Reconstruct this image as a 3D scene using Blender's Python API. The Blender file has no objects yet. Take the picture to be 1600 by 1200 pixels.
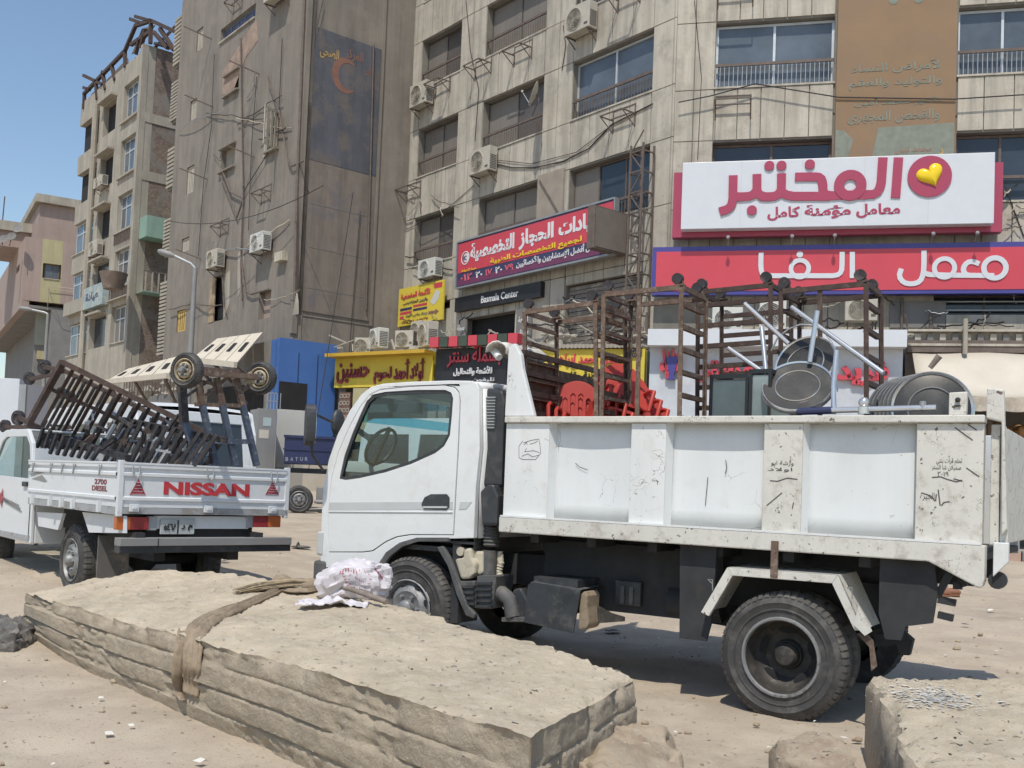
import bpy, bmesh, math, random
from mathutils import Vector, Matrix, noise
from mathutils.geometry import tessellate_polygon
R = math.radians
random.seed(7)
sc = bpy.context.scene
col = sc.collection

# ------------------------------------------------------------ camera
FPX, CX, CY, HC = 1580.0, 800.0, 690.0, 1.4          # focal length and principal point in pixels of a 1600x1200 picture
PITCH, ROLL = math.atan(70/FPX), 0.04
cam = bpy.data.cameras.new('camera')
co = bpy.data.objects.new('camera', cam)
col.objects.link(co)
fw = Vector((0, math.cos(PITCH), math.sin(PITCH)))
u0 = Vector((0, -math.sin(PITCH), math.cos(PITCH)))
rt = Vector((1, 0, 0))*math.cos(ROLL)+u0*math.sin(ROLL)
up = u0*math.cos(ROLL)-Vector((1, 0, 0))*math.sin(ROLL)
Mc = Matrix((rt, up, -fw)).transposed().to_4x4()
Mc.translation = (0, 0, HC)
co.matrix_world = Mc
cam.sensor_width = 36
cam.lens = 36*FPX/1600
cam.shift_y = (CY-600)/1600
cam.clip_start, cam.clip_end = 0.05, 3000
sc.camera = co

# ------------------------------------------------------------ light
world = bpy.data.worlds.new('World')
sc.world = world
world.use_nodes = True
wn = world.node_tree.nodes
sky = wn.new('ShaderNodeTexSky')
sky.sky_type = 'NISHITA'
sky.sun_disc = False
S = Vector((-0.12, -0.49, 0.87)).normalized()
sky.sun_elevation = math.asin(S.z)
sky.sun_rotation = math.atan2(S.x, S.y)
sky.air_density, sky.dust_density, sky.ozone_density = 1.25, 0.6, 2.2
sky.altitude = 50
world.node_tree.links.new(sky.outputs[0], wn['Background'].inputs[0])
wn['Background'].inputs[1].default_value = 0.12
sl = bpy.data.lights.new('sun', 'SUN')
sl.energy = 3.1
sl.angle = R(0.53)
sl.color = (1.0, 0.94, 0.83)
so = bpy.data.objects.new('sun', sl)
so.rotation_euler = S.to_track_quat('Z', 'Y').to_euler()
so.location = (0, 0, 30)
col.objects.link(so)
sc.view_settings.view_transform = 'Standard'
sc.view_settings.look = 'None'
sc.view_settings.exposure = 0.26
sc.view_settings.gamma = 1.0
sc.view_settings.use_curve_mapping = False
sc.cycles.use_adaptive_sampling = True
sc.cycles.adaptive_threshold = 0.03
sc.cycles.max_bounces = 6
sc.cycles.use_denoising = True
sc.cycles.transparent_max_bounces = 10

# ------------------------------------------------------------ helpers
def ray(u, v):
    return rt*((u-CX)/FPX)+up*(-(v-CY)/FPX)+fw

def sstep(a, b, x):
    t = max(0.0, min(1.0, (x-a)/(b-a)))
    return t*t*(3-2*t)

def gz(x, y):
    "height of the street: it rises gently away from the viewer, sooner on the left"
    y = min(y, 32)
    lx = 1-sstep(-2.8, -0.6, x)
    left = 0.095*max(0, min(y, 10.6)-7.2)+0.036*max(0, y-10.6)
    right = 0.030*max(0, y-8.8)
    return left*lx+right*(1-lx)

def ground_at(u, v):
    "point of the street seen in a given direction"
    d = ray(u, v)
    z = 0
    for _ in range(30):
        t = (z-HC)/d.z
        z = 0.5*z+0.5*gz(d.x*t, d.y*t)
    return Vector((d.x*t, d.y*t, z))

def at_depth(u, v, y):
    d = ray(u, v)
    return Vector((0, 0, HC))+d*(y/d.y)

class Fr:
    "upright frame: x runs to the right along a wall, -y points out of it, z is up"
    def __init__(s, x, y, ang, z=0.0):
        s.o = Vector((x, y, z)); s.ang = ang
        s.M = Matrix.Translation(s.o) @ Matrix.Rotation(R(ang), 4, 'Z')
        s.t = Vector((math.cos(R(ang)), math.sin(R(ang)), 0)); s.n = Vector((s.t.y, -s.t.x, 0))
    def px(s, u, v, out=0.0):
        d = ray(u, v); p = s.o+s.n*out
        k = (p.x*s.n.x+p.y*s.n.y)/(d.x*s.n.x+d.y*s.n.y)
        w = Vector((0, 0, HC))+d*k
        return ((w-p).dot(s.t), w.z-s.o.z)
    def P(s, u, v, out=0.0):
        x, z = s.px(u, v, out)
        return Vector((x, -out, z))
    def w(s, x, y, z=0.0):
        return s.M @ Vector((x, y, z))
    def sub(s, x, y, dang=0, z=0.0):
        p = s.w(x, y, z)
        return Fr(p.x, p.y, s.ang+dang, p.z)

class MB:
    def __init__(s):
        s.v = []; s.f = []
    def add(s, vs, fs):
        n = len(s.v); s.v += [tuple(p) for p in vs]; s.f += [tuple(i+n for i in q) for q in fs]
        return s
    def box(s, x0, x1, y0, y1, z0, z1, M=None):
        vs = [Vector((x, y, z)) for x in (x0, x1) for y in (y0, y1) for z in (z0, z1)]
        if M is not None: vs = [M @ p for p in vs]
        return s.add(vs, [(0, 1, 3, 2), (4, 6, 7, 5), (0, 4, 5, 1), (2, 3, 7, 6), (0, 2, 6, 4), (1, 5, 7, 3)])
    def beam(s, a, b, w=.04, h=None, upv=None):
        a = Vector(a); b = Vector(b); h = h or w
        d = (b-a).normalized(); q = Vector(upv) if upv else Vector((0, 0, 1))
        if abs(d.dot(q)) > .98: q = Vector((0, 1, 0)) if abs(d.y) < .9 else Vector((1, 0, 0))
        e = d.cross(q).normalized(); g = e.cross(d).normalized()
        vs = [p+e*(w/2*i)+g*(h/2*j) for p in (a, b) for i, j in ((-1, -1), (1, -1), (1, 1), (-1, 1))]
        return s.add(vs, [(0, 3, 2, 1), (4, 5, 6, 7), (0, 1, 5, 4), (1, 2, 6, 5), (2, 3, 7, 6), (3, 0, 4, 7)])
    def tube(s, pts, r, n=8, cap=True):
        pts = [Vector(p) for p in pts]; m = len(pts)
        rs = r if isinstance(r, (list, tuple)) else [r]*m
        prev = None; rings = []
        for i in range(m):
            d = (pts[min(i+1, m-1)]-pts[max(i-1, 0)]).normalized()
            if prev is None:
                q = Vector((0, 0, 1)) if abs(d.z) < .9 else Vector((1, 0, 0))
                e = d.cross(q).normalized()
            else:
                e = (prev-d*prev.dot(d)).normalized()
            prev = e; g = d.cross(e)
            rings.append([pts[i]+e*(math.cos(a)*rs[i])+g*(math.sin(a)*rs[i]) for a in [2*math.pi*k/n for k in range(n)]])
        vs = [p for q in rings for p in q]; fs = []
        for i in range(m-1):
            for k in range(n):
                fs.append((i*n+k, i*n+(k+1) % n, (i+1)*n+(k+1) % n, (i+1)*n+k))
        if cap: fs += [tuple(range(n-1, -1, -1)), tuple((m-1)*n+k for k in range(n))]
        return s.add(vs, fs)
    def lathe(s, prof, M=None, n=32, cap=False):
        "profile of (radius, y) spun about the local y axis"
        vs = []; m = len(prof)
        for k in range(n):
            a = 2*math.pi*k/n
            for r_, y_ in prof:
                p = Vector((r_*math.cos(a), y_, r_*math.sin(a)))
                vs.append(M @ p if M is not None else p)
        fs = []
        for k in range(n):
            k2 = (k+1) % n
            for i in range(m-1): fs.append((k*m+i, k*m+i+1, k2*m+i+1, k2*m+i))
        if cap:
            fs.append(tuple(k*m for k in range(n))); fs.append(tuple(k*m+m-1 for k in range(n-1, -1, -1)))
        return s.add(vs, fs)
    def poly(s, outline, y0, y1, holes=(), M=None):
        "outline of (x, z) points made into a plate between y0 and y1"
        loops = [list(outline)]+[list(h) for h in holes]
        flat = [p for l in loops for p in l]; n = len(flat)
        tri = tessellate_polygon([[Vector((p[0], p[1], 0)) for p in l] for l in loops])
        vs = [Vector((p[0], y0, p[1])) for p in flat]+[Vector((p[0], y1, p[1])) for p in flat]
        fs = []
        for t in tri:
            fs.append(tuple(t)); fs.append((t[2]+n, t[1]+n, t[0]+n))
        o = 0
        for l in loops:
            m = len(l)
            for i in range(m):
                j = (i+1) % m; fs.append((o+i, o+j, o+j+n, o+i+n))
            o += m
        if M is not None: vs = [M @ p for p in vs]
        return s.add(vs, fs)
    def quad(s, a, b, c, d):
        return s.add([a, b, c, d], [(0, 1, 2, 3)])
    def ell(s, c, rx, ry, rz, n=10, M=None):
        c = Vector(c); vs = []; fs = []; m = n//2+1
        for i in range(m+1):
            ph = math.pi*i/m
            for k in range(n):
                a = 2*math.pi*k/n
                p = Vector((rx*math.sin(ph)*math.cos(a), ry*math.sin(ph)*math.sin(a), rz*math.cos(ph)))
                vs.append(c+(M @ p if M is not None else p))
        for i in range(m):
            for k in range(n): fs.append((i*n+k, (i+1)*n+k, (i+1)*n+(k+1) % n, i*n+(k+1) % n))
        return s.add(vs, fs)
    def mesh(s, name, mats, smooth=None, bevel=None):
        me = bpy.data.meshes.new(name); me.from_pydata(s.v, [], s.f)
        bm = bmesh.new(); bm.from_mesh(me)
        bmesh.ops.remove_doubles(bm, verts=bm.verts, dist=1e-5)
        bmesh.ops.recalc_face_normals(bm, faces=bm.faces)
        bm.to_mesh(me); bm.free()
        for m in (mats if isinstance(mats, (list, tuple)) else [mats]): me.materials.append(m)
        if smooth:
            me.polygons.foreach_set('use_smooth', [True]*len(me.polygons))
            me.set_sharp_from_angle(angle=R(smooth))
        return me

def setp(o, label=None, cat=None, group=None, kind=None):
    for k, v in (('label', label), ('category', cat), ('group', group), ('kind', kind)):
        if v: o[k] = v
    return o

def put(name, mb, m, parent=None, M=None, label=None, cat=None, group=None, kind=None, smooth=None, bevel=None):
    me = mb.mesh(name, m, smooth) if isinstance(mb, MB) else mb
    o = bpy.data.objects.new(name, me); col.objects.link(o)
    if parent is not None: o.parent = parent
    if M is not None: o.matrix_local = M
    if bevel:
        b = o.modifiers.new('bevel', 'BEVEL'); b.width = bevel; b.segments = 2; b.limit_method = 'ANGLE'; b.angle_limit = R(40)
        b.harden_normals = False
    return setp(o, label, cat, group, kind)

def thing(name, M, label, cat, group=None, kind=None):
    o = bpy.data.objects.new(name, None); o.empty_display_size = .2
    col.objects.link(o); o.matrix_world = M
    return setp(o, label, cat, group, kind)

def copy_tree(root, M, label=None):
    allo = [root]+list(root.children_recursive); mp = {}
    for o in allo:
        c = o.copy(); col.objects.link(c); mp[o] = c
    for o in allo[1:]:
        mp[o].parent = mp[o.parent]
    r = mp[root]
    r.parent = None; r.matrix_world = M
    if label: r['label'] = label
    return r

# ------------------------------------------------------------ materials
MATS = {}
def mat(name, base, rough=.8, metal=0.0, var=.12, vs=3.0, c2=None, s2=5.0, lo=.52, hi=.6, amt2=.8, c3=None, s3=30.0, lo3=.6, hi3=.66,
        bump=0.0, bs=60.0, streak=0.0, cracks=None, cscale=6.0, cw=.012, spec=.5, emis=None, det=6, coord='world', bricks=None, bdist=.01):
    if name in MATS: return MATS[name]
    m = bpy.data.materials.new(name); m.use_nodes = True
    nt = m.node_tree; N = nt.nodes; L = nt.links.new
    b = N['Principled BSDF']
    if coord == 'world':
        g = N.new('ShaderNodeNewGeometry').outputs['Position']
    else:
        g = N.new('ShaderNodeTexCoord').outputs['Object']
    def noise_(scale, det=5, vec=None, rgh=.6):
        n = N.new('ShaderNodeTexNoise'); n.inputs['Scale'].default_value = scale; n.inputs['Detail'].default_value = det
        n.inputs['Roughness'].default_value = rgh; L(vec or g, n.inputs['Vector']); return n.outputs[0]
    def ramp(x, lo, hi):
        r_ = N.new('ShaderNodeMapRange'); r_.inputs[1].default_value = lo; r_.inputs[2].default_value = hi
        L(x, r_.inputs[0]); return r_.outputs[0]
    def mix(f, a, c, amt=1.0):
        x = N.new('ShaderNodeMix'); x.data_type = 'RGBA'
        if amt != 1.0:
            q = N.new('ShaderNodeMath'); q.operation = 'MULTIPLY'; q.inputs[1].default_value = amt; L(f, q.inputs[0]); f = q.outputs[0]
        L(f, x.inputs[0])
        for i, w_ in ((6, a), (7, c)):
            if isinstance(w_, tuple): x.inputs[i].default_value = (*w_, 1)
            else: L(w_, x.inputs[i])
        return x.outputs[2]
    dk = tuple(max(0, c*(1-var)) for c in base); lt = tuple(min(1, c*(1+var)) for c in base)
    c = mix(ramp(noise_(vs, det), .3, .7), dk, lt)
    if bricks:
        bk = N.new('ShaderNodeTexBrick'); mp = N.new('ShaderNodeMapping'); L(g, mp.inputs[0])
        sep = N.new('ShaderNodeSeparateXYZ'); L(g, sep.inputs[0]); cmb = N.new('ShaderNodeCombineXYZ')
        ad = N.new('ShaderNodeMath'); ad.operation = 'ADD'; L(sep.outputs[0], ad.inputs[0]); L(sep.outputs[1], ad.inputs[1])
        L(ad.outputs[0], cmb.inputs[0]); L(sep.outputs[2], cmb.inputs[1]); L(cmb.outputs[0], bk.inputs[0])
        bk.inputs['Scale'].default_value = bricks; bk.inputs['Mortar Size'].default_value = .03
        bk.inputs['Color1'].default_value = (1, 1, 1, 1); bk.inputs['Color2'].default_value = (.62, .6, .6, 1); bk.inputs['Mortar'].default_value = (.45, .45, .45, 1)
        x = N.new('ShaderNodeMix'); x.data_type = 'RGBA'; x.blend_type = 'MULTIPLY'; x.inputs[0].default_value = 1
        L(c, x.inputs[6]); L(bk.outputs[0], x.inputs[7]); c = x.outputs[2]
    if streak:
        mp = N.new('ShaderNodeMapping'); mp.inputs['Scale'].default_value = (1, 1, .07); L(g, mp.inputs[0])
        n1 = noise_(4.2, 6, mp.outputs[0], .7)
        c = mix(ramp(n1, .42, .72), c, tuple(k*(1-streak) for k in base))
        n2 = noise_(1.3, 4, mp.outputs[0])
        c = mix(ramp(n2, .5, .7), c, tuple(min(1, k*(1+streak*.45)) for k in base), .7)
    if c2: c = mix(ramp(noise_(s2, 8, None, .68), lo, hi), c, c2, amt2)
    if c3: c = mix(ramp(noise_(s3, 5), lo3, hi3), c, c3)
    if cracks:
        vo = N.new('ShaderNodeTexVoronoi'); vo.feature = 'DISTANCE_TO_EDGE'; vo.inputs['Scale'].default_value = cscale
        ns = N.new('ShaderNodeTexNoise'); ns.inputs['Scale'].default_value = cscale*.8; ns.inputs['Detail'].default_value = 3; L(g, ns.inputs['Vector'])
        va = N.new('ShaderNodeVectorMath'); va.operation = 'MULTIPLY_ADD'; va.inputs[1].default_value = (.25, .25, .25)
        L(ns.outputs[1], va.inputs[0]); L(g, va.inputs[2]); L(va.outputs[0], vo.inputs['Vector'])
        e = N.new('ShaderNodeMapRange'); e.inputs[1].default_value = cw; e.inputs[2].default_value = cw*.4; L(vo.outputs[0], e.inputs[0])
        q = N.new('ShaderNodeMath'); q.operation = 'MULTIPLY'; L(e.outputs[0], q.inputs[0]); L(ramp(noise_(cscale*.5, 4), .56, .62), q.inputs[1])
        c = mix(q.outputs[0], c, cracks)
    L(c, b.inputs['Base Color'])
    b.inputs['Roughness'].default_value = rough; b.inputs['Metallic'].default_value = metal
    b.inputs['Specular IOR Level'].default_value = spec
    if bump:
        bp = N.new('ShaderNodeBump'); bp.inputs['Strength'].default_value = bump; bp.inputs['Distance'].default_value = bdist
        L(noise_(bs, 6, None, .65), bp.inputs['Height']); L(bp.outputs[0], b.inputs['Normal'])
    MATS[name] = m
    return m

def glass(name, tint=(.80, .88, .88), refl=.055):
    if name in MATS: return MATS[name]
    m = bpy.data.materials.new(name); m.use_nodes = True
    nt = m.node_tree; N = nt.nodes; L = nt.links.new; N.clear()
    out = N.new('ShaderNodeOutputMaterial'); mx = N.new('ShaderNodeMixShader')
    tr = N.new('ShaderNodeBsdfTransparent'); tr.inputs[0].default_value = (*tint, 1)
    gl = N.new('ShaderNodeBsdfGlossy'); gl.inputs['Roughness'].default_value = .03
    mx.inputs[0].default_value = refl
    L(tr.outputs[0], mx.inputs[1]); L(gl.outputs[0], mx.inputs[2]); L(mx.outputs[0], out.inputs[0])
    MATS[name] = m
    return m

m_dirt = mat('street_dirt', (.41, .34, .262), .95, var=.2, vs=.7, c2=(.50, .43, .33), s2=2.2, lo=.46, hi=.62, amt2=.6, c3=(.22, .18, .135), s3=30, lo3=.60, hi3=.72, bump=.5, bs=60, bdist=.02)
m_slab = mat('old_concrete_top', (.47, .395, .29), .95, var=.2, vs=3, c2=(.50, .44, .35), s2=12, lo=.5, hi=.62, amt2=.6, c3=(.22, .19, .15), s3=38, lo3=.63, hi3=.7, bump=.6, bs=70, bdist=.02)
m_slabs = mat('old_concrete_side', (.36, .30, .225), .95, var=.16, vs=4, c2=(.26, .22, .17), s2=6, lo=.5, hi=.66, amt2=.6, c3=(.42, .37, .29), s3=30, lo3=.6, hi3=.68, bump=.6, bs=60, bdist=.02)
m_stone = mat('brown_stone', (.38, .31, .225), .95, var=.25, vs=3, c2=(.28, .20, .14), s2=5, lo=.5, hi=.66, c3=(.52, .45, .36), s3=26, lo3=.64, hi3=.7, bump=.6, bs=50, bdist=.02)
m_conc = mat('panel_concrete', (.46, .42, .355), .9, var=.14, vs=1.6, streak=.42, c2=(.25, .225, .19), s2=1.7, lo=.5, hi=.7, amt2=.65, c3=(.19, .17, .145), s3=16, lo3=.64, hi3=.74, bump=.2, bs=30)
m_conc_dk = mat('joint_concrete', (.20, .185, .16), .95, var=.2, vs=2)
m_brown = mat('brown_render', (.225, .198, .17), .95, var=.16, vs=.9, streak=.28, c2=(.29, .255, .215), s2=1.1, lo=.5, hi=.7, amt2=.6, bump=.35, bs=14)
m_brown2 = mat('patched_render', (.33, .24, .19), .95, var=.2, vs=2.5, c2=(.22, .17, .14), s2=4)
m_old = mat('cream_render', (.37, .335, .28), .95, var=.14, vs=1.2, streak=.3, c2=(.28, .25, .21), s2=.9, lo=.54, hi=.68)
m_brick = mat('raw_brick', (.27, .205, .165), .95, var=.22, vs=1.3, bricks=3.4, c2=(.22, .20, .18), s2=.9, lo=.5, hi=.6)
m_green = mat('green_render', (.24, .36, .30), .9, var=.12, vs=1.5, streak=.2)
m_pink = mat('pink_render', (.34, .26, .225), .9, var=.1, vs=1, streak=.15)
m_yell = mat('yellow_render', (.40, .36, .21), .9, var=.1, vs=1, streak=.15)
m_grey = mat('grey_render', (.20, .19, .18), .9, var=.15, vs=1)
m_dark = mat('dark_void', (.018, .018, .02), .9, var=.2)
m_win = mat('dark_window_glass', (.035, .045, .06), .08, var=.3, vs=.6)
m_winb = mat('blue_window_glass', (.10, .12, .145), .16, var=.35, vs=.7, spec=.6)
m_blind = mat('dusty_blind', (.19, .17, .15), .6, var=.12, vs=1.1, streak=.15)
m_blind2 = mat('dark_blind', (.10, .09, .085), .5, var=.15, vs=1.1)
m_alu = mat('window_aluminium', (.55, .58, .60), .4, .3, var=.1)
m_rail = mat('brown_rail', (.13, .10, .085), .7, var=.25, vs=6)
m_acw = mat('ac_casing', (.44, .41, .35), .7, var=.1, vs=4, c2=(.36, .31, .25), s2=5, lo=.5, hi=.68, amt2=.6)
m_acw2 = mat('ac_casing_new', (.55, .545, .51), .6, var=.06, c2=(.45, .42, .37), s2=5, lo=.56, hi=.7, amt2=.5)
m_acd = mat('ac_grille', (.10, .095, .09), .7, var=.2)
m_rust = mat('rusty_steel', (.15, .10, .075), .85, .2, var=.3, vs=9, c2=(.30, .255, .21), s2=22, lo=.52, hi=.64, amt2=.7, c3=(.09, .055, .04), s3=35, bump=.3, bs=120)
m_rustd = mat('dark_rusty_steel', (.075, .05, .042), .8, .2, var=.3, vs=9, c2=(.15, .10, .08), s2=20, lo=.55, hi=.65, bump=.3, bs=120)
m_blkst = mat('grimy_black_steel', (.045, .04, .042), .6, .3, var=.3, vs=12, c2=(.13, .11, .10), s2=16, lo=.54, hi=.64, bump=.2, bs=90)
m_blust = mat('blue_grey_steel', (.10, .12, .16), .6, .4, var=.3, vs=15, c2=(.28, .27, .27), s2=25, lo=.55, hi=.62)
m_cable = mat('cable_black', (.035, .03, .03), .8)
m_galv = mat('galvanised_steel', (.36, .37, .38), .55, .6, var=.12, vs=5)
m_white = mat('truck_white', (.70, .71, .71), .33, var=.03, vs=2, c2=(.55, .53, .49), s2=4.0, lo=.52, hi=.78, amt2=.6, c3=(.40, .37, .33), s3=42, lo3=.70, hi3=.74, spec=.5, bump=.25, bs=2.2, bdist=.03)
m_bed = mat('bed_white_scratched', (.70, .71, .70), .45, var=.05, vs=2, streak=.10, c2=(.54, .51, .46), s2=5, lo=.54, hi=.74, amt2=.6, c3=(.30, .26, .23), s3=26, lo3=.69, hi3=.73, cracks=(.16, .13, .12), cscale=9, cw=.012, bump=.08, bs=30)
m_beddirty = mat('bed_white_worn', (.62, .60, .545), .55, var=.08, vs=3, streak=.12, c2=(.38, .34, .29), s2=9, lo=.52, hi=.68, amt2=.75, c3=(.13, .095, .075), s3=24, lo3=.635, hi3=.67, cracks=(.14, .11, .10), cscale=14, cw=.02, bump=.2, bs=40)
m_bedgrey = mat('bed_white_clean', (.69, .71, .715), .42, var=.04, vs=1.5, streak=.07, c2=(.58, .57, .54), s2=4, c3=(.40, .37, .34), s3=30, lo3=.70, hi3=.74, lo=.55, hi=.75, amt2=.5, cracks=(.25, .24, .24), cscale=5, cw=.006)
m_trim = mat('grey_trim', (.50, .51, .51), .5, var=.06)
m_blackp = mat('black_plastic', (.035, .038, .042), .5, var=.25, vs=6, c2=(.09, .085, .08), s2=9, lo=.5, hi=.65, amt2=.6)
m_dustp = mat('dusty_black_plastic', (.085, .085, .085), .7, var=.25, vs=6, c2=(.17, .155, .135), s2=9, lo=.5, hi=.65, amt2=.7)
m_chas = mat('greasy_chassis', (.032, .033, .036), .8, var=.3, vs=5, c2=(.04, .036, .032), s2=8, lo=.55, hi=.66)
m_tyre = mat('dusty_tyre', (.085, .08, .075), .9, var=.2, vs=8, c2=(.19, .17, .145), s2=7, lo=.5, hi=.66, amt2=.7, bump=.3, bs=90)
m_tyrew = mat('tyre_sidewall', (.055, .053, .052), .75, var=.25, vs=9, c2=(.13, .12, .105), s2=9, lo=.5, hi=.66, amt2=.7, bump=.15, bs=60)
m_rimb = mat('black_rim', (.05, .045, .04), .6, .2, var=.3, vs=9, c2=(.12, .105, .09), s2=12, lo=.52, hi=.64)
m_rimg = mat('grey_rim', (.28, .28, .28), .55, .4, var=.2, vs=9, c2=(.13, .12, .11), s2=9)
m_rimc = mat('cream_rim', (.42, .35, .24), .7, .1, var=.3, vs=9, c2=(.12, .08, .05), s2=12)
m_chrome = mat('chrome_tube', (.60, .60, .60), .22, .7, var=.08, vs=6)
m_steel = mat('brushed_steel_dark', (.045, .043, .04), .38, .3, var=.3, vs=5, c2=(.09, .085, .075), s2=4, lo=.5, hi=.66)
m_blkg = mat('black_glossy', (.012, .012, .015), .2, var=.2)
m_red = mat('red_plastic', (.46, .05, .035), .45, var=.12, vs=4, c2=(.42, .05, .035), s2=6)
m_cream = mat('cream_plastic', (.50, .45, .35), .6, var=.15, c2=(.30, .26, .2), s2=8)
m_signw = mat('sign_white', (.60, .62, .66), .35, var=.03)
m_crim = mat('sign_crimson', (.36, .05, .10), .4, var=.04)
m_signr = mat('sign_red', (.56, .06, .085), .4, var=.04, c2=(.46, .06, .08), s2=1.5, lo=.5, hi=.8)
m_signb = mat('sign_blue', (.06, .055, .25), .4, var=.08)
m_navy = mat('sign_navy', (.045, .045, .11), .5, var=.1)
m_lett = mat('letter_white', (.68, .68, .70), .5, var=.03)
m_lety = mat('letter_yellow', (.80, .58, .03), .5, var=.05)
m_heart = mat('heart_yellow', (.85, .60, .015), .15, var=.06)
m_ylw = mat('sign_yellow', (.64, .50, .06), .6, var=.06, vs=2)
m_ylw_shade = mat('sign_yellow_shade', (.50, .31, .03), .6, var=.08, vs=2)  # the sign yellow with shade put into its colour
m_black = mat('sign_black', (.02, .02, .024), .45, var=.3)
m_maroon = mat('letter_maroon', (.22, .03, .04), .5, var=.1)
m_tan = mat('painted_ochre_panel', (.245, .155, .085), .7, var=.07, vs=1.2, c2=(.22, .15, .10), s2=1, lo=.45, hi=.7)
m_teal = mat('teal_remains', (.205, .225, .185), .8, var=.15, vs=6)
m_blue = mat('kiosk_blue', (.055, .14, .38), .5, var=.08, vs=1.2)
m_awn = mat('beige_awning', (.56, .50, .41), .85, var=.08, vs=2)
m_canvas = mat('cream_canvas', (.54, .49, .41), .9, var=.06, vs=2, bump=.3, bs=5)
m_bluesign = mat('faded_blue_sign', (.095, .10, .12), .7, var=.2, vs=1.2, streak=.3, c2=(.15, .125, .11), s2=1.3, lo=.48, hi=.6)
m_orange = mat('faded_orange', (.24, .12, .09), .8, var=.2)
m_goldl = mat('faded_gold', (.45, .30, .10), .8, var=.2)
m_cloth = mat('dusty_cloth', (.30, .235, .165), .95, var=.18, vs=14, c2=(.22, .17, .12), s2=18, bump=.5, bs=160)
m_straw = mat('broom_straw', (.33, .26, .175), .95, var=.3, vs=30)
m_bag = mat('plastic_sack', (.60, .565, .59), .4, var=.05, vs=6)
m_wood = mat('weathered_wood', (.22, .18, .15), .9, var=.2, vs=14)
m_asph = mat('broken_asphalt', (.16, .15, .14), .95, var=.3, vs=8, c2=(.3, .27, .23), s2=9, bump=.8, bs=60, bdist=.03)
m_paper = mat('paper_litter', (.66, .63, .56), .9, var=.06)
m_lampr = mat('lamp_red', (.28, .03, .035), .25, var=.1)
m_lampo = mat('lamp_orange', (.50, .13, .03), .25, var=.1)
m_skin = mat('skin', (.36, .20, .13), .6, var=.06)
m_trou = mat('dark_trousers', (.035, .04, .055), .9, var=.2)
m_shirt = mat('light_shirt', (.45, .46, .48), .9, var=.1)
m_hair = mat('black_hair', (.02, .016, .014), .7)
m_glass = glass('window_glass')
m_tintg = glass('blue_tint_glass', (.15, .62, .80), .08)
m_mirror = mat('mirror_glass', (.6, .62, .62), .04, 1.0, var=.02)
m_navyv = mat('tricycle_navy', (.025, .03, .085), .4, var=.15)
m_sheet = mat('pale_sheet_metal', (.50, .48, .44), .6, .1, var=.06, vs=1, c2=(.36, .32, .27), s2=2, lo=.6, hi=.75)
m_gsheet = mat('grey_sheet_metal', (.26, .255, .25), .6, .2, var=.1, vs=2)
m_scrib = mat('scribble_ink', (.09, .075, .075), .7)
m_shut = mat('shutter_wood', (.45, .41, .34), .85, var=.12, vs=3)
m_shuty = mat('shutter_yellow', (.55, .37, .12), .85, var=.12, vs=3)

# ------------------------------------------------------------ lettering
AR = {'ا': 0xFE8D, 'أ': 0xFE83, 'إ': 0xFE87, 'ب': 0xFE8F, 'ة': 0xFE93, 'ت': 0xFE95, 'ث': 0xFE99, 'ج': 0xFE9D, 'ح': 0xFEA1, 'خ': 0xFEA5,
      'د': 0xFEA9, 'ذ': 0xFEAB, 'ر': 0xFEAD, 'ز': 0xFEAF, 'س': 0xFEB1, 'ش': 0xFEB5, 'ص': 0xFEB9, 'ض': 0xFEBD, 'ط': 0xFEC1, 'ظ': 0xFEC5,
      'ع': 0xFEC9, 'غ': 0xFECD, 'ف': 0xFED1, 'ق': 0xFED5, 'ك': 0xFED9, 'ل': 0xFEDD, 'م': 0xFEE1, 'ن': 0xFEE5, 'ه': 0xFEE9, 'و': 0xFEED,
      'ي': 0xFEF1, 'ى': 0xFEEF, 'ؤ': 0xFE85, 'ئ': 0xFE89}
NOJ = 'اأإدذرزوؤةى'
def arabic(t):
    "joined letter shapes, laid out from left to right"
    out = []; t = list(t); i = 0; joined = False
    while i < len(t):
        c = t[i]; nx = t[i+1] if i+1 < len(t) else ''
        if c not in AR: out.append(c); joined = False; i += 1; continue
        if c == 'ل' and nx in 'اأإ' and nx:
            base = {'ا': 0xFEFB, 'أ': 0xFEF7, 'إ': 0xFEF9}[nx]; out.append(chr(base+(1 if joined else 0))); joined = False; i += 2; continue
        canj = c not in NOJ
        jn = canj and nx in AR and nx != ''
        k = (3 if jn else 1) if joined else (2 if jn else 0)
        out.append(chr(AR[c]+k)); joined = jn; i += 1
    return ''.join(reversed(out))

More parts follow.
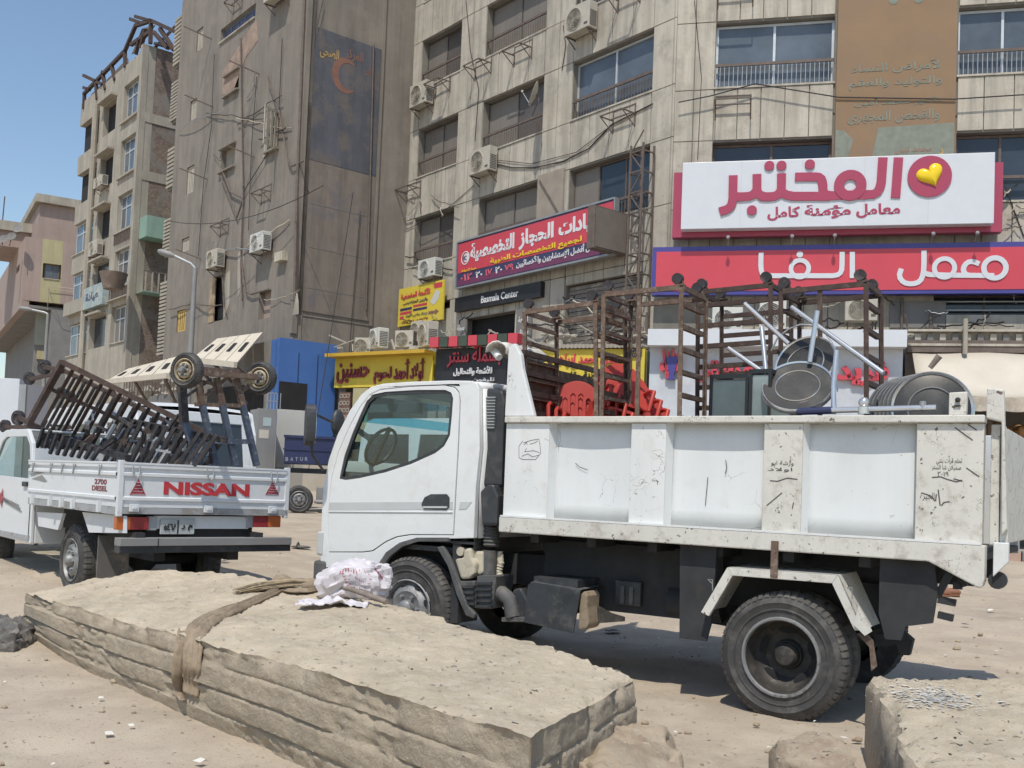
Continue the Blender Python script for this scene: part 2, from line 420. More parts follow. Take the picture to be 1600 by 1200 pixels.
def text_mb(s, w, h, depth=.01, bold=.0, shear=0.0, ar=None):
    "lettering fitted into a w x h box in the x-z plane, front at y = 0"
    c = bpy.data.curves.new('lettering', 'FONT')
    c.body = arabic(s) if (ar if ar is not None else any(ch in AR for ch in s)) else s
    c.offset = bold; c.extrude = 0; c.resolution_u = 3; c.shear = shear
    o = bpy.data.objects.new('lettering', c); col.objects.link(o)
    dg = bpy.context.evaluated_depsgraph_get(); me = o.evaluated_get(dg).to_mesh()
    vs = [v.co.copy() for v in me.vertices]; fs = [tuple(p.vertices) for p in me.polygons]
    o.evaluated_get(dg).to_mesh_clear()
    bpy.data.objects.remove(o); bpy.data.curves.remove(c)
    mb = MB()
    if not vs: return mb
    x0 = min(p.x for p in vs); x1 = max(p.x for p in vs); y0 = min(p.y for p in vs); y1 = max(p.y for p in vs)
    k = lambda p, y: ((p.x-x0)/(x1-x0)*w, y, (p.y-y0)/(y1-y0)*h)
    n = len(vs)
    ed = {}
    for f in fs:
        for i in range(len(f)):
            a, b = f[i], f[(i+1) % len(f)]
            ed[(a, b)] = 1
    side = [(a, b, b+n, a+n) for (a, b) in ed if (b, a) not in ed]
    mb.add([k(p, -depth) for p in vs]+[k(p, 0) for p in vs], fs+side)
    return mb

def shift(mb, M):
    mb.v = [tuple(M @ Vector(p)) for p in mb.v]; return mb

def strokes(fr, lines, w, out, depth=.02, dots=(), rings=(), conv=lambda p: p):
    "broad flat pen strokes on a sign; w in metres"
    mb = MB(); k = 0
    for ln in lines:
        ww = w
        if isinstance(ln, tuple): ln, ww = ln
        pts = [Vector((*fr.px(*conv(p), out), 0)) for p in ln]
        pts = [Vector((p.x, p.y)) for p in pts]
        # smooth the path
        q = [pts[0]]
        for a, b in zip(pts, pts[1:]): q += [a.lerp(b, .25), a.lerp(b, .75)]
        q.append(pts[-1])
        L_, R_ = [], []
        for i, p in enumerate(q):
            d = (q[min(i+1, len(q)-1)]-q[max(i-1, 0)]).normalized(); nn = Vector((-d.y, d.x))*(ww/2)
            L_.append(p+nn); R_.append(p-nn)
        k += 1; dd = depth+k*.0011
        vs = [Vector((p.x, -dd, p.y)) for p in L_]+[Vector((p.x, -dd, p.y)) for p in R_]
        vs += [Vector((p.x, 0, p.y)) for p in L_]+[Vector((p.x, 0, p.y)) for p in R_]
        n = len(q); fs = []
        for i in range(n-1):
            fs += [(i, i+1, n+i+1, n+i), (i, i+1, 2*n+i+1, 2*n+i), (n+i, n+i+1, 3*n+i+1, 3*n+i)]
        fs += [(0, n, 3*n, 2*n), (n-1, 2*n-1, 4*n-1, 3*n-1)]
        mb.add([v+Vector((0, -out, 0)) for v in vs], fs)
    for c, r_ in dots:
        x, z = fr.px(*conv(c), out); k += 1; dd = depth+k*.0011
        ol = [(x+r_*math.cos(a), z+r_*math.sin(a)) for a in [2*math.pi*i/20 for i in range(20)]]
        mb.poly(ol, -out-dd, -out)
    for c, ro, ri in rings:
        x, z = fr.px(*conv(c), out); k += 1; dd = depth+k*.0011
        f = lambda r_: [(x+r_*math.cos(a), z+r_*math.sin(a)) for a in [2*math.pi*i/28 for i in range(28)]]
        mb.poly(f(ro), -out-dd, -out, holes=[f(ri)])
    return mb
# ------------------------------------------------------------ the street
def axis(lo, hi, fine_lo, fine_hi, st):
    a = []; x = fine_lo
    while x <= fine_hi+1e-6: a.append(x); x += st
    s = st; x = fine_lo
    while x > lo: s *= 1.25; x -= s; a.insert(0, x)
    s = st; x = fine_hi
    while x < hi: s *= 1.25; x += s; a.append(x)
    return a
gxs = axis(-400, 400, -6, 7, .085); gys = axis(-60, 900, 1.2, 15, .085)
mb = MB(); vs = []
for y in gys:
    for x in gxs:
        z = gz(x, max(y, 0))
        if y < 40:
            z += .018*noise.noise(Vector((x*1.3, y*1.3, 1)))+.010*noise.noise(Vector((x*4, y*4, 3)))+.007*noise.noise(Vector((x*11, y*11, 5)))+.009*noise.noise(Vector((x*.9, y*7, 8)))-.02*math.exp(-((((x+1.2)*.537+(y-5.2)*.843+.15*math.sin(x*.8)) % 1.7-.85)/.13)**2)
        vs.append((x, y, z))
nx = len(gxs)
mb.add(vs, [(j*nx+i, j*nx+i+1, (j+1)*nx+i+1, (j+1)*nx+i) for j in range(len(gys)-1) for i in range(nx-1)])
put('street_ground', mb, m_dirt, kind='structure', label='dusty unpaved street surface', smooth=60)

# ------------------------------------------------------------ windows and walls
def wall_mb(fr, x0, x1, z0, z1, ops, y0, y1):
    "a wall between y0 (front) and y1 with rectangular openings, as boxes"
    mb = MB()
    zs = sorted({z0, z1, *[z for o in ops for z in o[2:4] if z0 < z < z1]})
    for a, b in zip(zs, zs[1:]):
        zm = (a+b)/2
        cut = sorted((max(o[0], x0), min(o[1], x1)) for o in ops if o[2] < zm < o[3] and o[1] > x0 and o[0] < x1)
        x = x0
        for c0, c1 in cut:
            if c0 > x+.001: mb.box(x, c0, y0, y1, a, b)
            x = max(x, c1)
        if x < x1-.001: mb.box(x, x1, y0, y1, a, b)
    return mb

def panels(fr, parent, M, xs, zs, ops, m, t=.035, jt=.012, name='panel'):
    "cladding panels, one object each, skipping the openings"
    for za, zb in zip(zs, zs[1:]):
        for xa, xb in zip(xs, xs[1:]):
            segs = [(xa, xb, za, zb)]
            for o in ops:
                ns = []
                for s_ in segs:
                    a, b, c, d = s_
                    if o[1] <= a or o[0] >= b or o[3] <= c or o[2] >= d: ns.append(s_); continue
                    if o[0] > a+.03: ns.append((a, o[0], c, d))
                    if o[1] < b-.03: ns.append((o[1], b, c, d))
                    a2, b2 = max(a, o[0]), min(b, o[1])
                    if o[3] < d-.03: ns.append((a2, b2, o[3], d))
                    if o[2] > c+.03: ns.append((a2, b2, c, o[2]))
                segs = ns
            for a, b, c, d in segs:
                if b-a < .06 or d-c < .06: continue
                j = random.uniform(-.006, .006)
                put(name, MB().box(a+jt, b-jt, -t+j, 0, c+jt, d-jt), m, parent, M)

def window(parent, M, x0, x1, z0, z1, y, frame_m, pane_m, n=2, fw_=.05, rail=True, rail_m=None, rz=.5, bars=True, trans=0, sill=True, bulge=0, bar_m=None, panes2=None):
    "a window set in an opening: frame with panes, and a rail with bars in front"
    w = thing_part('window', parent, M)
    f = MB()
    f.box(x0, x1, y-.03, y+.03, z0, z0+fw_).box(x0, x1, y-.03, y+.03, z1-fw_, z1)
    f.box(x0, x0+fw_, y-.03, y+.03, z0+fw_, z1-fw_).box(x1-fw_, x1, y-.03, y+.03, z0+fw_, z1-fw_)
    dx = (x1-x0)/n
    for i in range(1, n): f.box(x0+dx*i-fw_/2, x0+dx*i+fw_/2, y-.028, y+.028, z0+fw_, z1-fw_)
    if trans: f.box(x0+fw_, x1-fw_, y-.026, y+.026, z1-trans-fw_/2, z1-trans+fw_/2)
    put('window_frame', f, frame_m, w)
    for i in range(n):
        pm = panes2[i] if panes2 else pane_m
        o_ = .012*(i % 2)
        put('pane', MB().box(x0+dx*i+fw_/2, x0+dx*(i+1)-fw_/2, y-.006+o_, y+.006+o_, z0+fw_/2, z1-fw_/2), pm, w)
    if sill: put('sill', MB().box(x0-.03, x1+.03, -.06, y-.03, z0-.05, z0-.003), m_conc, w)
    if rail:
        r = MB(); zt = z0+rz
        r.box(x0+.01, x1-.01, .0, .05, zt-.035, zt+.035)
        put('rail', r, rail_m or m_rail, w)
        if bars:
            b = MB(); nb = int((x1-x0)/.105)
            for i in range(nb+1):
                x = x0+.02+i*(x1-x0-.04)/nb
                b.tube([(x, .02, z0+.01), (x, .02-bulge, z0+.10), (x, .02-bulge*.6, z0+rz*.6), (x, .02, zt-.03)], .011, 5)
            put('railing_bars', b, bar_m or rail_m or m_rail, w)
    return w

def thing_part(name, parent, M=None):
    "an Empty that is a part of a thing and holds its own pieces"
    o = bpy.data.objects.new(name, None); o.empty_display_size = .1; col.objects.link(o); o.parent = parent
    if M is not None: o.matrix_local = M
    return o

def bracket_mb(w=.75, d=.5, drop=.34):
    b = MB(); s_ = .022
    for x in (0, w):
        b.beam((x, 0, 0), (x, -d, 0), s_*1.4).beam((x, 0, -drop), (x, 0, .28), s_*1.4).beam((x, 0, -drop), (x, -d, 0), s_)
    b.beam((0, -d, 0), (w, -d, 0), s_*1.4).beam((0, -.12, 0.001), (w, -.12, 0.001), s_*1.4).beam((0, -.0, .26), (w, 0, .26), s_)
    return b

# ------------------------------------------------------------ apartment building with clad panels
C0 = (3.7, 24.92)
LA, RA = -50.5, -13.3
LL = 12.35
FL = Fr(C0[0]-LL*math.cos(R(LA)), C0[1]-LL*math.sin(R(LA)), LA)
FR_ = Fr(C0[0], C0[1], RA)
TM = Matrix.Translation((C0[0], C0[1], 0))
apt = thing('apartment_building', TM, 'tall concrete clad apartment building turning a corner behind the shops, with dusty windows and brackets', 'building')
ML = TM.inverted() @ FL.M; MR = TM.inverted() @ FR_.M
ZW = [(5.62, 7.22), (8.62, 10.24), (11.65, 13.29), (14.68, 16.32), (17.7, 19.35)]
colsL = [(LL-3.75, LL-.72), (LL-7.85, LL-4.98), (LL-11.4, LL-9.15)]
opsL = [(a, b, z0, z1) for a, b in colsL for z0, z1 in ZW[1:]]
opsL += [(LL-11.4, LL-9.15, 7.0, 7.24)]
xd0, _ = FL.px(727, 500); xd1, _ = FL.px(806, 500)
door_op = (xd0, xd1, 3.0, 6.55)
sh0, _ = FL.px(884, 470); sh1, _ = FL.px(1004, 470)
shut_op = (sh0, sh1, 4.6, 7.0)
opsL += [door_op, shut_op]
colsR = [(1.0, 3.83), (6.62, 9.6)]
ZR = [(5.5, 7.2), (8.45, 10.1), (11.46, 13.1), (14.48, 16.12), (17.5, 19.1)]
opsR = [(a, b, z0, z1) for a, b in colsR for z0, z1 in ZR[1:]]
opsR += [(6.2, 9.6, 5.0, 6.3)]
put('wall', wall_mb(FL, 0, LL+.05, 0, 21, opsL, 0, .34), m_conc_dk, apt, ML)
put('wall', wall_mb(FR_, -.05, 10.2, 0, 21, opsR, 0, .34), m_conc_dk, apt, MR)
body = [FL.w(0, .36), FL.w(LL, .36)-FL.t*.1, FR_.w(0, .36)+FR_.t*.1, FR_.w(10.2, .36), FR_.w(10.2, 12), FL.w(0, 12)]
mb = MB(); n = len(body)
mb.add([(p.x-C0[0], p.y-C0[1], z) for z in (0, 20.9) for p in body], [tuple(range(n)), tuple(range(2*n-1, n-1, -1))]+[(i, (i+1) % n, (i+1) % n+n, i+n) for i in range(n)])
put('wall_core', mb, m_conc_dk, apt)
xsL = [LL-.03-i*.655 for i in range(19, -1, -1)]; xsL[0] = 0
# align the panel joints with the window edges
xsL = sorted({0.0, LL-.02, *[x for c in colsL for x in c], *[c[0]+(c[1]-c[0])*k/4 for c in colsL for k in (1, 2, 3)], LL-4.36, LL-8.5, .48})
zsL = [5.3, 7.26, 8.6, 10.28, 11.62, 13.32, 14.66, 16.36, 17.7, 19.4]
panels(FL, apt, ML, xsL, zsL, opsL, m_conc)
xsR = sorted({.03, .5, 1.0, 1.57, 2.13, 2.7, 3.27, 3.83, 6.62, 7.2, 7.85, 8.5, 9.1, 9.75})
zsR = [5.3, 7.25, 8.42, 10.14, 11.43, 13.14, 14.45, 16.16, 17.5]
panels(FR_, apt, MR, xsR, zsR, [*opsR, (3.84, 6.61, 9.3, 18)], m_conc)
# rounded corner column
cc = MB(); mid = Vector((0, 0, 0))
pa, pb = FL.w(LL-.02, -.036)-Vector((*C0, 0)), FR_.w(.03, -.036)-Vector((*C0, 0))
mdp = (pa+pb)/2+(FL.n+FR_.n).normalized()*.03
ring = [pa, pa.lerp(mdp, .6), mdp, mdp.lerp(pb, .4), pb, (pa+pb)/2-(FL.n+FR_.n).normalized()*.2]
for za, zb in zip(zsL, zsL[1:]):
    c_ = MB(); m_ = len(ring)
    c_.add([(p.x, p.y, z) for z in (za+.012, zb-.012) for p in ring], [tuple(range(m_)), tuple(range(2*m_-1, m_-1, -1))]+[(i, (i+1) % m_, (i+1) % m_+m_, i+m_) for i in range(m_)])
    put('panel', c_, m_conc, apt)
# windows of the slanting front
for ci, (a, b) in enumerate(colsL):
    for zi, (z0, z1) in enumerate(ZW):
        if zi == 0: continue
        big = (ci == 0 and zi in (2, 3))
        if big:
            window(apt, ML, a, b, z0+.02, z1-.02, .2, m_alu, m_winb, 2, .055, rz=.52)
        elif ci == 0 and zi == 1:
            window(apt, ML, a, b, z0+.02, z1-.02, .2, m_rail, m_win, 3, .04, rz=.42, panes2=[m_blind, m_win, m_win])
        else:
            window(apt, ML, a, b, z0+.02, z1-.02, .25, m_blind2, m_blind, 2, .035, rz=.52, panes2=[m_blind, m_blind2 if (ci+zi) % 2 else m_blind])
# shutter board leaning open beside a second-floor window
x, z = FL.px(843, 300); x2, z2 = FL.px(882, 335)
put('shutter', MB().box(x, x2, -.09, -.045, z2-.1, z+.45), mat('beige_board', (.30, .255, .21), .8), apt, ML)
put('shutter_brace', MB().beam((x+.1, -.11, z+.3), (x2-.1, -.11, z2), .03), m_rail, apt, ML)
# windows of the right front
for a, b in colsR:
    for zi, (z0, z1) in enumerate(ZR):
        if zi == 0: continue
        window(apt, MR, a, b, z0+.02, z1-.02, .18 if zi == 2 else .22, m_alu if zi > 1 else m_rail, m_winb if zi > 1 else m_win, 2 if a < 2 else 3, .06, rz=.56, bars=zi > 1, bar_m=m_galv)
window(apt, MR, 6.2, 9.6, 5.02, 6.28, .2, m_rail, m_win, 3, .04, rail=False)
for k in range(5):
    put('shutter_slat', MB().box(6.25, 9.55, .02, .1, 5.3+k*.2, 5.33+k*.2), m_galv, apt, MR)
# roller shutter under the long red sign
for k in range(20):
    z = 4.62+k*.118
    put('slat', MB().box(sh0+.02, sh1-.02, .10+.006*(k % 2), .13, z, z+.1), mat('shutter_steel', (.20, .175, .15), .6, .3, var=.25, vs=2, c2=(.38, .34, .28), s2=3, lo=.55, hi=.62), apt, ML)
# empty air conditioner brackets bolted to the panels
def brk(fr, M, u, v, w=.8, d=.5):
    x, z = fr.px(u, v)
    put('ac_bracket', shift(bracket_mb(w, d), Matrix.Translation((x, -.04, z))), m_rail, apt, M)
for u, v in ((683, 139), (745, 111), (806, 88), (968, 2), (960, 190), (638, 302)): brk(FL, ML, u, v)
brk(FR_, MR, 1118, 168, .85); brk(FR_, MR, 1122, -6, .85)
# tall painted panel on the right front
zb_ = 9.35
put('painted_panel', MB().box(3.88, 6.56, -.16, -.0, zb_, 19), m_tan, apt, MR, label='tall ochre painted board with faded lettering')
tp = MB()
x0p, zt1 = FR_.px(1312, 218, .17); x1p, zt2 = FR_.px(1487, 212, .17)
put('paint_remnant', MB().poly([(3.9, zb_+.02), (5.2, zb_+.02), (5.2, zt2)] and [(3.9, zb_+.02), (4.14, zb_+.02), (4.3, 9.98), (4.08, 10.22), (3.9, 10.24)], -.164, -.16), m_teal, apt, MR)
put('paint_remnant', MB().poly([(4.7, zb_+.02), (6.54, zb_+.02), (6.54, 10.3), (4.86, 10.25), (4.8, 9.9)], -.164, -.16), m_teal, apt, MR)
for s_, u0_, v0_, u1_, h_, mm in (('لأمراض النساء', 1330, 112, 1468, .30, m_teal), ('والتوليد والعقم', 1326, 137, 1472, .28, m_teal),
                             ('دكتور محمد أمين', 1335, 163, 1470, .24, m_teal), ('والفحص المجهرى', 1324, 190, 1468, .32, m_teal), ('محمد نبيل', 1398, 236, 1456, .2, mat('faint_red', (.28, .17, .12), .8)), ('د', 1467, 236, 1474, .15, m_goldl)):
    xa, za = FR_.px(u0_, v0_, .166); xb, _ = FR_.px(u1_, v0_, .166)
    t = text_mb(s_, xb-xa, h_, .003, .012)
    put('faded_lettering', shift(t, Matrix.Translation((xa, -.166, za-.08))), mm, apt, MR)
for u, v in ((1396, 0), (1436, -2)):
    x, z = FR_.px(u, v, .166); put('faded_lettering', shift(MB().ell((0, 0, 0), .11, .006, .11, 10), Matrix.Translation((x, -.165, z))), m_teal, apt, MR)

def cable(name, pts, r, m, label=None, parent=None, M=None, cat='cable', sag=0, group=None):
    q = []
    for a, b in zip(pts, pts[1:]):
        a = Vector(a); b = Vector(b)
        for k in range(8):
            t = k/8; q.append(a.lerp(b, t)-Vector((0, 0, sag*4*t*(1-t))))
    q.append(Vector(pts[-1]))
    return put(name, MB().tube(q, r, 5), m, parent, M, label=label, cat=cat if parent is None else None, group=group)
def wallc(fr, M, parent, pts, r=.014, out=.06, sag=.0, m=None):
    cable('wall_cable', [fr.P(u, v, out) for u, v in pts], r, m or m_cable, parent=parent, M=M, sag=sag)
wallc(FL, ML, apt, [(775, 256), (800, 262), (835, 262), (880, 252), (920, 232), (955, 195), (1020, 162)], .018)
wallc(FL, ML, apt, [(776, 250), (830, 256), (900, 238), (960, 192)], .009)
wallc(FL, ML, apt, [(728, 0), (735, 80), (748, 140), (742, 220)], .012)
wallc(FL, ML, apt, [(633, 360), (700, 325), (740, 290)], .01)
wallc(FL, ML, apt, [(880, 40), (884, 70), (878, 110)], .012)
wallc(FR_, MR, apt, [(1060, 160), (1110, 150), (1180, 131), (1310, 152), (1490, 155), (1600, 148)], .016, .2, 0)
wallc(FR_, MR, apt, [(1085, 0), (1096, 120), (1090, 250)], .008)
wallc(FR_, MR, apt, [(1570, 290), (1585, 330), (1600, 370)], .012)

# ------------------------------------------------------------ air conditioners
def make_ac(label, M, old=True, w=.82, h=.56, d=.32, bracket=True):
    t = thing('air_conditioner', M, label, 'air conditioner', 'outdoor air conditioner units')
    mm = m_acw if old else m_acw2
    put('casing', MB().box(0, w, -d-.1, -.1, 0, h), mm, t, bevel=.018)
    cx, cz, rr = w*.40, h*.5, h*.41
    A = Matrix.Translation((cx, -d-.1, cz))
    g = MB().lathe([(rr, -.001), (rr, -.018), (rr*.95, -.022), (rr*.95, -.001)], A, 24)
    for k in range(1, 6): g.lathe([(rr*k/6, -.012), (rr*k/6+.006, -.018), (rr*k/6+.010, -.012)], A, 20)
    for k in range(8):
        a = k*math.pi/4; g.beam(A @ Vector((0, -.012, 0)), A @ Vector((rr*.94*math.cos(a), -.012, rr*.94*math.sin(a))), .006)
    put('fan_grille', g, mm if not old else m_cream, t, smooth=40)
    put('fan_recess', MB().lathe([(0.001, -.003), (rr*.95, -.003)], A, 24), m_acd, t)
    f = MB()
    for k in range(3):
        a = k*2.09; f.add([A @ Vector((math.cos(a+q)*r_, -.008, math.sin(a+q)*r_)) for q, r_ in ((0, .03), (-.35, rr*.85), (.35, rr*.85))], [(0, 1, 2)])
    put('fan', f, m_grey, t)
    lv = MB()
    for k in range(9): lv.box(w-.003, w+.006, -d-.06, -.14, .06+k*.05, .085+k*.05)
    lv.box(w*.80, w*.94, -d-.106, -d-.1, .1, .16)
    put('side_louvres', lv, m_acd, t)
    if bracket:
        for x in (.08, w-.08): put('bracket', MB().beam((x, 0, -.02), (x, -d-.12, -.02), .03).beam((x, 0, -.3), (x, -d-.06, -.03), .024), m_rail, t)
    return t
def ac_at(fr, u0_, v0_, u1_, v1_, label, old=True, out=0.0, br=True):
    "unit whose front fills the given outline on the wall"
    xa, zb = fr.px(u0_, v1_, out+.42); xb, _ = fr.px(u1_, v1_, out+.42)
    w = max(.6, xb-xa)
    _, zt = fr.px(u0_, v0_, out+.42)
    h = max(.45, min(.75, (zt-zb)))
    M = fr.M @ Matrix.Translation((xa, -out, zb))
    return make_ac(label, M, old, w, h, .32, br)
ac_at(FL, 881, 4, 919, 58, 'dusty beige air conditioner high beside the blue glazed window')
ac_at(FL, 639, 132, 664, 170, 'air conditioner at the far left edge of the clad building, dark fan showing')
ac_at(FL, 732, 238, 763, 275, 'faded beige air conditioner with a long cable, below the satellite dish window')
ac_at(FL, 652, 408, 678, 436, 'air conditioner directly above the yellow medical board', False)
ac_at(FR_, 1320, 465, 1371, 501, 'single dusty air conditioner on rusty ledge under the red sign, with coiled cable', True, .3)
ac_at(FR_, 1112, 480, 1160, 517, 'white air conditioner with an oval blue badge, behind the steel rails', False, .3)
ac_at(FR_, 1186, 468, 1228, 515, 'taller white air conditioner right of the badged one', False, .3)
x, z = FR_.px(1143, 490, .74)
bd = MB().ell((0, 0, 0), .085, .006, .045, 14)
bdo = put('badge', shift(bd, Matrix.Translation((.0, 0, 0))), m_signb)
acb = [o for o in col.objects if o.get('label', '').startswith('white air conditioner with an oval')][0]
bdo.parent = acb; bdo.matrix_local = Matrix.Translation((.70, -.425, .4))

# satellite dish in front of a middle window
def dish(fr, u, v, r, out, label, ang=35):
    x, z = fr.px(u, v, out)
    M = fr.M @ Matrix.Translation((x, -out, z)) @ Matrix.Rotation(R(ang), 4, 'Z') @ Matrix.Rotation(R(-20), 4, 'X')
    t = thing('satellite_dish', M, label, 'satellite dish', 'satellite dishes')
    put('reflector', MB().lathe([(0.001, 0), (r*.5, -.02*r/.4), (r*.8, -.06*r/.4), (r, -.11*r/.4), (r*.99, -.10*r/.4)], None, 24), m_acw, t, smooth=60)
    put('feed_arm', MB().beam((0, -.02, -r), (0, -r*1.1, -r*.2), .02).box(-.04, .04, -r*1.2, -r*1.05, -r*.25, -r*.1), m_galv, t)
    put('mount', MB().beam((0, 0, 0), (0, .12, -.1), .04).beam((0, .12, -.1), (0, .12, -r-.35), .035), m_rail, t)
    return t
dish(FL, 838, 148, .36, .6, 'small round satellite dish on an arm before the middle clad wall window', -40)

# ------------------------------------------------------------ long red medical sign on the slanting front
def sgn(name, label, M, mb, m, cat='sign'):
    t = thing(name, M, label, cat); put('board', mb, m, t); return t
SO = .34
sx0, szt = FL.px(716, 380, SO); sx1, sz1 = FL.px(966, 330, SO)
_, szb = FL.px(716, 449, SO); _, szb2 = FL.px(966, 412, SO)
FS = Fr(*FL.w(sx0, -SO)[:2], LA-1.2, szb)            # frame of the sign itself
swid, shgt = sx1-sx0, szt-szb
ts = thing('shop_sign', FS.M, 'long red and navy medical clinic sign with white and yellow Arabic lettering', 'sign')
put('board', MB().box(0, swid, 0, .12, 0, shgt), m_navy, ts)
put('red_field', MB().box(.04, swid-.04, -.006, -.002, shgt*.31, shgt*.97), m_signr, ts)
put('purple_band', MB().box(.05, swid-.06, -.006, -.002, .04, shgt*.15), mat('sign_purple', (.16, .04, .10), .5), ts)
fe = MB().box(-.05, 0, -.03, .13, -.04, shgt+.04).box(swid, swid+.05, -.03, .13, -.04, shgt+.04).box(0, swid, -.03, .13, shgt, shgt+.05).box(0, swid, -.03, .13, -.05, 0)
put('sign_frame', fe, m_galv, ts)
def tx(parent, s_, x, z, w, h, m, y=-.01, bold=.02, name='lettering', shear=0, M=None):
    return put(name, shift(text_mb(s_, w, h, .006, bold, shear), Matrix.Translation((x, y, z))), m, parent, M)
W_, H_ = swid, shgt
tx(ts, 'التخصصية', W_*.10, H_*.48, W_*.31, H_*.42, m_lett, bold=.045)
tx(ts, 'الحجاز', W_*.44, H_*.48, W_*.22, H_*.42, m_lett, bold=.045)
tx(ts, 'عيادات', W_*.69, H_*.50, W_*.235, H_*.38, m_lett, bold=.045)
tx(ts, 'لجميع التخصصات الطبية', W_*.25, H_*.30, W_*.58, H_*.17, m_lety, y=-.018, bold=.03)
tx(ts, 'نخبة من أفضل الإستشاريين والأخصائيين', W_*.43, H_*.10, W_*.53, H_*.20, m_lett, bold=.03)
tx(ts, 'خدمة ٢٤ ساعة', W_*.04, H_*.31, W_*.11, H_*.06, m_lety, y=-.02)
tx(ts, '٠١٢', W_*.03, H_*.11, W_*.09, H_*.15, mat('letter_pink', (.62, .12, .16), .5), bold=.03)
tx(ts, '٢٠', W_*.145, H_*.11, W_*.05, H_*.14, m_lett, bold=.03)
tx(ts, '١٧', W_*.215, H_*.11, W_*.05, H_*.14, MATS['letter_pink'], bold=.03)
tx(ts, '٢٠', W_*.285, H_*.11, W_*.05, H_*.14, m_lett, bold=.03)
tx(ts, '٧٩', W_*.35, H_*.11, W_*.06, H_*.14, MATS['letter_pink'], bold=.03)
A = Matrix.Translation((W_*.062, -.008, H_*.62))
put('emblem_ring', MB().lathe([(.21, 0), (.21, -.01), (.18, -.01), (.18, 0)], A, 28), m_lett, ts)
put('emblem_disc', MB().lathe([(.001, -.004), (.14, -.004)], Matrix.Translation((W_*.068, -.008, H_*.62)), 24), m_lett, ts)
tx(ts, 'HC', W_*.044, H_*.57, .20, .14, m_navy, y=-.016, bold=.02)
# projecting light box, square to the wall
bx, bz = FL.px(990, 321); _, bz0 = FL.px(990, 392)
FB = FL.sub(bx-.1, -.0)
tb = thing('light_box', FB.M, 'blank brown light box sign sticking out from the wall over the red clinic sign', 'sign')
put('casing', MB().box(-.26, 0, -1.28, -.1, bz0-.12, bz-.22), m_rail, tb, bevel=.01)
put('face', MB().box(0.001, .012, -1.23, -.15, bz0-.07, bz-.27), mat('brown_face', (.17, .145, .125), .6), tb)
put('face', MB().box(-.275, -.262, -1.23, -.15, bz0-.07, bz-.27), MATS['brown_face'], tb)
# lattice mast standing against the wall
mx, mz1 = FL.px(997, 232, .3); _, mz0 = FL.px(997, 505, .3)
tm_ = thing('lattice_mast', FL.sub(mx, -.15).M, 'narrow steel lattice mast running up the wall beside the light box', 'mast')
for x_, y_ in ((0, 0), (.42, 0), (0, -.4), (.42, -.4)): put('upright', MB().beam((x_, y_, mz0-1.5), (x_, y_, mz1), .045), m_rail, tm_)
zz = mz0-1.4; k = 0
while zz < mz1-.1:
    b = MB().beam((0, -.4, zz), (.42, -.4, zz), .035).beam((0, 0, zz), (0, -.4, zz), .035).beam((.42, 0, zz), (.42, -.4, zz), .035)
    if k % 2: b.beam((0, -.4, zz), (.42, -.4, zz+.5), .025)
    else: b.beam((.42, -.4, zz), (0, -.4, zz+.5), .025)
    put('rung', b, m_rail, tm_); zz += .52; k += 1
# clinic doorway with side posters and its name board
td = thing('clinic_entrance', FL.M, 'black clinic doorway with side posters under the red sign, in shade', 'entrance')
xa, za = FL.px(712, 440, .2); xb, _ = FL.px(845, 440, .2)
put('name_board', MB().box(xa, xb, -.2, -.04, 6.78, 7.22), m_black, td)
xt, zt = FL.px(752, 458, .21); xt2, _ = FL.px(810, 450, .21)
tx(td, 'Basmala Center', xt, 6.90, xt2-xt, .22, m_lett, y=-.205, bold=.02)
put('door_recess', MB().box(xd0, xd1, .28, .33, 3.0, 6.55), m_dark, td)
put('door_leaf', MB().box(xd0+.25, xd0+.95, .12, .16, 3.4, 5.8), m_win, td)
put('door_leaf', MB().box(xd0+1.35, xd1-.1, .15, .19, 3.4, 5.9), m_win, td)
put('notice', MB().box(xd0+1.0, xd0+1.32, .1, .12, 4.7, 5.7), mat('brown_notice', (.20, .15, .09), .8), td)
pc = [FL.px(713, 500, .1)[0], FL.px(729, 500, .1)[0], FL.px(806, 500, .1)[0], FL.px(830, 500, .1)[0]]
for (a, b), words_ in (((pc[0], pc[1]-.02), ('بسملة', 'سنتر', 'للأشعة', 'الرقمى')), ((pc[2]+.02, pc[3]), ('أشعة', 'سونار', 'رسم', 'قلب'))):
    p = put('side_poster', MB().box(a, b, -.1, -.04, 3.6, 6.58), m_grey, td)
    for i, s_ in enumerate(words_):
        put('lettering', shift(text_mb(s_, (b-a)*.7, .22, .004, .03), Matrix.Translation((a+(b-a)*.15, -.104, 6.15-i*.42))), m_lett, p)

# yellow medical board at the left end
yx0, yz0 = FL.px(621, 511, .3); yx1, _ = FL.px(691, 497, .3); _, yz1 = FL.px(625, 452, .3)
FY = Fr(*FL.w(yx0, -.3)[:2], LA, yz0)
wY, hY = yx1-yx0, yz1-yz0
ty = thing('wall_sign', FY.M, 'yellow medical board with red headline at the left end of the clad building', 'sign')
put('board', MB().box(0, wY, 0, .06, 0, hY), m_ylw, ty)
tx(ty, 'الأشعة المقطعية', wY*.06, hY*.68, wY*.66, hY*.2, MATS['sign_red'], bold=.04)
tx(ty, 'والرنين المغناطيسى', wY*.12, hY*.54, wY*.55, hY*.1, m_navy, bold=.02)
put('stripe', MB().box(wY*.05, wY*.32, -.006, -.002, hY*.40, hY*.47), m_navy, ty)
put('stripe', MB().box(wY*.35, wY*.66, -.006, -.002, hY*.44, hY*.50), MATS['sign_red'], ty)
put('stripe', MB().box(wY*.05, wY*.32, -.006, -.002, hY*.30, hY*.37), MATS['sign_red'], ty)
put('stripe', MB().box(wY*.35, wY*.66, -.006, -.002, hY*.34, hY*.40), m_navy, ty)
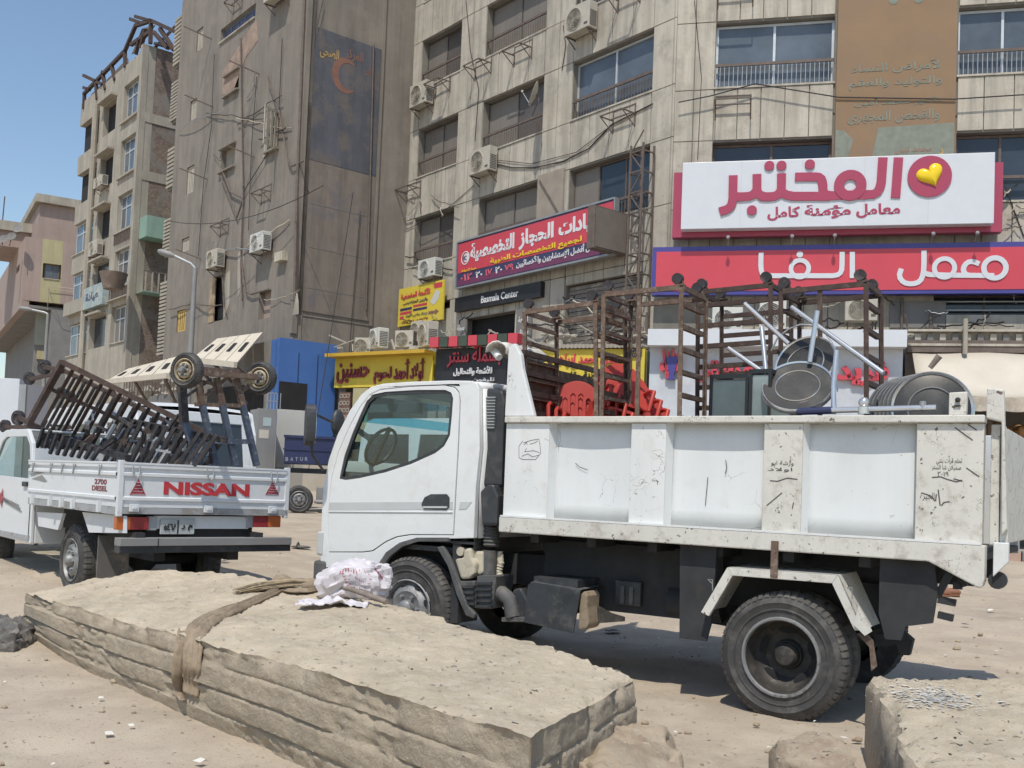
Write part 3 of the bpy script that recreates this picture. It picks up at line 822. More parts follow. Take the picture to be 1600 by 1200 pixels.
put('stripe', MB().box(wY*.05, wY*.14, -.006, -.002, hY*.18, hY*.26), MATS['sign_red'], ty)
tx(ty, 'سونار رباعى الأبعاد', wY*.18, hY*.20, wY*.5, hY*.09, m_navy, bold=.02)
tx(ty, '٠١١٢٥٦٨٤ ٠١٠٩٤٣٧', wY*.08, hY*.06, wY*.62, hY*.07, m_maroon)
put('logo', MB().box(wY*.80, wY*.97, -.006, -.002, hY*.82, hY*.95), MATS['sign_red'], ty)
put('scan_picture', MB().poly([(wY*.85, hY*.78), (wY*.93, hY*.72), (wY*.90, hY*.52), (wY*.80, hY*.40), (wY*.72, hY*.50), (wY*.78, hY*.62)], -.006, -.002), m_acw2, ty)
put('arrow', MB().poly([(wY*.70, hY*.26), (wY*.85, hY*.26), (wY*.85, hY*.30), (wY*.92, hY*.22), (wY*.85, hY*.14), (wY*.85, hY*.18), (wY*.70, hY*.18)], -.006, -.002), m_orange, ty)

# ------------------------------------------------------------ the two big laboratory signs
OUT1 = .55
def sq(fr, c, out):      # rectangle spanned by its picture corners, averaged
    p = [fr.px(u, v, out) for u, v in c]
    return min(q[0] for q in p), max(q[0] for q in p), sum(sorted(q[1] for q in p)[:2])/2, sum(sorted(q[1] for q in p)[2:])/2
OUT1 = .5
a0, a1, b0, b1 = sq(FR_, [(1055, 262), (1568, 248), (1050, 370), (1565, 363)], OUT1)
tl = thing('lab_sign', FR_.M, 'white laboratory sign with crimson Arabic name and a yellow heart, in a crimson tray', 'sign')
_, zc = FR_.px(1300, 355, OUT1+.3)
put('tray', MB().box(a0, a1, -OUT1, -OUT1+.25, b0, b1-.1), m_crim, tl)
c0, c1, d0, d1 = sq(FR_, [(1067, 254), (1555, 238), (1066, 357), (1552, 350)], OUT1+.3)
put('white_board', MB().box(c0, c1, -OUT1-.3, -OUT1-.02, d0, d1), m_signw, tl, bevel=.01)
for k in range(1, 5):
    xx = c0+(c1-c0)*k/5; put('board_seam', MB().box(xx-.004, xx+.004, -OUT1-.303, -OUT1-.3, d0+.02, d1-.02), m_trim, tl)
so_ = OUT1+.3
z1 = lambda p: (1100+p[0]/4.0, 230+p[1]/4.0)
WS = .205
ls = [[(1215, 66), (1205, 200), (1196, 318)],
      [(1118, 66), (1112, 150), (1106, 240), (1075, 295), (1000, 298)],
      [(1010, 300), (960, 300), (860, 300), (790, 306), (744, 290), (742, 225), (728, 190), (690, 186), (568, 188)],
      [(790, 308), (660, 308), (545, 308)],
      [(484, 166), (484, 230), (482, 270), (500, 296), (560, 309)],
      [(484, 270), (455, 306), (400, 312), (350, 308)],
      [(331, 170), (331, 230), (330, 270), (345, 300), (390, 313)],
      [(331, 270), (300, 306), (240, 312), (185, 310)],
      [(183, 178), (181, 260), (180, 340), (160, 385), (98, 405)]]
st = strokes(FR_, ls, WS, so_, .03, dots=[((408, 118), .115), ((484, 117), .115), ((661, 109), .115), ((299, 396), .115)], rings=[((913, 240), .36, .135)], conv=z1)
put('lettering', st, m_crim, tl)
hx, hz = FR_.px(*z1((1409, 184)), so_)
put('logo_disc', MB().lathe([(.001, 0), (.475, 0), (.475, .03), (.001, .03)], Matrix.Translation((hx, -so_-.035, hz)), 40), m_crim, tl)
# heart: inflated outline
def heart_mb(x, y, z, s_, tilt):
    mb = MB(); n = 36; vs = []; rings_ = [(1, 0), (.93, .07), (.75, .13), (.5, .17), (.2, .185), (0.01, .19)]
    for k_, d_ in rings_:
        for i in range(n):
            t = 2*math.pi*i/n
            hx_ = 16*math.sin(t)**3/17; hz_ = (13*math.cos(t)-5*math.cos(2*t)-2*math.cos(3*t)-math.cos(4*t))/17+.1
            p = Vector((hx_*k_, hz_*k_)); c_, s__ = math.cos(tilt), math.sin(tilt)
            vs.append((x+s_*(p.x*c_-p.y*s__), y-d_*s_*1.6, z+s_*(p.x*s__+p.y*c_)))
    m_ = len(rings_)
    return mb.add(vs, [(j*n+i, j*n+(i+1) % n, (j+1)*n+(i+1) % n, (j+1)*n+i) for j in range(m_-1) for i in range(n)])
put('heart', heart_mb(hx+.03, -so_-.035, hz, .31, .42), m_heart, tl, smooth=70)
x, z = FR_.px(*z1((395, 465)), so_); x2, z2 = FR_.px(*z1((1225, 432)), so_); _, z3 = FR_.px(*z1((800, 375)), so_)
wd = x2-x
def fitw(parent, M, s_, x, z, w, h, m, y, bold): put('lettering', shift(text_mb(s_, w, h, .008, bold), Matrix.Translation((x, y, z))), m, parent, M)
fitw(tl, None, 'كامل', x, z+.02, wd*.25, .33, m_crim, -so_-.002, .035)
fitw(tl, None, 'مؤمنة', x+wd*.285, z+.04, wd*.35, .33, m_crim, -so_-.002, .035)
fitw(tl, None, 'معامل', x+wd*.675, z+.04, wd*.325, .33, m_crim, -so_-.002, .035)
# red sign below
OUT2 = .45
e0, _, f0, f1 = sq(FR_, [(1020, 387), (1640, 376), (1020, 456), (1640, 463)], OUT2)
e1 = 9.6
tr_ = thing('lab_sign', FR_.M, 'long red sign with white Arabic lettering and a blue frame, below the white laboratory sign', 'sign')
put('board', MB().box(e0, e1, -OUT2, -OUT2+.25, f0, f1), m_signb, tr_)
put('red_face', MB().box(e0+.10, e1, -OUT2-.012, -OUT2-.002, f0+.09, f1-.12), m_signr, tr_)
z2c = lambda p: (1160+p[0]/3.636, 370+p[1]/3.636)
so2 = OUT2+.013
wl = .115
ls2 = [[(1050, 215), (1050, 215), (1200, 219), (1330, 220), (1430, 221)], [(1345, 155), (1310, 140), (1275, 145), (1252, 180), (1262, 212), (1290, 220)],
       [(1031, 78), (1031, 150), (1028, 210), (1010, 255), (965, 270), (915, 262), (888, 225), (903, 182)], [(1028, 205), (1060, 215)],
       [(624, 86), (624, 150), (624, 235)], [(566, 86), (566, 150), (563, 200), (535, 222), (450, 222), (350, 222), (230, 222), (160, 222), (115, 218), (104, 180), (106, 90)]]
st = strokes(FR_, ls2, wl, so2, .015, dots=[((326, 101), .075)], rings=[((1147, 178), .27, .165), ((1433, 178), .29, .175), ((326, 182), .255, .15)], conv=z2c)
put('lettering', st, m_signw, tr_)
for u in (1008+130, 1237, 1303, 1455, 1523):
    x, z = FR_.px(u, 376, OUT2+.05); put('spotlight', MB().beam((x, -OUT2+.05, f1-.02), (x, -OUT2-.3, f1+.14), .02).ell((x, -OUT2-.32, f1+.13), .05, .06, .05, 8), m_galv, tr_)
# ------------------------------------------------------------ tall brown rendered building
CB = at_depth(459, 480, 31.5); CB = (CB.x, CB.y)
LB = 10.95
FBL = Fr(CB[0]-LB*math.cos(R(LA)), CB[1]-LB*math.sin(R(LA)), LA)
FBR = Fr(CB[0], CB[1], 90+LA)
TB = Matrix.Translation((*CB, 0))
brn = thing('apartment_building', TB, 'tall brown rendered apartment building with a faded blue painted board on its side', 'building')
MBL = TB.inverted() @ FBL.M; MBR = TB.inverted() @ FBR.M
def rect(fr, u0_, v0_, u1_, v1_, out=0):
    "rectangle on a wall from the picture corners of its lower left and upper right"
    x0, z0 = fr.px(u0_, v0_, out); x1, z1 = fr.px(u1_, v1_, out)
    return x0, x1, z0, z1
opb = [rect(FBL, 344, 68, 400, 12-8), rect(FBL, 419, 238, 437, 178), rect(FBL, 352, 152, 374, 108), rect(FBL, 345, 270, 368, 224), rect(FBL, 306, 82, 318, 40),
       rect(FBL, 296, 190, 308, 152), rect(FBL, 290, 305, 304, 256), rect(FBL, 283, 395, 296, 369), rect(FBL, 275, 520, 291, 482), rect(FBL, 325, 505, 352, 428), rect(FBL, 403, 500, 424, 452)]
put('wall', wall_mb(FBL, -.0, LB, 0, 22, opb, 0, .3), m_brown, brn, MBL)
zov = FBR.px(458, 491)[1]; zsoff = zov
# right-hand side: an overhanging mass carrying the painted board
bw = FBR.px(588, 300)[0]
put('wall', MB().box(.34, bw, 0, 6, zov, 22).box(.02, .33, 0, .4, zov, 22), m_brown, brn, MBR)
put('wall', MB().box(.9, bw+9, 1.3, 8, 0, 22), m_brown, brn, MBR)
put('pier', MB().box(-.05, .12, -.05, .12, zov-.6, 22).box(bw-.06, bw+.05, -.05, .1, zov, 22), m_brown, brn, MBR)
body = MB().box(.3, LB-.02, .32, 9, 0, 22); put('wall_core', body, m_brown, brn, MBL)
x0, x1, z0, z1 = rect(FBR, 487, 478, 587, 76, .04)
x1 = bw-.07
bx0 = FBR.px(492, 100, .04)[0]
_, zt = FBR.px(497, 42, .04)
pb = MB().box(bx0, x1, -.04, -.0, zt-4.3, zt); put('painted_board', pb, m_bluesign, brn, MBR, label='faded blue painted board with a red crescent')
pb = MB().box(bx0, x1, -.035, -.0, zov+.15, zt-4.31); put('panel', pb, mat('stained_board', (.20, .17, .145), .85, var=.15, streak=.35, c2=(.15, .14, .15), s2=1.2), brn, MBR)
for z in (zov+.9, zov+2.2, zov+3.6): put('seam', MB().box(bx0+.1, x1-.2, -.041, -.036, z, z+.02), m_grey, brn, MBR)
# crescent and faded words
cx, cz = FBR.px(540, 118, .05)
n = 26; out_ = [(cx+.50*math.cos(a), cz+.58*math.sin(a)) for a in [R(55)+R(250)*i/(n-1) for i in range(n)]]
inn = [(cx+.14+.40*math.cos(a), cz+.0+.44*math.sin(a)) for a in [R(60)+R(240)*i/(n-1) for i in range(n)]][::-1]
put('crescent', MB().poly(out_+inn, -.046, -.041), m_orange, brn, MBR)
for s_, ua, ub, v, h, mm in (('الصحى', 500, 530, 84, .42, m_goldl), ('المركز', 540, 568, 88, .42, m_orange), ('طبى', 570, 583, 112, .4, m_orange)):
    xa, za = FBR.px(ua, v, .05); xb, _ = FBR.px(ub, v, .05)
    put('faded_lettering', shift(text_mb(s_, xb-xa, h, .004, .01), Matrix.Translation((xa, -.042, za-.1))), mm, brn, MBR)
# window openings: shutters, curtains, grilles
def shutter(parent, M, x0, x1, z0, z1, y, m, n=None, ang=0):
    t = thing_part('shutter', parent, M)
    put('shutter_frame', MB().box(x0, x0+.05, y-.03, y, z0, z1).box(x1-.05, x1, y-.03, y, z0, z1).box(x0+.05, x1-.05, y-.03, y, z1-.06, z1).box(x0+.05, x1-.05, y-.03, y, z0, z0+.06), m, t)
    n = n or max(4, int((x1-x0)/.16))
    for i in range(n):
        a = x0+.06+(x1-x0-.12)*i/n; b_ = a+(x1-x0-.12)/n*.62
        put('slat', MB().box(a, b_, y-.025, y-.01, z0+.07, z1-.07), m, t)
    return t
for i, o in enumerate(opb):
    a, b, c, d = o
    if i == 0:
        window(brn, MBL, a+.01, b-.01, c+.01, d-.01, .18, mat('blue_frame', (.14, .20, .30), .6), mat('curtain_stripes', (.10, .11, .20), .8, var=.6, vs=5), 5, .05, rail=False)
    elif i == 1:
        put('pane', MB().box(a, b, .2, .24, c, d), m_dark, brn, MBL)
        sh = shutter(brn, MBL @ Matrix.Translation((a, 0, 0)) @ Matrix.Rotation(R(-12), 4, 'Z'), -.95, 0, c-.1, d+.05, -.05, m_shut, 3)
        sh = shutter(brn, MBL @ Matrix.Translation((b, 0, 0)) @ Matrix.Rotation(R(-62), 4, 'Z'), 0, .75, c-.1, d+.05, -.02, m_shut, 3)
        put('sill', MB().box(a-.1, b+.1, -.15, .2, c-.08, c-.01), m_brown, brn, MBL)
    elif i in (9, 10):
        put('pane', MB().box(a, b, .2, .24, c, d), m_dark if i == 9 else m_pink, brn, MBL)
        if i == 9: put('door_leaf', MB().box(a+.02, a+.5, -.02, .02, c, d), mat('peeling_door', (.33, .25, .16), .9, var=.4, vs=3), brn, MBL)
    elif i in (2, 3):
        put('pane', MB().box(a, b, .16, .2, c, d), mat('dusty_pane', (.33, .29, .23), .8, var=.15, streak=.3), brn, MBL)
        put('lintel', MB().box(a-.1, b+.1, -.12, 0, d, d+.06), m_brown, brn, MBL)
        put('sill', MB().box(a-.1, b+.1, -.12, 0, c-.06, c), m_brown, brn, MBL)
    else:
        shutter(brn, MBL, a+.02, b-.02, c+.02, d-.02, .08, m_shuty if i == 8 else m_shut, 4)
        put('pane', MB().box(a, b, .2, .24, c, d), m_grey, brn, MBL)
x0, x1, z0, z1 = rect(FBL, 346, 152, 403, 66)
put('peeled_patch', MB().poly([(x0, z1-.2), (x1-.2, z1+.9), (x1, z0+1.2), (x1-.9, z0+.9), (x0+.9, z0-.2), (x0+.1, z0+.1)], -.012, 0), m_brown2, brn, MBL)
for u, v in ((350, 430), (372, 395)):
    x, z = FBL.px(u, v); put('peeled_patch', MB().poly([(x, z), (x+.5, z+.1), (x+.6, z-1.1), (x+.2, z-1.6), (x+.05, z-.8)], -.01, 0), m_old, brn, MBL)
# boxes, pipes and loose cables on the brown walls
for pts, r_ in (([(376, 60), (378, 200), (380, 300), (376, 410), (378, 470)], .03), ([(335, 85), (330, 200), (318, 285), (310, 400)], .012), ([(441, 60), (436, 170), (418, 240), (380, 300)], .014),
                ([(345, 260), (360, 300), (380, 310), (370, 340), (345, 275)], .03), ([(401, 120), (393, 230), (388, 360)], .012), ([(476, 0), (470, 150), (464, 300), (460, 470)], .06),
                ([(418, 118), (420, 130), (436, 175), (450, 250), (455, 260), (474, 252)], .03), ([(376, 400), (384, 455), (392, 460), (420, 452)], .03), ([(346, 400), (350, 480), (354, 490)], .03)):
    wallc(FBL, MBL, brn, pts, r_, .09, .0, m_rail if r_ > .02 else m_cable)
for pts, r_ in (([(584, 70), (578, 300), (572, 485)], .03), ([(563, 330), (555, 430), (545, 560)], .012), ([(505, 0), (500, 20), (496, 40)], .01)):
    wallc(FBR, MBR, brn, pts, r_, .09, .0, m_rail if r_ > .02 else m_cable)
for u, v, l_ in ((322, 58, 1.0), (395, 112, 1.0), (324, 163, 1.0), (316, 275, 1.0), (387, 240, .9), (306, 398, .9)):
    x, z = FBL.px(u, v); put('washing_line_bar', MB().beam((x+.55, 0, z-.25), (x+.3, -l_, z), .035), m_rail, brn, MBL)
for u, v in ((409, 306), (345, 357), (366, 10)):
    x, z = FBL.px(u, v); put('ac_bracket', shift(bracket_mb(.7, .4), Matrix.Translation((x, 0, z))), m_rail, brn, MBL)
x0, x1, z0, z1 = rect(FBL, 437, 411, 450, 393); put('junction_box', MB().box(x0, x1, -.2, 0, z0, z1), m_cream, brn, MBL)
x0, x1, z0, z1 = rect(FBL, 466, 494, 476, 458); put('torn_sheet', MB().poly([(x0, z0), (x1, z0), (x1-.05, z1-.3), ((x0+x1)/2, z1)], -.2, -.16), m_old, brn, MBL)
# openings in the recessed right-hand wall
FB3 = FBR.sub(0, 1.3)
for (ua, va, ub, vb) in ((592, 100, 618, 68), (588, 232, 610, 202)):
    x0, x1, z0, z1 = rect(FB3, ua, va, ub, vb)
    put('pane', MB().box(x0, x1, 1.27, 1.299, z0, z1), m_dark, brn, MBR); put('window_frame', MB().box(x0-.05, x0, 1.22, 1.3, z0, z1).box(x1, x1+.05, 1.22, 1.3, z0, z1), m_rail, brn, MBR)
ac_at(FBL, 389, 368, 409, 396, 'air conditioner hung on the brown wall above the tall dark patch', False)
ac_at(FBL, 321, 394, 337, 421, 'air conditioner on the brown wall above an open dark doorway')
ac_at(FB3, 603, 97, 634, 130, 'white air conditioner in the shaded gap between brown and clad buildings', False, -.1)
ac_at(FBL, 411, -22, 436, 6, 'air conditioner at the very top edge of the picture on the brown wall')
# striped balconies at the far end, each slat an object
xe = 0.0
for (va, vb, na) in ((82, 8, 12), (182, 122, 12), (285, 222, 10), (388, 332, 10), (548, 430, 20)):
    x0, z0 = FBL.px(282 if va < 100 else 262, va); _, z1 = FBL.px(282 if va < 100 else 262, vb)
    n_ = na; dz = (z1-z0)/n_
    for k in range(n_):
        put('slat', MB().box(-1.5, -.02, .3, .36, z0+k*dz, z0+k*dz+dz*.62).box(-1.56, -1.5, .3, 2.5, z0+k*dz, z0+k*dz+dz*.62), m_old, brn, MBL)
    put('balcony_slab', MB().box(-1.45, 0, .37, 2.6, z0-.12, z0-.01), m_brown, brn, MBL)
    put('balcony_back', MB().box(-1.42, 0, .40, .44, z0, z1-.05), m_grey, brn, MBL)
put('wall', MB().box(-1.0, .3, 1.2, 5, 0, 22), m_brown, brn, MBL)

# ------------------------------------------------------------ cream building with brick flank
CG = at_depth(220, 300, 47.0); CG = (CG.x, CG.y)
LG = 15.0
FG = Fr(CG[0]-LG*math.cos(R(LA)), CG[1]-LG*math.sin(R(LA)), LA)
FGS = Fr(CG[0], CG[1], 90+LA)
TG = Matrix.Translation((*CG, 0))
gre = thing('apartment_building', TG, 'narrow cream building with wide windows, raw brick flank and a wrecked roof canopy', 'building')
MG = TG.inverted() @ FG.M; MGS = TG.inverted() @ FGS.M
_, ztop = FG.px(234, 70)
opg = []
rows = [(u0_, v0_, u1_, v1_) for u0_, v0_, u1_, v1_ in
        ((193, 191, 228, 130-8), (187, 279, 222, 218-8), (182, 362, 215, 302+4), (174, 452, 210, 400-6), (170, 552, 205, 500-6))]
xr0 = sum(FG.px(r_[0], r_[1])[0] for r_ in rows)/5; xr1 = sum(FG.px(r_[2], r_[3])[0] for r_ in rows)/5
zr = [(FG.px(r_[0], r_[1])[1], FG.px(r_[2], r_[3])[1]) for r_ in rows]
sty = (zr[0][0]-zr[3][0])/3
zr = [(zr[3][0]+sty*k, zr[3][0]+sty*k+sty*.66) for k in (3, 2, 1, 0, -1)]
xe0 = FG.px(119, 300)[0]
xm0, xm1 = FG.px(159, 230)[0], FG.px(178, 230)[0]
xl0, xl1 = FG.px(116, 350)[0], FG.px(146, 350)[0]
for k, (a, b) in enumerate(zr):
    opg.append((xr0, xr1, a, b)); opg.append((xl0, xl1, a-.1, b-.2)); opg.append((xm0, xm1, a, b-.2) if k < 3 else (xm0-.3, xm1+.3, a, b-.2))
put('wall', wall_mb(FG, xe0, LG, 0, ztop, opg, 0, .35), m_old, gre, MG)
put('wall_core', MB().box(xe0+.05, LG-.05, .36, 9, 0, ztop-.3), m_grey, gre, MG)
put('brick_flank', MB().box(-.0, 9, 0.01, .35, 0, ztop), m_brick, gre, MGS)
put('column', MB().box(-.28, -.001, -.02, .3, 0, ztop), m_old, gre, MGS)
for z in [a-.75 for a, b in zr[:3]]: put('concrete_band', MB().box(.0, 9, -.03, .005, z, z+.45), m_old, gre, MGS)
for za, zb in ((zr[3][1]+.1, zr[2][0]+.15), (zr[4][1]+.3, zr[3][0]-.6)):
    put('green_parapet', MB().box(.02, 5, -1.0, .0, za, zb), m_green, gre, MGS)
put('balcony_rail', MB().box(.02, 5, -.98, -.93, zr[3][0]+.3, zr[3][0]+.36), m_rail, gre, MGS)
for k in range(14): put('baluster', MB().box(.1+k*.3, .16+k*.3, -.98, -.93, zr[3][0]-.6, zr[3][0]+.3), m_old, gre, MGS)
for k, (a, b) in enumerate(zr):
    window(gre, MG, xr0+.02, xr1-.02, a+.02, b-.02, .22, m_alu, m_winb if k < 4 else m_win, 4, .06, rail=False, trans=.6, sill=True, panes2=[m_winb, m_winb, m_winb, m_win] if k < 3 else [m_blind, m_blind2, m_blind, m_blind])
    if k < 2: put('pane', MB().box(xl0, xl1, .3, .35, a-.1, b-.2), m_dark, gre, MG)
    else: window(gre, MG, xl0+.02, xl1-.02, a-.08, b-.22, .2, m_alu, m_winb, 3, .06, rail=False, trans=.55, panes2=[m_winb, m_blind, m_win])
    put('pane', MB().box(opg[k*3+2][0], opg[k*3+2][1], .28, .33, a, b-.2), m_win if k > 2 else m_dark, gre, MG)
    if k < 4:
        put('sill', MB().box(xr0-.15, xr1+.1, -.12, 0, a-.12, a-.02), m_old, gre, MG)
    if k in (2, 3):
        n_ = 14
        for q in range(n_): put('baluster', MB().box(xr0+(xr1-xr0)*q/n_, xr0+(xr1-xr0)*q/n_+.07, -.1, -.05, a-.65, a-.13), m_rail, gre, MG)
    put('shadow_shelf', MB().box(xm0-.1, xm1+.1, -.35, 0, b-.15, b-.05), m_old, gre, MG)
px_ = FG.px(150, 250)[0]
put('downpipe', MB().tube([(px_, -.15, 3), (px_, -.15, ztop-1)], .16, 8), m_old, gre, MG)
xx0, zz0 = FG.px(160, 455, 1.2); xx1, zz1 = FG.px(194, 438, 1.2)
put('balcony_tub', MB().lathe([(.01, 0), (.42, 0), (.62, .75), (.56, .75)], Matrix.Translation(((xx0+xx1)/2, -1.2, zz0-.1)) @ Matrix.Rotation(R(90), 4, 'X'), 20), mat('rusty_tub', (.20, .15, .12), .9, var=.2, c2=(.3, .26, .22), s2=2), gre, MG, smooth=50)
# bright lower parapets
x0, z0 = FG.px(106, 522); put('parapet', MB().box(xe0, xm0-.5, -.3, 0, zr[4][1]+.25, zr[4][1]+.95), m_old, gre, MG)
put('parapet', MB().box(xr0-.3, LG, -.25, 0, zr[4][1]+.3, zr[3][0]-.7), m_old, gre, MG)
put('sign_board', MB().box(xm0-.4, xr0-.4, -.35, -.05, zr[4][1]+.2, zr[4][1]+1.3), mat('pale_blue_sign', (.30, .37, .38), .8, var=.2, c2=(.5, .46, .38), s2=2), gre, MG)
tx(gre, 'عيادة', xm0-.1, zr[4][1]+.5, 2.0, .5, m_navy, M=None)
gre_t = [o for o in col.objects if o.name.startswith('lettering')][-1]; gre_t.matrix_local = MG @ Matrix.Translation((xm0, -.36, zr[4][1]+.5)); gre_t.data.transform(Matrix.Translation((-(xm0-.1), .01, -(zr[4][1]+.5))))
# wrecked canopy on the roof
rc = random.Random(3)
def roofp(u, v, out=0): 
    x, z = FG.px(u, v, out); return Vector((x, -out, z))
for a, b in (((131, 170), (132, 145)), ((131, 147), (195, 80)), ((195, 80), (212, 40)), ((195, 80), (196, 105)), ((212, 40), (236, 32)), ((236, 32), (235, 68)), ((236, 32), (275, 50)), ((205, 70), (234, 50)),
             ((160, 112), (165, 140)), ((131, 118), (160, 132)), ((131, 137), (140, 140)), ((204, 30), (220, 36)), ((212, 26), (240, 34)), ((218, 60), (212, 85)), ((228, 45), (220, 75)), ((175, 105), (180, 125)), ((150, 130), (152, 155)), ((240, 50), (262, 75)), ((250, 45), (272, 78))):
    put('canopy_beam', MB().beam(roofp(*a), roofp(*b), .16, .16), m_rustd, gre, MG)
for poly_ in ([(196, 82), (212, 42), (232, 36), (206, 72)], [(133, 146), (150, 128), (154, 150), (133, 168)], [(156, 124), (190, 88), (192, 108), (170, 125)], [(165, 128), (176, 118), (178, 132), (168, 142)]):
    pts = [FG.px(*p) for p in poly_]; put('canopy_sheet', MB().poly([(p[0], p[1]) for p in pts], .3, .34), mat('tattered_sheet', (.16, .15, .15), .9, var=.4, vs=2), gre, MG)
put('canopy_sheet', MB().box(.2, 7, -.2, .0, ztop+.1, ztop+.18, Matrix.Rotation(R(0), 4, 'Y')), MATS['tattered_sheet'], gre, MGS)
for k in range(5): put('canopy_beam', MB().beam((.3+k*1.3, 0, ztop), (1.4+k*1.3, .2, ztop+1.6-.28*k), .12), m_rustd, gre, MGS)
ac_at(FG, 137, 378, 150, 402, 'dusty air conditioner on the cream building beside its wide downpipe')
ac_at(FG, 145, 281, 158, 296, 'small air conditioner high on the cream building under the balcony')

# ------------------------------------------------------------ pink and yellow building far left
CP = at_depth(38, 400, 72.0)
FP1 = Fr(CP.x-22*math.cos(R(LA-8)), CP.y-22*math.sin(R(LA-8)), LA-8)
FP2 = Fr(CP.x, CP.y, 26)
TP = Matrix.Translation((CP.x, CP.y, 0))
pnk = thing('corner_building', TP, 'low pink and yellow building with a dark recessed ground storey, farthest left', 'building')
MP1, MP2 = TP.inverted() @ FP1.M, TP.inverted() @ FP2.M
zb = FP2.px(60, 471)[1]; zt = FP2.px(60, 372)[1]; zt2 = FP2.px(60, 338)[1]
xw = FP2.px(112, 400)[0]
xy0 = FP2.px(66, 400)[0]; xy1 = FP2.px(98, 400)[0]
put('wall', MB().box(0, xy0, 0, 10, zb, zt), m_pink, pnk, MP2)
put('wall', wall_mb(FP2, xy0, xy1, zb, zt, [rect(FP2, 66, 434, 96, 414)], 0, .4), m_yell, pnk, MP2)
put('wall', MB().box(xy1, xw+5, 0, 10, zb, zt), m_pink, pnk, MP2)
a, b, c, d = rect(FP2, 66, 434, 96, 414); window(pnk, MP2, a+.1, b-.1, c, d, .25, m_rail, m_winb, 2, .1, rail=False)
put('wall_core', MB().box(xy0, xy1, .41, 9, zb, zt), m_pink, pnk, MP2)
opp = [rect(FP1, 3, 430, 8, 421), rect(FP1, 25, 430, 31, 411)]
put('wall', wall_mb(FP1, 0, 22, zb-.5, zt, opp, 0, .5), m_pink, pnk, MP1)
for o in opp: put('pane', MB().box(o[0], o[1], .3, .35, o[2], o[3]), m_dark, pnk, MP1)
put('overhang_floor', MB().box(-12, 22, .51, 12, zb-.49, zb-.3), m_grey, pnk, MP1)
put('ground_storey', MB().box(-12, 22.5, 2, 12, 0, zb-.5), m_grey, pnk, MP1)
put('ground_storey', MB().box(1, xw+5, 1.4, 9, 0, zb-.01), m_grey, pnk, MP2)
put('painted_panel', MB().box(FP2.px(56, 500, -1.4)[0], FP2.px(97, 500, -1.4)[0], 1.3, 1.39, FP2.px(70, 540, -1.4)[1], zb-.15), mat('pale_green_panel', (.32, .32, .26), .85, var=.1, vs=1), pnk, MP2)
put('yellow_band', MB().box(1.2, xw+5, 1.25, 1.39, FP2.px(70, 562, -1.4)[1], FP2.px(70, 549, -1.4)[1]), m_yell, pnk, MP2)
put('upper_storey', MB().box(0, 22, .8, 9, zt, zt2+1), m_pink, pnk, MP1)
put('roof_parapet', MB().box(-1, 22.4, .5, 9, zt2+1.02, zt2+1.6), m_old, pnk, MP1)
put('upper_storey', MB().box(-3, xw+5, 4.5, 11, zt, zt2-.4), m_pink, pnk, MP2)
put('roof_parapet', MB().box(-3, xw+5, 4.2, 11, zt2-.39, zt2+.3), m_old, pnk, MP2)
for (ua, va, ub, vb) in ((68, 362, 82, 350), (104, 375, 112, 358)):
    a, b, c, d = rect(FP2, ua, va, ub, vb, -4.5); put('window', MB().box(a, b, 4.4, 4.49, c, d), m_win, pnk, MP2)
a, b, c, d = rect(FP2, 55, 372, 66, 352, -4.5); put('pier', MB().box(a, b, 4.35, 4.49, c, d), m_old, pnk, MP2)
put('ac_bracket', shift(bracket_mb(3, 1.5, 1.5), Matrix.Translation((FP2.px(76, 452)[0], 0, FP2.px(76, 452)[1]))), m_cream, pnk, MP2)
for u, v in ((58, 340), (63, 340), (4, 330)):
    p = TP.inverted() @ at_depth(u, v, 80); put('rebar', MB().tube([p-Vector((0, 0, 2)), p+Vector((.1, 0, 1.2))], .05, 5), m_rail, pnk)
for i, (u, v) in enumerate(((28, 358), (5, 374), (18, 370))):
    p = at_depth(u, v, 71+i*.5)
    t = thing('satellite_dish', Matrix.Translation(p) @ Matrix.Rotation(R(-25), 4, 'X'), ('largest dark dish on the pink roof', 'dark dish on the pink roof cut by the picture edge', 'middle dark dish on the pink roof')[i], 'satellite dish', 'satellite dishes')
    put('reflector', MB().lathe([(.001, 0), (.24, -.03), (.34, -.08)], None, 20), m_grey, t, smooth=60)
    put('mount', MB().beam((0, 0, 0), (0, .1, -.7), .05), m_rail, t)

# low blocks closing the far end of the street
rc = random.Random(8)
for i, (u, w_, h_, m_) in enumerate(((-60, 14, 9, m_old), (10, 9, 7, m_pink), (62, 12, 8, m_old), (105, 10, 10, m_brown))):
    p = at_depth(u, 600, 104+i*2); t = thing('distant_building', Matrix.Translation((p.x, p.y, 0)) @ Matrix.Rotation(R(12), 4, 'Z'), ('plain cream block far up the street, cut by the left edge', 'low pink block far up the street beneath the overhang', 'low cream block far up the street behind the thin lamp', 'brown block far up the street beside the cream building')[i], 'building', 'distant low buildings')
    ops = [(1+k*2.4, 2.2+k*2.4, z, z+1.3) for k in range(int(w_/2.4)) for z in (2.5, 5.5) if z+1.5 < h_]
    put('wall', wall_mb(None, 0, w_, 0, h_, ops, 0, .3), m_, t); put('wall_core', MB().box(.05, w_-.05, .31, 8, 0, h_-.1), m_, t)
    for o in ops: put('window', MB().box(o[0], o[1], .2, .25, o[2], o[3]), m_win, t)
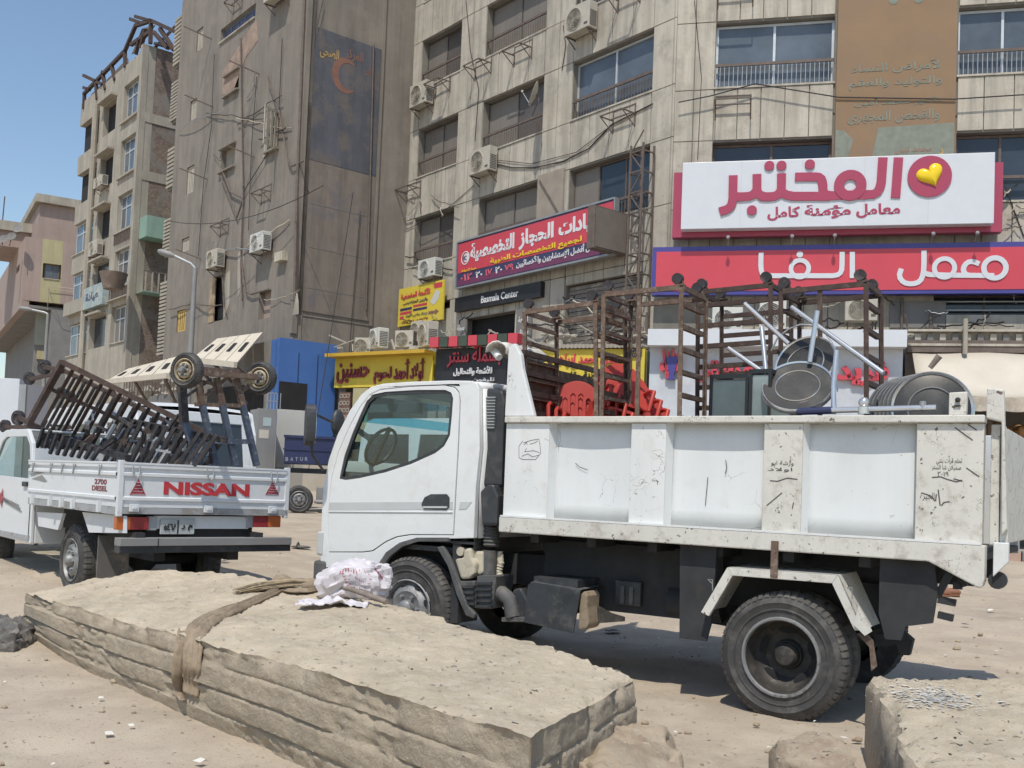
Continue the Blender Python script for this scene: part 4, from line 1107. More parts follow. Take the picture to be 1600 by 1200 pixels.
# ------------------------------------------------------------ blue kiosk with beige awnings
K0 = at_depth(432, 640, 29.3)
FK = Fr(K0.x, K0.y, 39.5)
zk = FK.px(432, 525)[1]; zk2 = FK.px(523, 540)[1]
xk = FK.px(524, 600)[0]
kio = thing('kiosk', FK.M, 'bright blue painted kiosk wall under the brown building, beside the beige awnings', 'kiosk')
gk = gz(K0.x, K0.y)-.2
zbk = FK.px(480, 684)[1]; put('blue_wall', MB().box(-.0, xk, 0, .2, zbk, (zk+zk2)/2), m_blue, kio); put('pale_base', MB().box(-.0, xk, .01, .2, gk, zbk-.005), m_canvas, kio)
put('side_wall', MB().box(.0, .2, .2, 7, gk, (zk+zk2)/2-.05), m_grey, kio)
put('blue_edge', MB().box(-.02, .22, .2, .5, gk, (zk+zk2)/2-.04), m_blue, kio)
put('dark_opening', MB().box(-.03, -.005, .9, 5, gk+.9, zk-1.3), m_dark, kio)
xo0, xo1, zo0, zo1 = rect(FK, 434, 642, 480, 600); put('dark_opening', MB().box(xo0, xo1, -.015, -.002, zo0, zo1), m_dark, kio)
for k in range(1, 3): put('wall_seam', MB().box(xk*k/3-.01, xk*k/3+.01, -.012, 0, zbk, zk-.4), m_navyv, kio)
FK2 = FBL.sub(0, -2.2)
# front awnings stepping down towards the street
def awning(label, pts, nslat, slots):
    "sloping awning given by four picture corners at their distances"
    P = [at_depth(u, v, y) for u, v, y in pts]          # top left, top right, bottom right, bottom left
    t = thing('awning', Matrix.Translation(P[0]), label, 'awning', 'beige slatted awnings')
    q = [p-P[0] for p in P]
    for k in range(nslat):
        f0, f1 = (k+.02)/nslat, (k+.97)/nslat
        a, b = q[0].lerp(q[1], f0), q[0].lerp(q[1], f1); c, d = q[3].lerp(q[2], f1), q[3].lerp(q[2], f0)
        th = Vector((0, 0, .05))
        mb = MB().add([a, b, c, d, a-th, b-th, c-th, d-th], [(0, 1, 2, 3), (7, 6, 5, 4), (0, 4, 5, 1), (1, 5, 6, 2), (2, 6, 7, 3), (3, 7, 4, 0)])
        put('awning_panel', mb, m_awn, t)
        if slots:
            u_ = (f0+f1)/2-.25/nslat; w_ = .3/nslat
            def pt(fx, fy): return q[0].lerp(q[1], fx).lerp(q[3].lerp(q[2], fx), fy)+Vector((0, 0, .012))
            put('slot', MB().add([pt(u_, .32), pt(u_+w_, .32), pt(u_+w_, .62), pt(u_, .62)], [(0, 1, 2, 3)]), m_dark, t)
    put('awning_edge', MB().beam(q[3], q[2], .1, .16), m_awn, t)
    for f_ in (.05, .5, .95):
        a = q[3].lerp(q[2], f_); b = q[0].lerp(q[1], f_)+Vector((0, 0, -1.6)); put('strut', MB().beam(a, b, .07), m_rail, t)
    return t
awning('larger slatted beige awning beside the blue kiosk, nearer of the two', [(339, 529, 32.0), (411, 519, 30.0), (368, 570, 27.6), (297, 562, 29.4)], 4, True)
awning('smaller slatted beige awning farther up the street, behind the upturned cart', [(200, 576, 37), (285, 555, 32.5), (262, 587, 30.2), (162, 597, 35)], 4, True)
# dark interior of the kiosk front, struts and back wall between awnings
Pk = [at_depth(u, 640, y) for u, y in ((432, 29.4), (150, 41))]
d_ = (Pk[0]-Pk[1]); L_ = math.hypot(d_.x, d_.y)
FKF = Fr(Pk[1].x, Pk[1].y, math.degrees(math.atan2(d_.y, d_.x)))
row = thing('shop_row', FKF.M, 'shaded row of shop fronts under the slatted awnings with a pitted rubble roof edge', 'shop row')
put('wall', MB().box(0, L_-.02, 1.2, 5, 0, 4.4), m_grey, row)
for k in range(5):
    put('shop_opening', MB().box(.8+k*2.6, 2.6+k*2.6, 1.1, 1.19, .8, 3.4), m_dark, row); put('fascia', MB().box(.7+k*2.6, 2.7+k*2.6, .95, 1.18, 3.5, 4.1), (m_canvas, m_grey, m_pink, m_signw, m_grey)[k], row)
rr = MB(); rc = random.Random(5)
for k in range(60):
    x = rc.uniform(0, L_-.2); s_ = rc.uniform(.12, .4); rr.ell((x, rc.uniform(1.0, 1.8), 4.4+rc.uniform(0, .45)), s_, s_*.7, s_*rc.uniform(.3, .7), 7)
put('roof_rubble', rr, m_old, row, kind='stuff')
for k in range(24): put('railing_bar', MB().box(.2+k*.3, .23+k*.3, .98, 1.01, 4.4, 5.1), m_rail, row)
put('rail', MB().box(.1, 7.6, .97, 1.02, 5.1, 5.15), m_rail, row)
# ------------------------------------------------------------ yellow and black shop fronts
FSH = Fr(*at_depth(519, 640, 30.3)[:2], -31.5)
def shop(label, ua, ub, vt, vb, m, texts, extra=None, dpt=3.5, fr=FSH, band=None):
    x0, _ = fr.px(ua, 600); x1, _ = fr.px(ub, 600)
    zt = (fr.px(ua, vt[0])[1]+fr.px(ub, vt[1])[1])/2; zb_ = (fr.px(ua, vb[0])[1]+fr.px(ub, vb[1])[1])/2
    g = gz(*fr.w((x0+x1)/2, 0)[:2])
    t = thing('shop', fr.M, label, 'shop')
    put('sign_board', MB().box(x0+.03, x1-.03, -.0, .22, zb_, zt), m, t)
    put('wall', MB().box(x0+.02, x0+.3, .23, dpt, g-.1, zt), m_grey, t); put('wall', MB().box(x1-.3, x1-.02, .23, dpt, g-.1, zt), m_grey, t)
    put('roof', MB().box(x0+.02, x1-.02, .23, dpt, zt-.25, zt-.02), m_conc, t)
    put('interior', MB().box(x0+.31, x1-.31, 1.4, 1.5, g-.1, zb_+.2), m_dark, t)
    put('glass_door', MB().box(x0+.45, (x0+x1)/2-.1, .5, .54, g, zb_-.3), m_win, t)
    put('glass_door', MB().box((x0+x1)/2+.1, x1-.45, .5, .54, g, zb_-.3), m_win, t)
    for s_, (a, b, c, d, e, mm, yo) in texts:
        xa, za = fr.px(a, b, .05); xb, _ = fr.px(c, b, .05); put('lettering', shift(text_mb(s_, xb-xa, d, .05, e), Matrix.Translation((xa, yo, za))), mm, t)
    return t, x0, x1, zb_, zt, g
t, x0, x1, zb_, zt, g = shop('yellow fronted shop with a hood coloured as shaded yellow and raised maroon lettering', 521, 676, (558, 546), (610, 598), m_ylw,
     [('حسنين', (525, 600, 575, .62, .03, m_maroon, -.006)), ('لحوم', (583, 600, 610, .5, .03, m_maroon, -.006)), ('أولاد أحمد', (614, 600, 662, .72, .03, m_maroon, -.006))])
put('shade_toned_hood', MB().box(x0, x1, -.45, -.02, zt-.10, zt), m_ylw_shade, t)  # hood coloured ochre to stand for the shaded upper band of the yellow sign
x0, x1, z0, z1 = rect(FSH, 528, 680, 547, 613, .1)
put('lattice_panel', MB().box(x0, x1, -.1, -.02, z0, z1), mat('lattice_brown', (.16, .09, .07), .8, var=.2), t)
lt = MB()
for i in range(3):
    for j in range(6):
        c_ = (x0+(x1-x0)*(i+.5)/3, -.1, z0+(z1-z0)*(j+.5)/6); lt.lathe([(.07, 0), (.07, -.015), (.045, -.015), (.045, 0)], Matrix.Translation(c_), 8)
put('lattice_rosettes', lt, m_old, t)
x0, x1, z0, z1 = rect(FSH, 548, 690, 575, 606, .06); put('tan_column', MB().box(x0, x1, -.06, -.01, z0, z1), m_yell, t)
t, x0, x1, zb_, zt, g = shop('black fronted shop with red outlined Arabic name above white small print', 678, 792, (546, 540), (606, 600), m_black,
     [('بسملة سنتر', (698, 574, 782, .55, .015, MATS['sign_red'], -.006)), ('للأشعة والتحاليل', (708, 588, 768, .26, .02, m_lett, -.006)), ('تليفون', (738, 598, 772, .14, .0, m_lett, -.006))])
for k in range(9):
    if k % 2 == 0: put('red_block', MB().box(x0+.05+k*.32, x0+.34+k*.32, -.35, -.05, zt, zt+.28), MATS['sign_red'], t)
    else: put('green_block', MB().box(x0+.05+k*.32, x0+.34+k*.32, -.35, -.05, zt, zt+.28), mat('dark_green', (.05, .07, .05), .7), t)
# clutter of air conditioners on the shop roofs
def ac_free(fr, u, v, w, h, label, old, back, rot=0):
    x, z = fr.px(u, v, -back)
    return make_ac(label, fr.M @ Matrix.Translation((x, back, z)) @ Matrix.Rotation(R(rot), 4, 'Z'), old, w, h, .34, False)
ac_free(FSH, 597, 548, .62, .60, 'white air conditioner on the yellow shop roof with its fan facing the street', False, .8, -25)
ac_free(FSH, 627, 546, .60, .50, 'broken grey air conditioner lying among cables on the yellow shop roof', True, .9, 10)
ac_free(FSH, 660, 538, .55, .62, 'air conditioner half hidden behind the big boxy unit on the shop roof', True, 1.3, -20)
t = ac_free(FSH, 674, 546, .68, .72, 'big boxy dust coloured air conditioner on the roof at the black shop', True, .7, -30)
ac_free(FSH, 561, 556, .5, .5, 'small wrecked air conditioner at the left of the yellow shop roof', True, .9, 20)
rb = MB(); rc = random.Random(9)
for k in range(70):
    x = rc.uniform(0, 9.5); y = rc.uniform(.1, 2.2); zt_ = FSH.px(600, 551)[1]
    a = Vector((x, y, zt_+rc.uniform(-.05, .5))); b_ = a+Vector((rc.uniform(-.7, .7), rc.uniform(-.3, .3), rc.uniform(-.35, .35)))
    rb.beam(a, b_, rc.uniform(.02, .06))
for k in range(40):
    x = rc.uniform(0, 9.5); s_ = rc.uniform(.08, .22); rb.ell((x, rc.uniform(.2, 2), FSH.px(600, 551)[1]+rc.uniform(-.05, .15)), s_, s_, s_*.6, 6)
put('roof_rubble', rb, m_old, M=FSH.M, kind='stuff', label='scrap, pipes and rubble piled on the shop roofs')
# yellow doctor board seen through the steel racks
FW = Fr(*at_depth(1010, 640, 22.6)[:2], RA)
FY2 = Fr(*at_depth(838, 640, 25.0)[:2], -20)
t, x0, x1, zb_, zt, g = shop('yellow doctor shop front with red Arabic name, behind the steel racks', 838, 1008, (548, 543), (600, 598), m_ylw,
     [('دكتور', (972, 562, 1002, .3, .02, m_navy, -.006)), ('مجدى أحمد إبراهيم', (858, 575, 975, .42, .03, MATS['sign_red'], -.006)), ('إخصائى باطنة وقلب', (875, 594, 990, .22, .02, m_black, -.006))], fr=FY2)
rb = MB()
for k in range(26):
    rb.tube([(x0+.1+k*.1, -.1, zt+.06), (x0+.1+k*.1, .6, zt+.12)], .055, 8)
put('roof_tiles', rb, m_old, t, kind='stuff')
# white shop with red and blue lettering
t, x0, x1, zb_, zt, g = shop('white fronted shop with raised red Arabic letters and a blue mark, behind the truck bed', 1012, 1412, (545, 543), (655, 655), mat('shop_white', (.50, .52, .56), .5), [], fr=FW)
put('white_cornice', MB().box(x0, x1, -.35, -.02, zt, zt+.36), m_signw, t)
for s_, a, b, c, h in (('مستر', 1088, 598, 1180, .5), ('فريد', 1305, 603, 1388, .55), ('جديد', 1030, 592, 1066, .7)):
    xa, za = FW.px(a, b, .05); xb, _ = FW.px(c, b, .05); put('lettering', shift(text_mb(s_, xb-xa, h, .1, .05), Matrix.Translation((xa, -.006, za))), MATS['sign_red'], t)
a, b, c, d = rect(FW, 1040, 593, 1060, 558, .05); put('blue_mark', MB().poly([(a, d), (b, d), (b-.06, d-.3), ((a+b)/2+.05, c+.1), (b-.05, c), (a+.05, c), ((a+b)/2-.05, c+.1), (a+.06, d-.3)], -.12, -.006), m_signb, t)
# ------------------------------------------------------------ cream canopy shop at the right
FC = Fr(*at_depth(1416, 640, 21.6)[:2], RA)
gC = gz(*FC.w(2, 0)[:2])
can = thing('shop', FC.M, 'dark open shop under a cream canvas canopy at the right edge, bags hanging inside', 'shop')
X1 = 7.5
zt = FC.px(1500, 552)[1]; zv = FC.px(1560, 622, .9)[1]; zv2 = FC.px(1570, 641, .9)[1]
n_ = 20; vs = []
for j in range(5):
    for i in range(n_+1):
        f_ = j/4; x = .1+(X1-.1)*i/n_; vs.append((x, -1.3*f_, zt-(zt-zv)*f_-.08*math.sin(f_*math.pi)-.02*math.sin(x*3.1+f_*3)))
cv = MB().add(vs, [(j*(n_+1)+i, j*(n_+1)+i+1, (j+1)*(n_+1)+i+1, (j+1)*(n_+1)+i) for j in range(4) for i in range(n_)])
o = put('canopy', cv, m_canvas, can, smooth=60); sd = o.modifiers.new('thick', 'SOLIDIFY'); sd.thickness = .03
n_ = 60; vs = []
for j in range(2):
    for i in range(n_+1):
        x = .1+(X1-.1)*i/n_; vs.append((x, -1.31-.02*math.sin(i*.9), zv-.02-(j*((zv-zv2)+.05*abs(math.sin(i*.55))))))
vl = MB().add(vs, [(i, i+1, n_+2+i, n_+1+i) for i in range(n_)])
o = put('valance', vl, mat('printed_valance', (.42, .36, .29), .9, var=.3, vs=4, c2=(.5, .47, .42), s2=7), can); sd = o.modifiers.new('thick', 'SOLIDIFY'); sd.thickness = .02
put('beam', MB().box(0, X1, .0, .3, zt+.02, zt+.28), m_rail, can)
zl = FC.px(1500, 537)[1]; zh = FC.px(1500, 518)[1]
put('parapet', MB().box(0, X1, .12, .3, zl, zh), m_old, can)
for k in range(30): put('parapet_block', MB().box(.15+k*.25, .27+k*.25, .05, .12, zl+.04, zh-.04), m_grey if k % 2 else m_conc, can)
put('parapet_cap', MB().box(0, X1, -.02, .3, zh, zh+.05).box(0, X1, -.02, .3, zl-.05, zl), m_conc, can)
a, b = FC.px(1506, 555)[1], FC.px(1506, 500)[1]; xx = FC.px(1506, 530)[0]
put('pole', MB().tube([(xx, -.15, a), (xx, -.15, b)], .05, 8), m_old, can)
put('wall', MB().box(0, .35, .3, 4, gC-.1, zl), m_grey, can); put('wall', MB().box(X1-.3, X1, .3, 4, gC-.1, zl), m_grey, can)
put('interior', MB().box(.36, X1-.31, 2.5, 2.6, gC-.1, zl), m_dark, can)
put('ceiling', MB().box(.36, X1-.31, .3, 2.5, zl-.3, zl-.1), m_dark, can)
put('doorstep', MB().box(-.2, X1, -1.0, 2.5, gC-.3, gC+.14), m_conc, can)
rc = random.Random(4)
for i in range(30):
    x = FC.px(1556+rc.random()*60, 640)[0]; z = zv2-.2-rc.random()*1.1; r_ = rc.uniform(.10, .17)
    put('hanging_bag', MB().ell((x, .5+rc.random()*.6, z), r_, r_*.7, r_*1.3, 8), mat('snack_bag', (.34, .19, .09), .5, var=.4, vs=6), can, smooth=60)
for i in range(8):
    x = FC.px(1553+rc.random()*40, 740)[0]; put('red_crate', MB().box(x-.25, x+.25, .6+.1*(i % 3), 1.0+.1*(i % 3), gC+.2+.32*(i % 4), gC+.48+.32*(i % 4)), mat('dark_red_box', (.16, .03, .03), .6, var=.3), can)
for i in range(6):
    x = .6+i*1.1; put('shop_post', MB().box(x, x+.08, .35, .43, gC+.14, zl-.3), m_rail, can)
# kerb with painted blocks
for i in range(14):
    x = -4+i*1.0
    o = put('kerb_stone' if False else 'kerb_stone', MB().box(x+.01, x+.99, -1.35, -1.02, gC-.3, gC+.16), (m_grey, m_conc, mat('kerb_pink', (.42, .29, .23), .9))[i % 3], can, bevel=.02)

# ------------------------------------------------------------ loose cables and pipes hanging about the shop roofs
rc = random.Random(77)
def tangle(fr, M, parent, n, ua, ub, va, vb, out, L_=60, m=None):
    for k in range(n):
        u = rc.uniform(ua, ub); v = rc.uniform(va, vb); pts = [(u, v)]
        dx = rc.uniform(-1, 1)*L_/4; dy = rc.uniform(-.6, 1)*L_/8
        for i in range(4): pts.append((pts[-1][0]+dx+rc.uniform(-5, 5), pts[-1][1]+dy+rc.uniform(-5, 6)))
        q = [fr.P(a, b, out+rc.uniform(-.08, .08)) for a, b in pts]; o_ = []
        for a, b in zip(q, q[1:]): o_ += [a, a.lerp(b, .5)-Vector((0, 0, .03))]
        put('wall_cable', MB().tube(o_+[q[-1]], rc.choice((.010, .014, .022)), 5), m or rc.choice((m_cable, m_cable, m_cream, m_rail, m_galv)), parent, M)
tangle(FR_, MR, apt, 26, 1080, 1560, 482, 520, .3)
tangle(FR_, MR, apt, 10, 1380, 1600, 470, 515, .25, 120)
tangle(FR_, MR, apt, 6, 1565, 1600, 280, 380, .15, 60)
tangle(FL, ML, apt, 12, 850, 1010, 440, 520, .25, 70)
tangle(FL, ML, apt, 9, 640, 720, 490, 540, .3, 60)
tangle(FL, ML, apt, 7, 620, 700, 300, 440, .12, 70)
tangle(FBL, MBL, brn, 12, 300, 460, 100, 480, .1, 90)
for (u, v) in ((1010, 500), (1090, 505), (1250, 500), (1410, 478), (1455, 500)):
    x, z = FR_.px(u, v, .2); put('pipe', MB().tube([(x, -.15, 5.2), (x, -.15, z+.2)], .03, 8), m_rail, apt, MR)
for (ua, va, ub, vb, mm) in ((1390, 512, 1478, 470, m_grey), (1478, 515, 1600, 492, m_conc), (1020, 515, 1090, 468, m_conc_dk)):
    x0, x1, z0, z1 = rect(FR_, ua, va, ub, vb, .08); put('patch_board', MB().box(x0, x1, -.08, -.037, z0, z1), mm, apt, MR)
# rubble along the front roof edges
rb = MB()
for k in range(170):
    x = rc.uniform(.1, 8.2); s_ = rc.uniform(.03, .10); z = FW.px(1200, 527)[1]
    rb.ell((x-2.5, rc.uniform(-.2, .5), z+rc.uniform(-.01, .09)), s_, s_*.7, s_*.55, 6)
put('roof_rubble', rb, m_old, M=FW.M, kind='stuff', label='broken rubble lying along the shop roof edge behind the racks')
# ------------------------------------------------------------ wheels
def wheel(parent, M, r, w, rim_r, style, rim_m, name='wheel', lugs=56, dish=.10):
    "wheel with its outer face at local y = 0, facing -y"
    t = thing_part(name, parent, M)
    prof = [(rim_r, .012), (rim_r+.012, -.002), (rim_r+.03, .0), (r*.72, -.004), (r*.73, -.011), (r*.745, -.011), (r*.755, -.007), (r*.83, -.012), (r*.845, -.016), (r*.86, -.011), (r*.90, .0), (r*.965, .012), (r*.985, .03), (r, .05), (r, w-.05), (r*.97, w-.01), (rim_r, w)]
    put('tyre', MB().lathe(prof, None, 56), m_tyrew, t, smooth=40)
    tr = MB()
    for k in range(lugs):
        a = 2*math.pi*k/lugs; da = 2*math.pi/lugs*.68
        for (r0, y0), (r1, y1) in (((r*.935, .004), (r*.992, .026)), ((r*.992, .026), (r*1.008, .055))):
            q = []
            for aa in (a, a+da):
                for rr_, yy in ((r0, y0), (r1, y1)):
                    q.append(Vector((rr_*math.cos(aa)*1.004, yy-.004, rr_*math.sin(aa)*1.004)))
            th = Vector((0, .02, 0))
            tr.add([q[0], q[1], q[3], q[2], q[0]+th, q[1]+th, q[3]+th, q[2]+th], [(0, 1, 2, 3), (0, 4, 5, 1), (1, 5, 6, 2), (2, 6, 7, 3), (3, 7, 4, 0)])
    for j in range(3):
        y = .07+j*(w-.12)/3
        tr.lathe([(r*.99, y), (r*1.006, y+.003), (r*1.006, y+(w-.12)/3-.012), (r*.99, y+(w-.12)/3-.009)], None, 48)
    put('tread', tr, m_tyre, t)
    if style == 'deep':
        rp = [(rim_r+.006, -.006), (rim_r-.004, -.010), (rim_r-.012, .006), (rim_r-.022, .03), (rim_r-.03, dish*.8), (rim_r-.05, dish), (rim_r*.60, dish+.045), (rim_r*.40, dish+.05), (rim_r*.36, dish+.02), (.001, dish+.015)]
        put('rim', MB().lathe(rp, None, 40), rim_m, t, smooth=35)
        put('rim_edge', MB().lathe([(rim_r+.012, -.002), (rim_r+.006, -.014), (rim_r-.006, -.014), (rim_r-.014, -.0)], None, 40), m_rimg, t, smooth=50)
        put('hub', MB().lathe([(rim_r*.34, dish+.02), (rim_r*.32, dish-.03), (rim_r*.24, dish-.05), (.001, dish-.055)], None, 24), m_rimb, t, smooth=40)
        for k in range(5):
            a = 2*math.pi*k/5+.3; c = Vector((rim_r*.70*math.cos(a), dish+.012, rim_r*.70*math.sin(a)))
            put('vent_hole', MB().ell((0, 0, 0), .032, .004, .06, 12), m_dark, t, Matrix.Translation(c) @ Matrix.Rotation(-a, 4, 'Y'))
    else:
        rp = [(rim_r+.006, -.006), (rim_r-.004, -.012), (rim_r-.015, .02), (rim_r-.03, .035), (rim_r*.74, .0), (rim_r*.60, -.016), (rim_r*.42, .005), (.001, .008)]
        put('rim', MB().lathe(rp, None, 40), rim_m, t, smooth=35)
        put('hub', MB().lathe([(rim_r*.30, .005), (rim_r*.28, -.04), (rim_r*.18, -.06), (.001, -.062)], None, 20), m_rimg, t, smooth=40)
        for k in range(8):
            a = 2*math.pi*k/8+.3; c = Vector((rim_r*.80*math.cos(a), .006, rim_r*.80*math.sin(a)))
            put('vent_hole', MB().ell((0, 0, 0), rim_r*.07, .006, rim_r*.13, 10), m_dark, t, Matrix.Translation(c) @ Matrix.Rotation(-a, 4, 'Y'))
        for k in range(6):
            a = 2*math.pi*k/6; put('wheel_nut', MB().lathe([(.014, .0), (.014, -.03), (.001, -.032)], Matrix.Translation((rim_r*.46*math.cos(a), .004, rim_r*.46*math.sin(a))), 6), m_galv, t)
    return t

# ------------------------------------------------------------ dump truck
oT = at_depth(1220, 1000, 6.5)
FT = Fr(oT.x, oT.y, -32.5, 0.0)
trk = thing('dump_truck', FT.M, 'white dump truck with a scratched steel bed loaded with racks, chairs and tables', 'truck')
T = lambda u, v, out=0: FT.px(u, v, out)
RW = .41; BW = 1.95
wheel(trk, Matrix.Translation((0, -.0, RW-.03)), RW, .2, .245, 'deep', m_rimb, dish=.13)
wheel(trk, Matrix.Translation((0, .24, RW-.03)), RW-.005, .2, .245, 'deep', m_rimb, lugs=30)
wheel(trk, Matrix.Translation((0, BW-.05, RW-.03)) @ Matrix.Rotation(math.pi, 4, 'Z'), RW, .2, .245, 'deep', m_rimb, dish=.13, lugs=40)
xf, zf = T(633, 946)
wheel(trk, Matrix.Translation((xf, .03, .395)), .405, .2, .225, 'flat', m_rimg)
wheel(trk, Matrix.Translation((xf, 1.72, .395)) @ Matrix.Rotation(math.pi, 4, 'Z'), .405, .2, .225, 'flat', m_rimg, lugs=40)
# --- tipping bed
x0b, x1b = T(788, 740)[0], T(1536, 760)[0]
ztb, zbb = 1.925, 1.055
DP = .075
posts = [(788, 856), (984, 1039), (1192, 1253), (1431, 1536)]
xs = [(T(a, 740)[0], T(b, 740)[0]) for a, b in posts]
xs[0] = (x0b, xs[0][1]); xs[-1] = (xs[-1][0], x1b)
ztr = ztb-.045
zp0 = zbb+.115
for i, (a, b) in enumerate(xs):
    put('bed_post', MB().box(a, b, .0, DP, zp0, ztr-.002), (m_bed, m_bed, m_beddirty, m_beddirty)[i], trk, bevel=.006)
for (a, b), (c, d) in zip(xs, xs[1:]):
    n_ = 10; vs = []
    for j in range(7):
        for k in range(n_+1):
            X = b+(c-b)*k/n_; Z = zp0+(ztr-zp0)*j/6
            bulge = .012*math.sin(math.pi*k/n_)*math.sin(math.pi*j/6)+.004*noise.noise(Vector((X*3, Z*3, 2)))
            vs.append((X, DP-.005+bulge, Z))
    pm = MB().add(vs, [(j*(n_+1)+k, j*(n_+1)+k+1, (j+1)*(n_+1)+k+1, (j+1)*(n_+1)+k) for j in range(6) for k in range(n_)])
    o = put('bed_panel', pm, m_bedgrey, trk, smooth=60); sd = o.modifiers.new('thick', 'SOLIDIFY'); sd.thickness = .012; sd.offset = 1 if True else -1
    put('panel_fillet', MB().add([(b+.001, .005, zp0), (b+.026, DP-.004, zp0), (b+.026, DP-.004, ztr), (b+.001, .005, ztr)], [(0, 1, 2, 3)]), m_bedgrey, trk)
put('top_rail', MB().box(x0b-.0, x1b+.005, -.028, .09, ztr, ztb), m_beddirty, trk, bevel=.006)
# bottom rail with the drooping rear corner
xg0, zg0 = T(1452, 876); xg1, zg1 = T(1524, 918); xg2 = x1b+.02
ol = [(x0b-.01, zbb), (xg0, zbb+.0), (xg1-.02, zg1+.02), (xg1+.02, zg1-.0), (xg2-.01, zg1+.01), (xg2, zg1+.05), (xg2, zp0-.002), (x0b-.01, zp0-.002)]
put('bottom_rail', MB().poly(ol, -.035, .07), m_beddirty, trk, bevel=.008)
put('rail_ledge', MB().box(x0b, x1b, -.036, -.001, zp0-.001, zp0+.012), m_bed, trk)
put('bed_floor', MB().box(x0b, x1b, .08, BW-.08, zbb+.02, zbb+.06), m_chas, trk)
put('far_side', MB().box(x0b, x1b, BW-.07, BW, zbb, ztb), m_bed, trk, bevel=.006)
put('floor_beams', MB().box(x0b+.1, x1b-.1, .45, .6, zbb-.16, zbb+.019).box(x0b+.1, x1b-.1, 1.35, 1.5, zbb-.16, zbb+.019), m_chas, trk)
for k in range(7): put('cross_beam', MB().box(x0b+.2+k*.48, x0b+.27+k*.48, .09, BW-.09, zbb-.07, zbb+.019), m_chas, trk)
# tailgate
tg0 = x1b+.03
put('tailgate', MB().box(tg0, tg0+.05, .06, BW-.06, zp0+.0, ztb-.05), m_beddirty, trk, bevel=.006)
xq0, zq0 = T(1546, 614, .02); xq1 = T(1561, 640, .02)[0]
put('tailgate_post', MB().poly([(tg0-.02, ztb-.02), (tg0-.02, ztb+.16), (tg0+.07, ztb+.15), (tg0+.10, zp0+.1), (tg0+.07, zp0+.06), (tg0+.06, ztb-.04)], -.0, .055), m_beddirty, trk, bevel=.008)
put('tailgate_post', MB().poly([(tg0+.055, zp0+.0), (tg0+.055, ztb-.06), (tg0+.075, ztb-.06), (tg0+.10, zp0)], .058, .12), m_beddirty, trk)
put('tailgate_bracket', MB().poly([(tg0+.03, zp0+.02), (tg0+.11, zp0+.02), (tg0+.11, zp0-.09), (tg0+.03, zp0-.18)], .0, .05), m_bed, trk, bevel=.005)
put('hinge_roller', MB().lathe([(.001, -.03), (.05, -.03), (.05, .03), (.001, .03)], Matrix.Translation((tg0+.05, .06, zp0-.20)), 14), m_chas, trk)
xa, za = T(1500, 612); put('hinge_plate', MB().poly([(xa-.06, ztb), (xa-.06, ztb+.135), (xa+.04, ztb+.14), (xa+.035, ztb)], .0, .05), m_beddirty, trk, bevel=.006)
put('hinge_bolt', MB().ell((xa-.01, -.01, ztb+.09), .016, .014, .016, 8).box(xa-.03, xa+.005, -.01, .001, ztb+.05, ztb+.06), m_chas, trk)
# raised headboard with ribs inside
hx0, hz1 = T(797, 536); xk_, _ = T(838, 650)
ph = [(x0b-.02, ztb+.002), (x0b-.01, hz1-.03), (hx0+.04, hz1), (hx0+.10, hz1-.09), (hx0+.12, hz1-.2), (xk_-.02, ztb+.002)]
put('headboard_wing', MB().poly(ph, .0, .05), m_bed, trk, bevel=.01)
put('headboard', MB().box(x0b, x0b+.05, .06, BW-.01, zbb+.07, hz1-.13), m_rust, trk)
for k in range(9): put('headboard_rib', MB().box(x0b+.051, x0b+.09, .08, BW-.03, zbb+.15+k*.15, zbb+.19+k*.15), m_rustd, trk)
# rolled sheet hanging over the cab shield
rc = random.Random(2)
sv = []
for j in range(9):
    for i in range(13):
        a = -.2+j*.42
        X = x0b-.02+.10*math.cos(a)+.02*noise.noise(Vector((i*.7, j*.6, 1))); Z = hz1-.06+.085*math.sin(a)+.03*noise.noise(Vector((i*.6, j*.5, 4)))
        sv.append((X-.1, .0+i*.055, Z))
o = put('rolled_sheet', MB().add(sv, [(j*13+i, j*13+i+1, (j+1)*13+i+1, (j+1)*13+i) for j in range(8) for i in range(12)]), m_beddirty, trk, smooth=60)
sd = o.modifiers.new('thick', 'SOLIDIFY'); sd.thickness = .012
xr_, zr_ = T(740, 545); put('sheet_rope', MB().tube([T_ for T_ in [(x0b-.12, .05, hz1-.1), (x0b-.22, .1, hz1-.02), (x0b-.3, .3, hz1-.03)]], .03, 6), m_bed, trk, smooth=60)
# scribbles, words and drawings on the posts
def scrib(pix, w=.004, out=.0015):
    mb = MB()
    for ln in pix:
        pts = [T(*p) for p in ln]
        for a, b in zip(pts, pts[1:]):
            d = Vector((b[0]-a[0], b[1]-a[1])); 
            if d.length < 1e-5: continue
            nn = Vector((-d.y, d.x)).normalized()*w/2
            mb.add([(a[0]-nn.x, -out, a[1]-nn.y), (b[0]-nn.x, -out, b[1]-nn.y), (b[0]+nn.x, -out, b[1]+nn.y), (a[0]+nn.x, -out, a[1]+nn.y)], [(0, 1, 2, 3)])
    return mb
g1 = scrib([[(817, 689), (811, 697), (811, 715), (817, 718), (837, 718), (845, 708), (844, 696), (842, 686), (830, 688), (818, 692)], [(823, 700), (820, 706), (833, 704), (843, 707)], [(815, 713), (825, 709), (832, 714), (842, 711)],
            [(819, 695), (823, 691), (824, 695)], [(828, 694), (835, 692), (840, 689)]], .0035)
put('scribble', g1, m_scrib, trk)
put('scribble', scrib([[(892, 723), (898, 729), (911, 734)], [(1128, 718), (1130, 730), (1127, 740)], [(1100, 745), (1096, 790)]], .005, out=-DP+.006), m_scrib, trk)
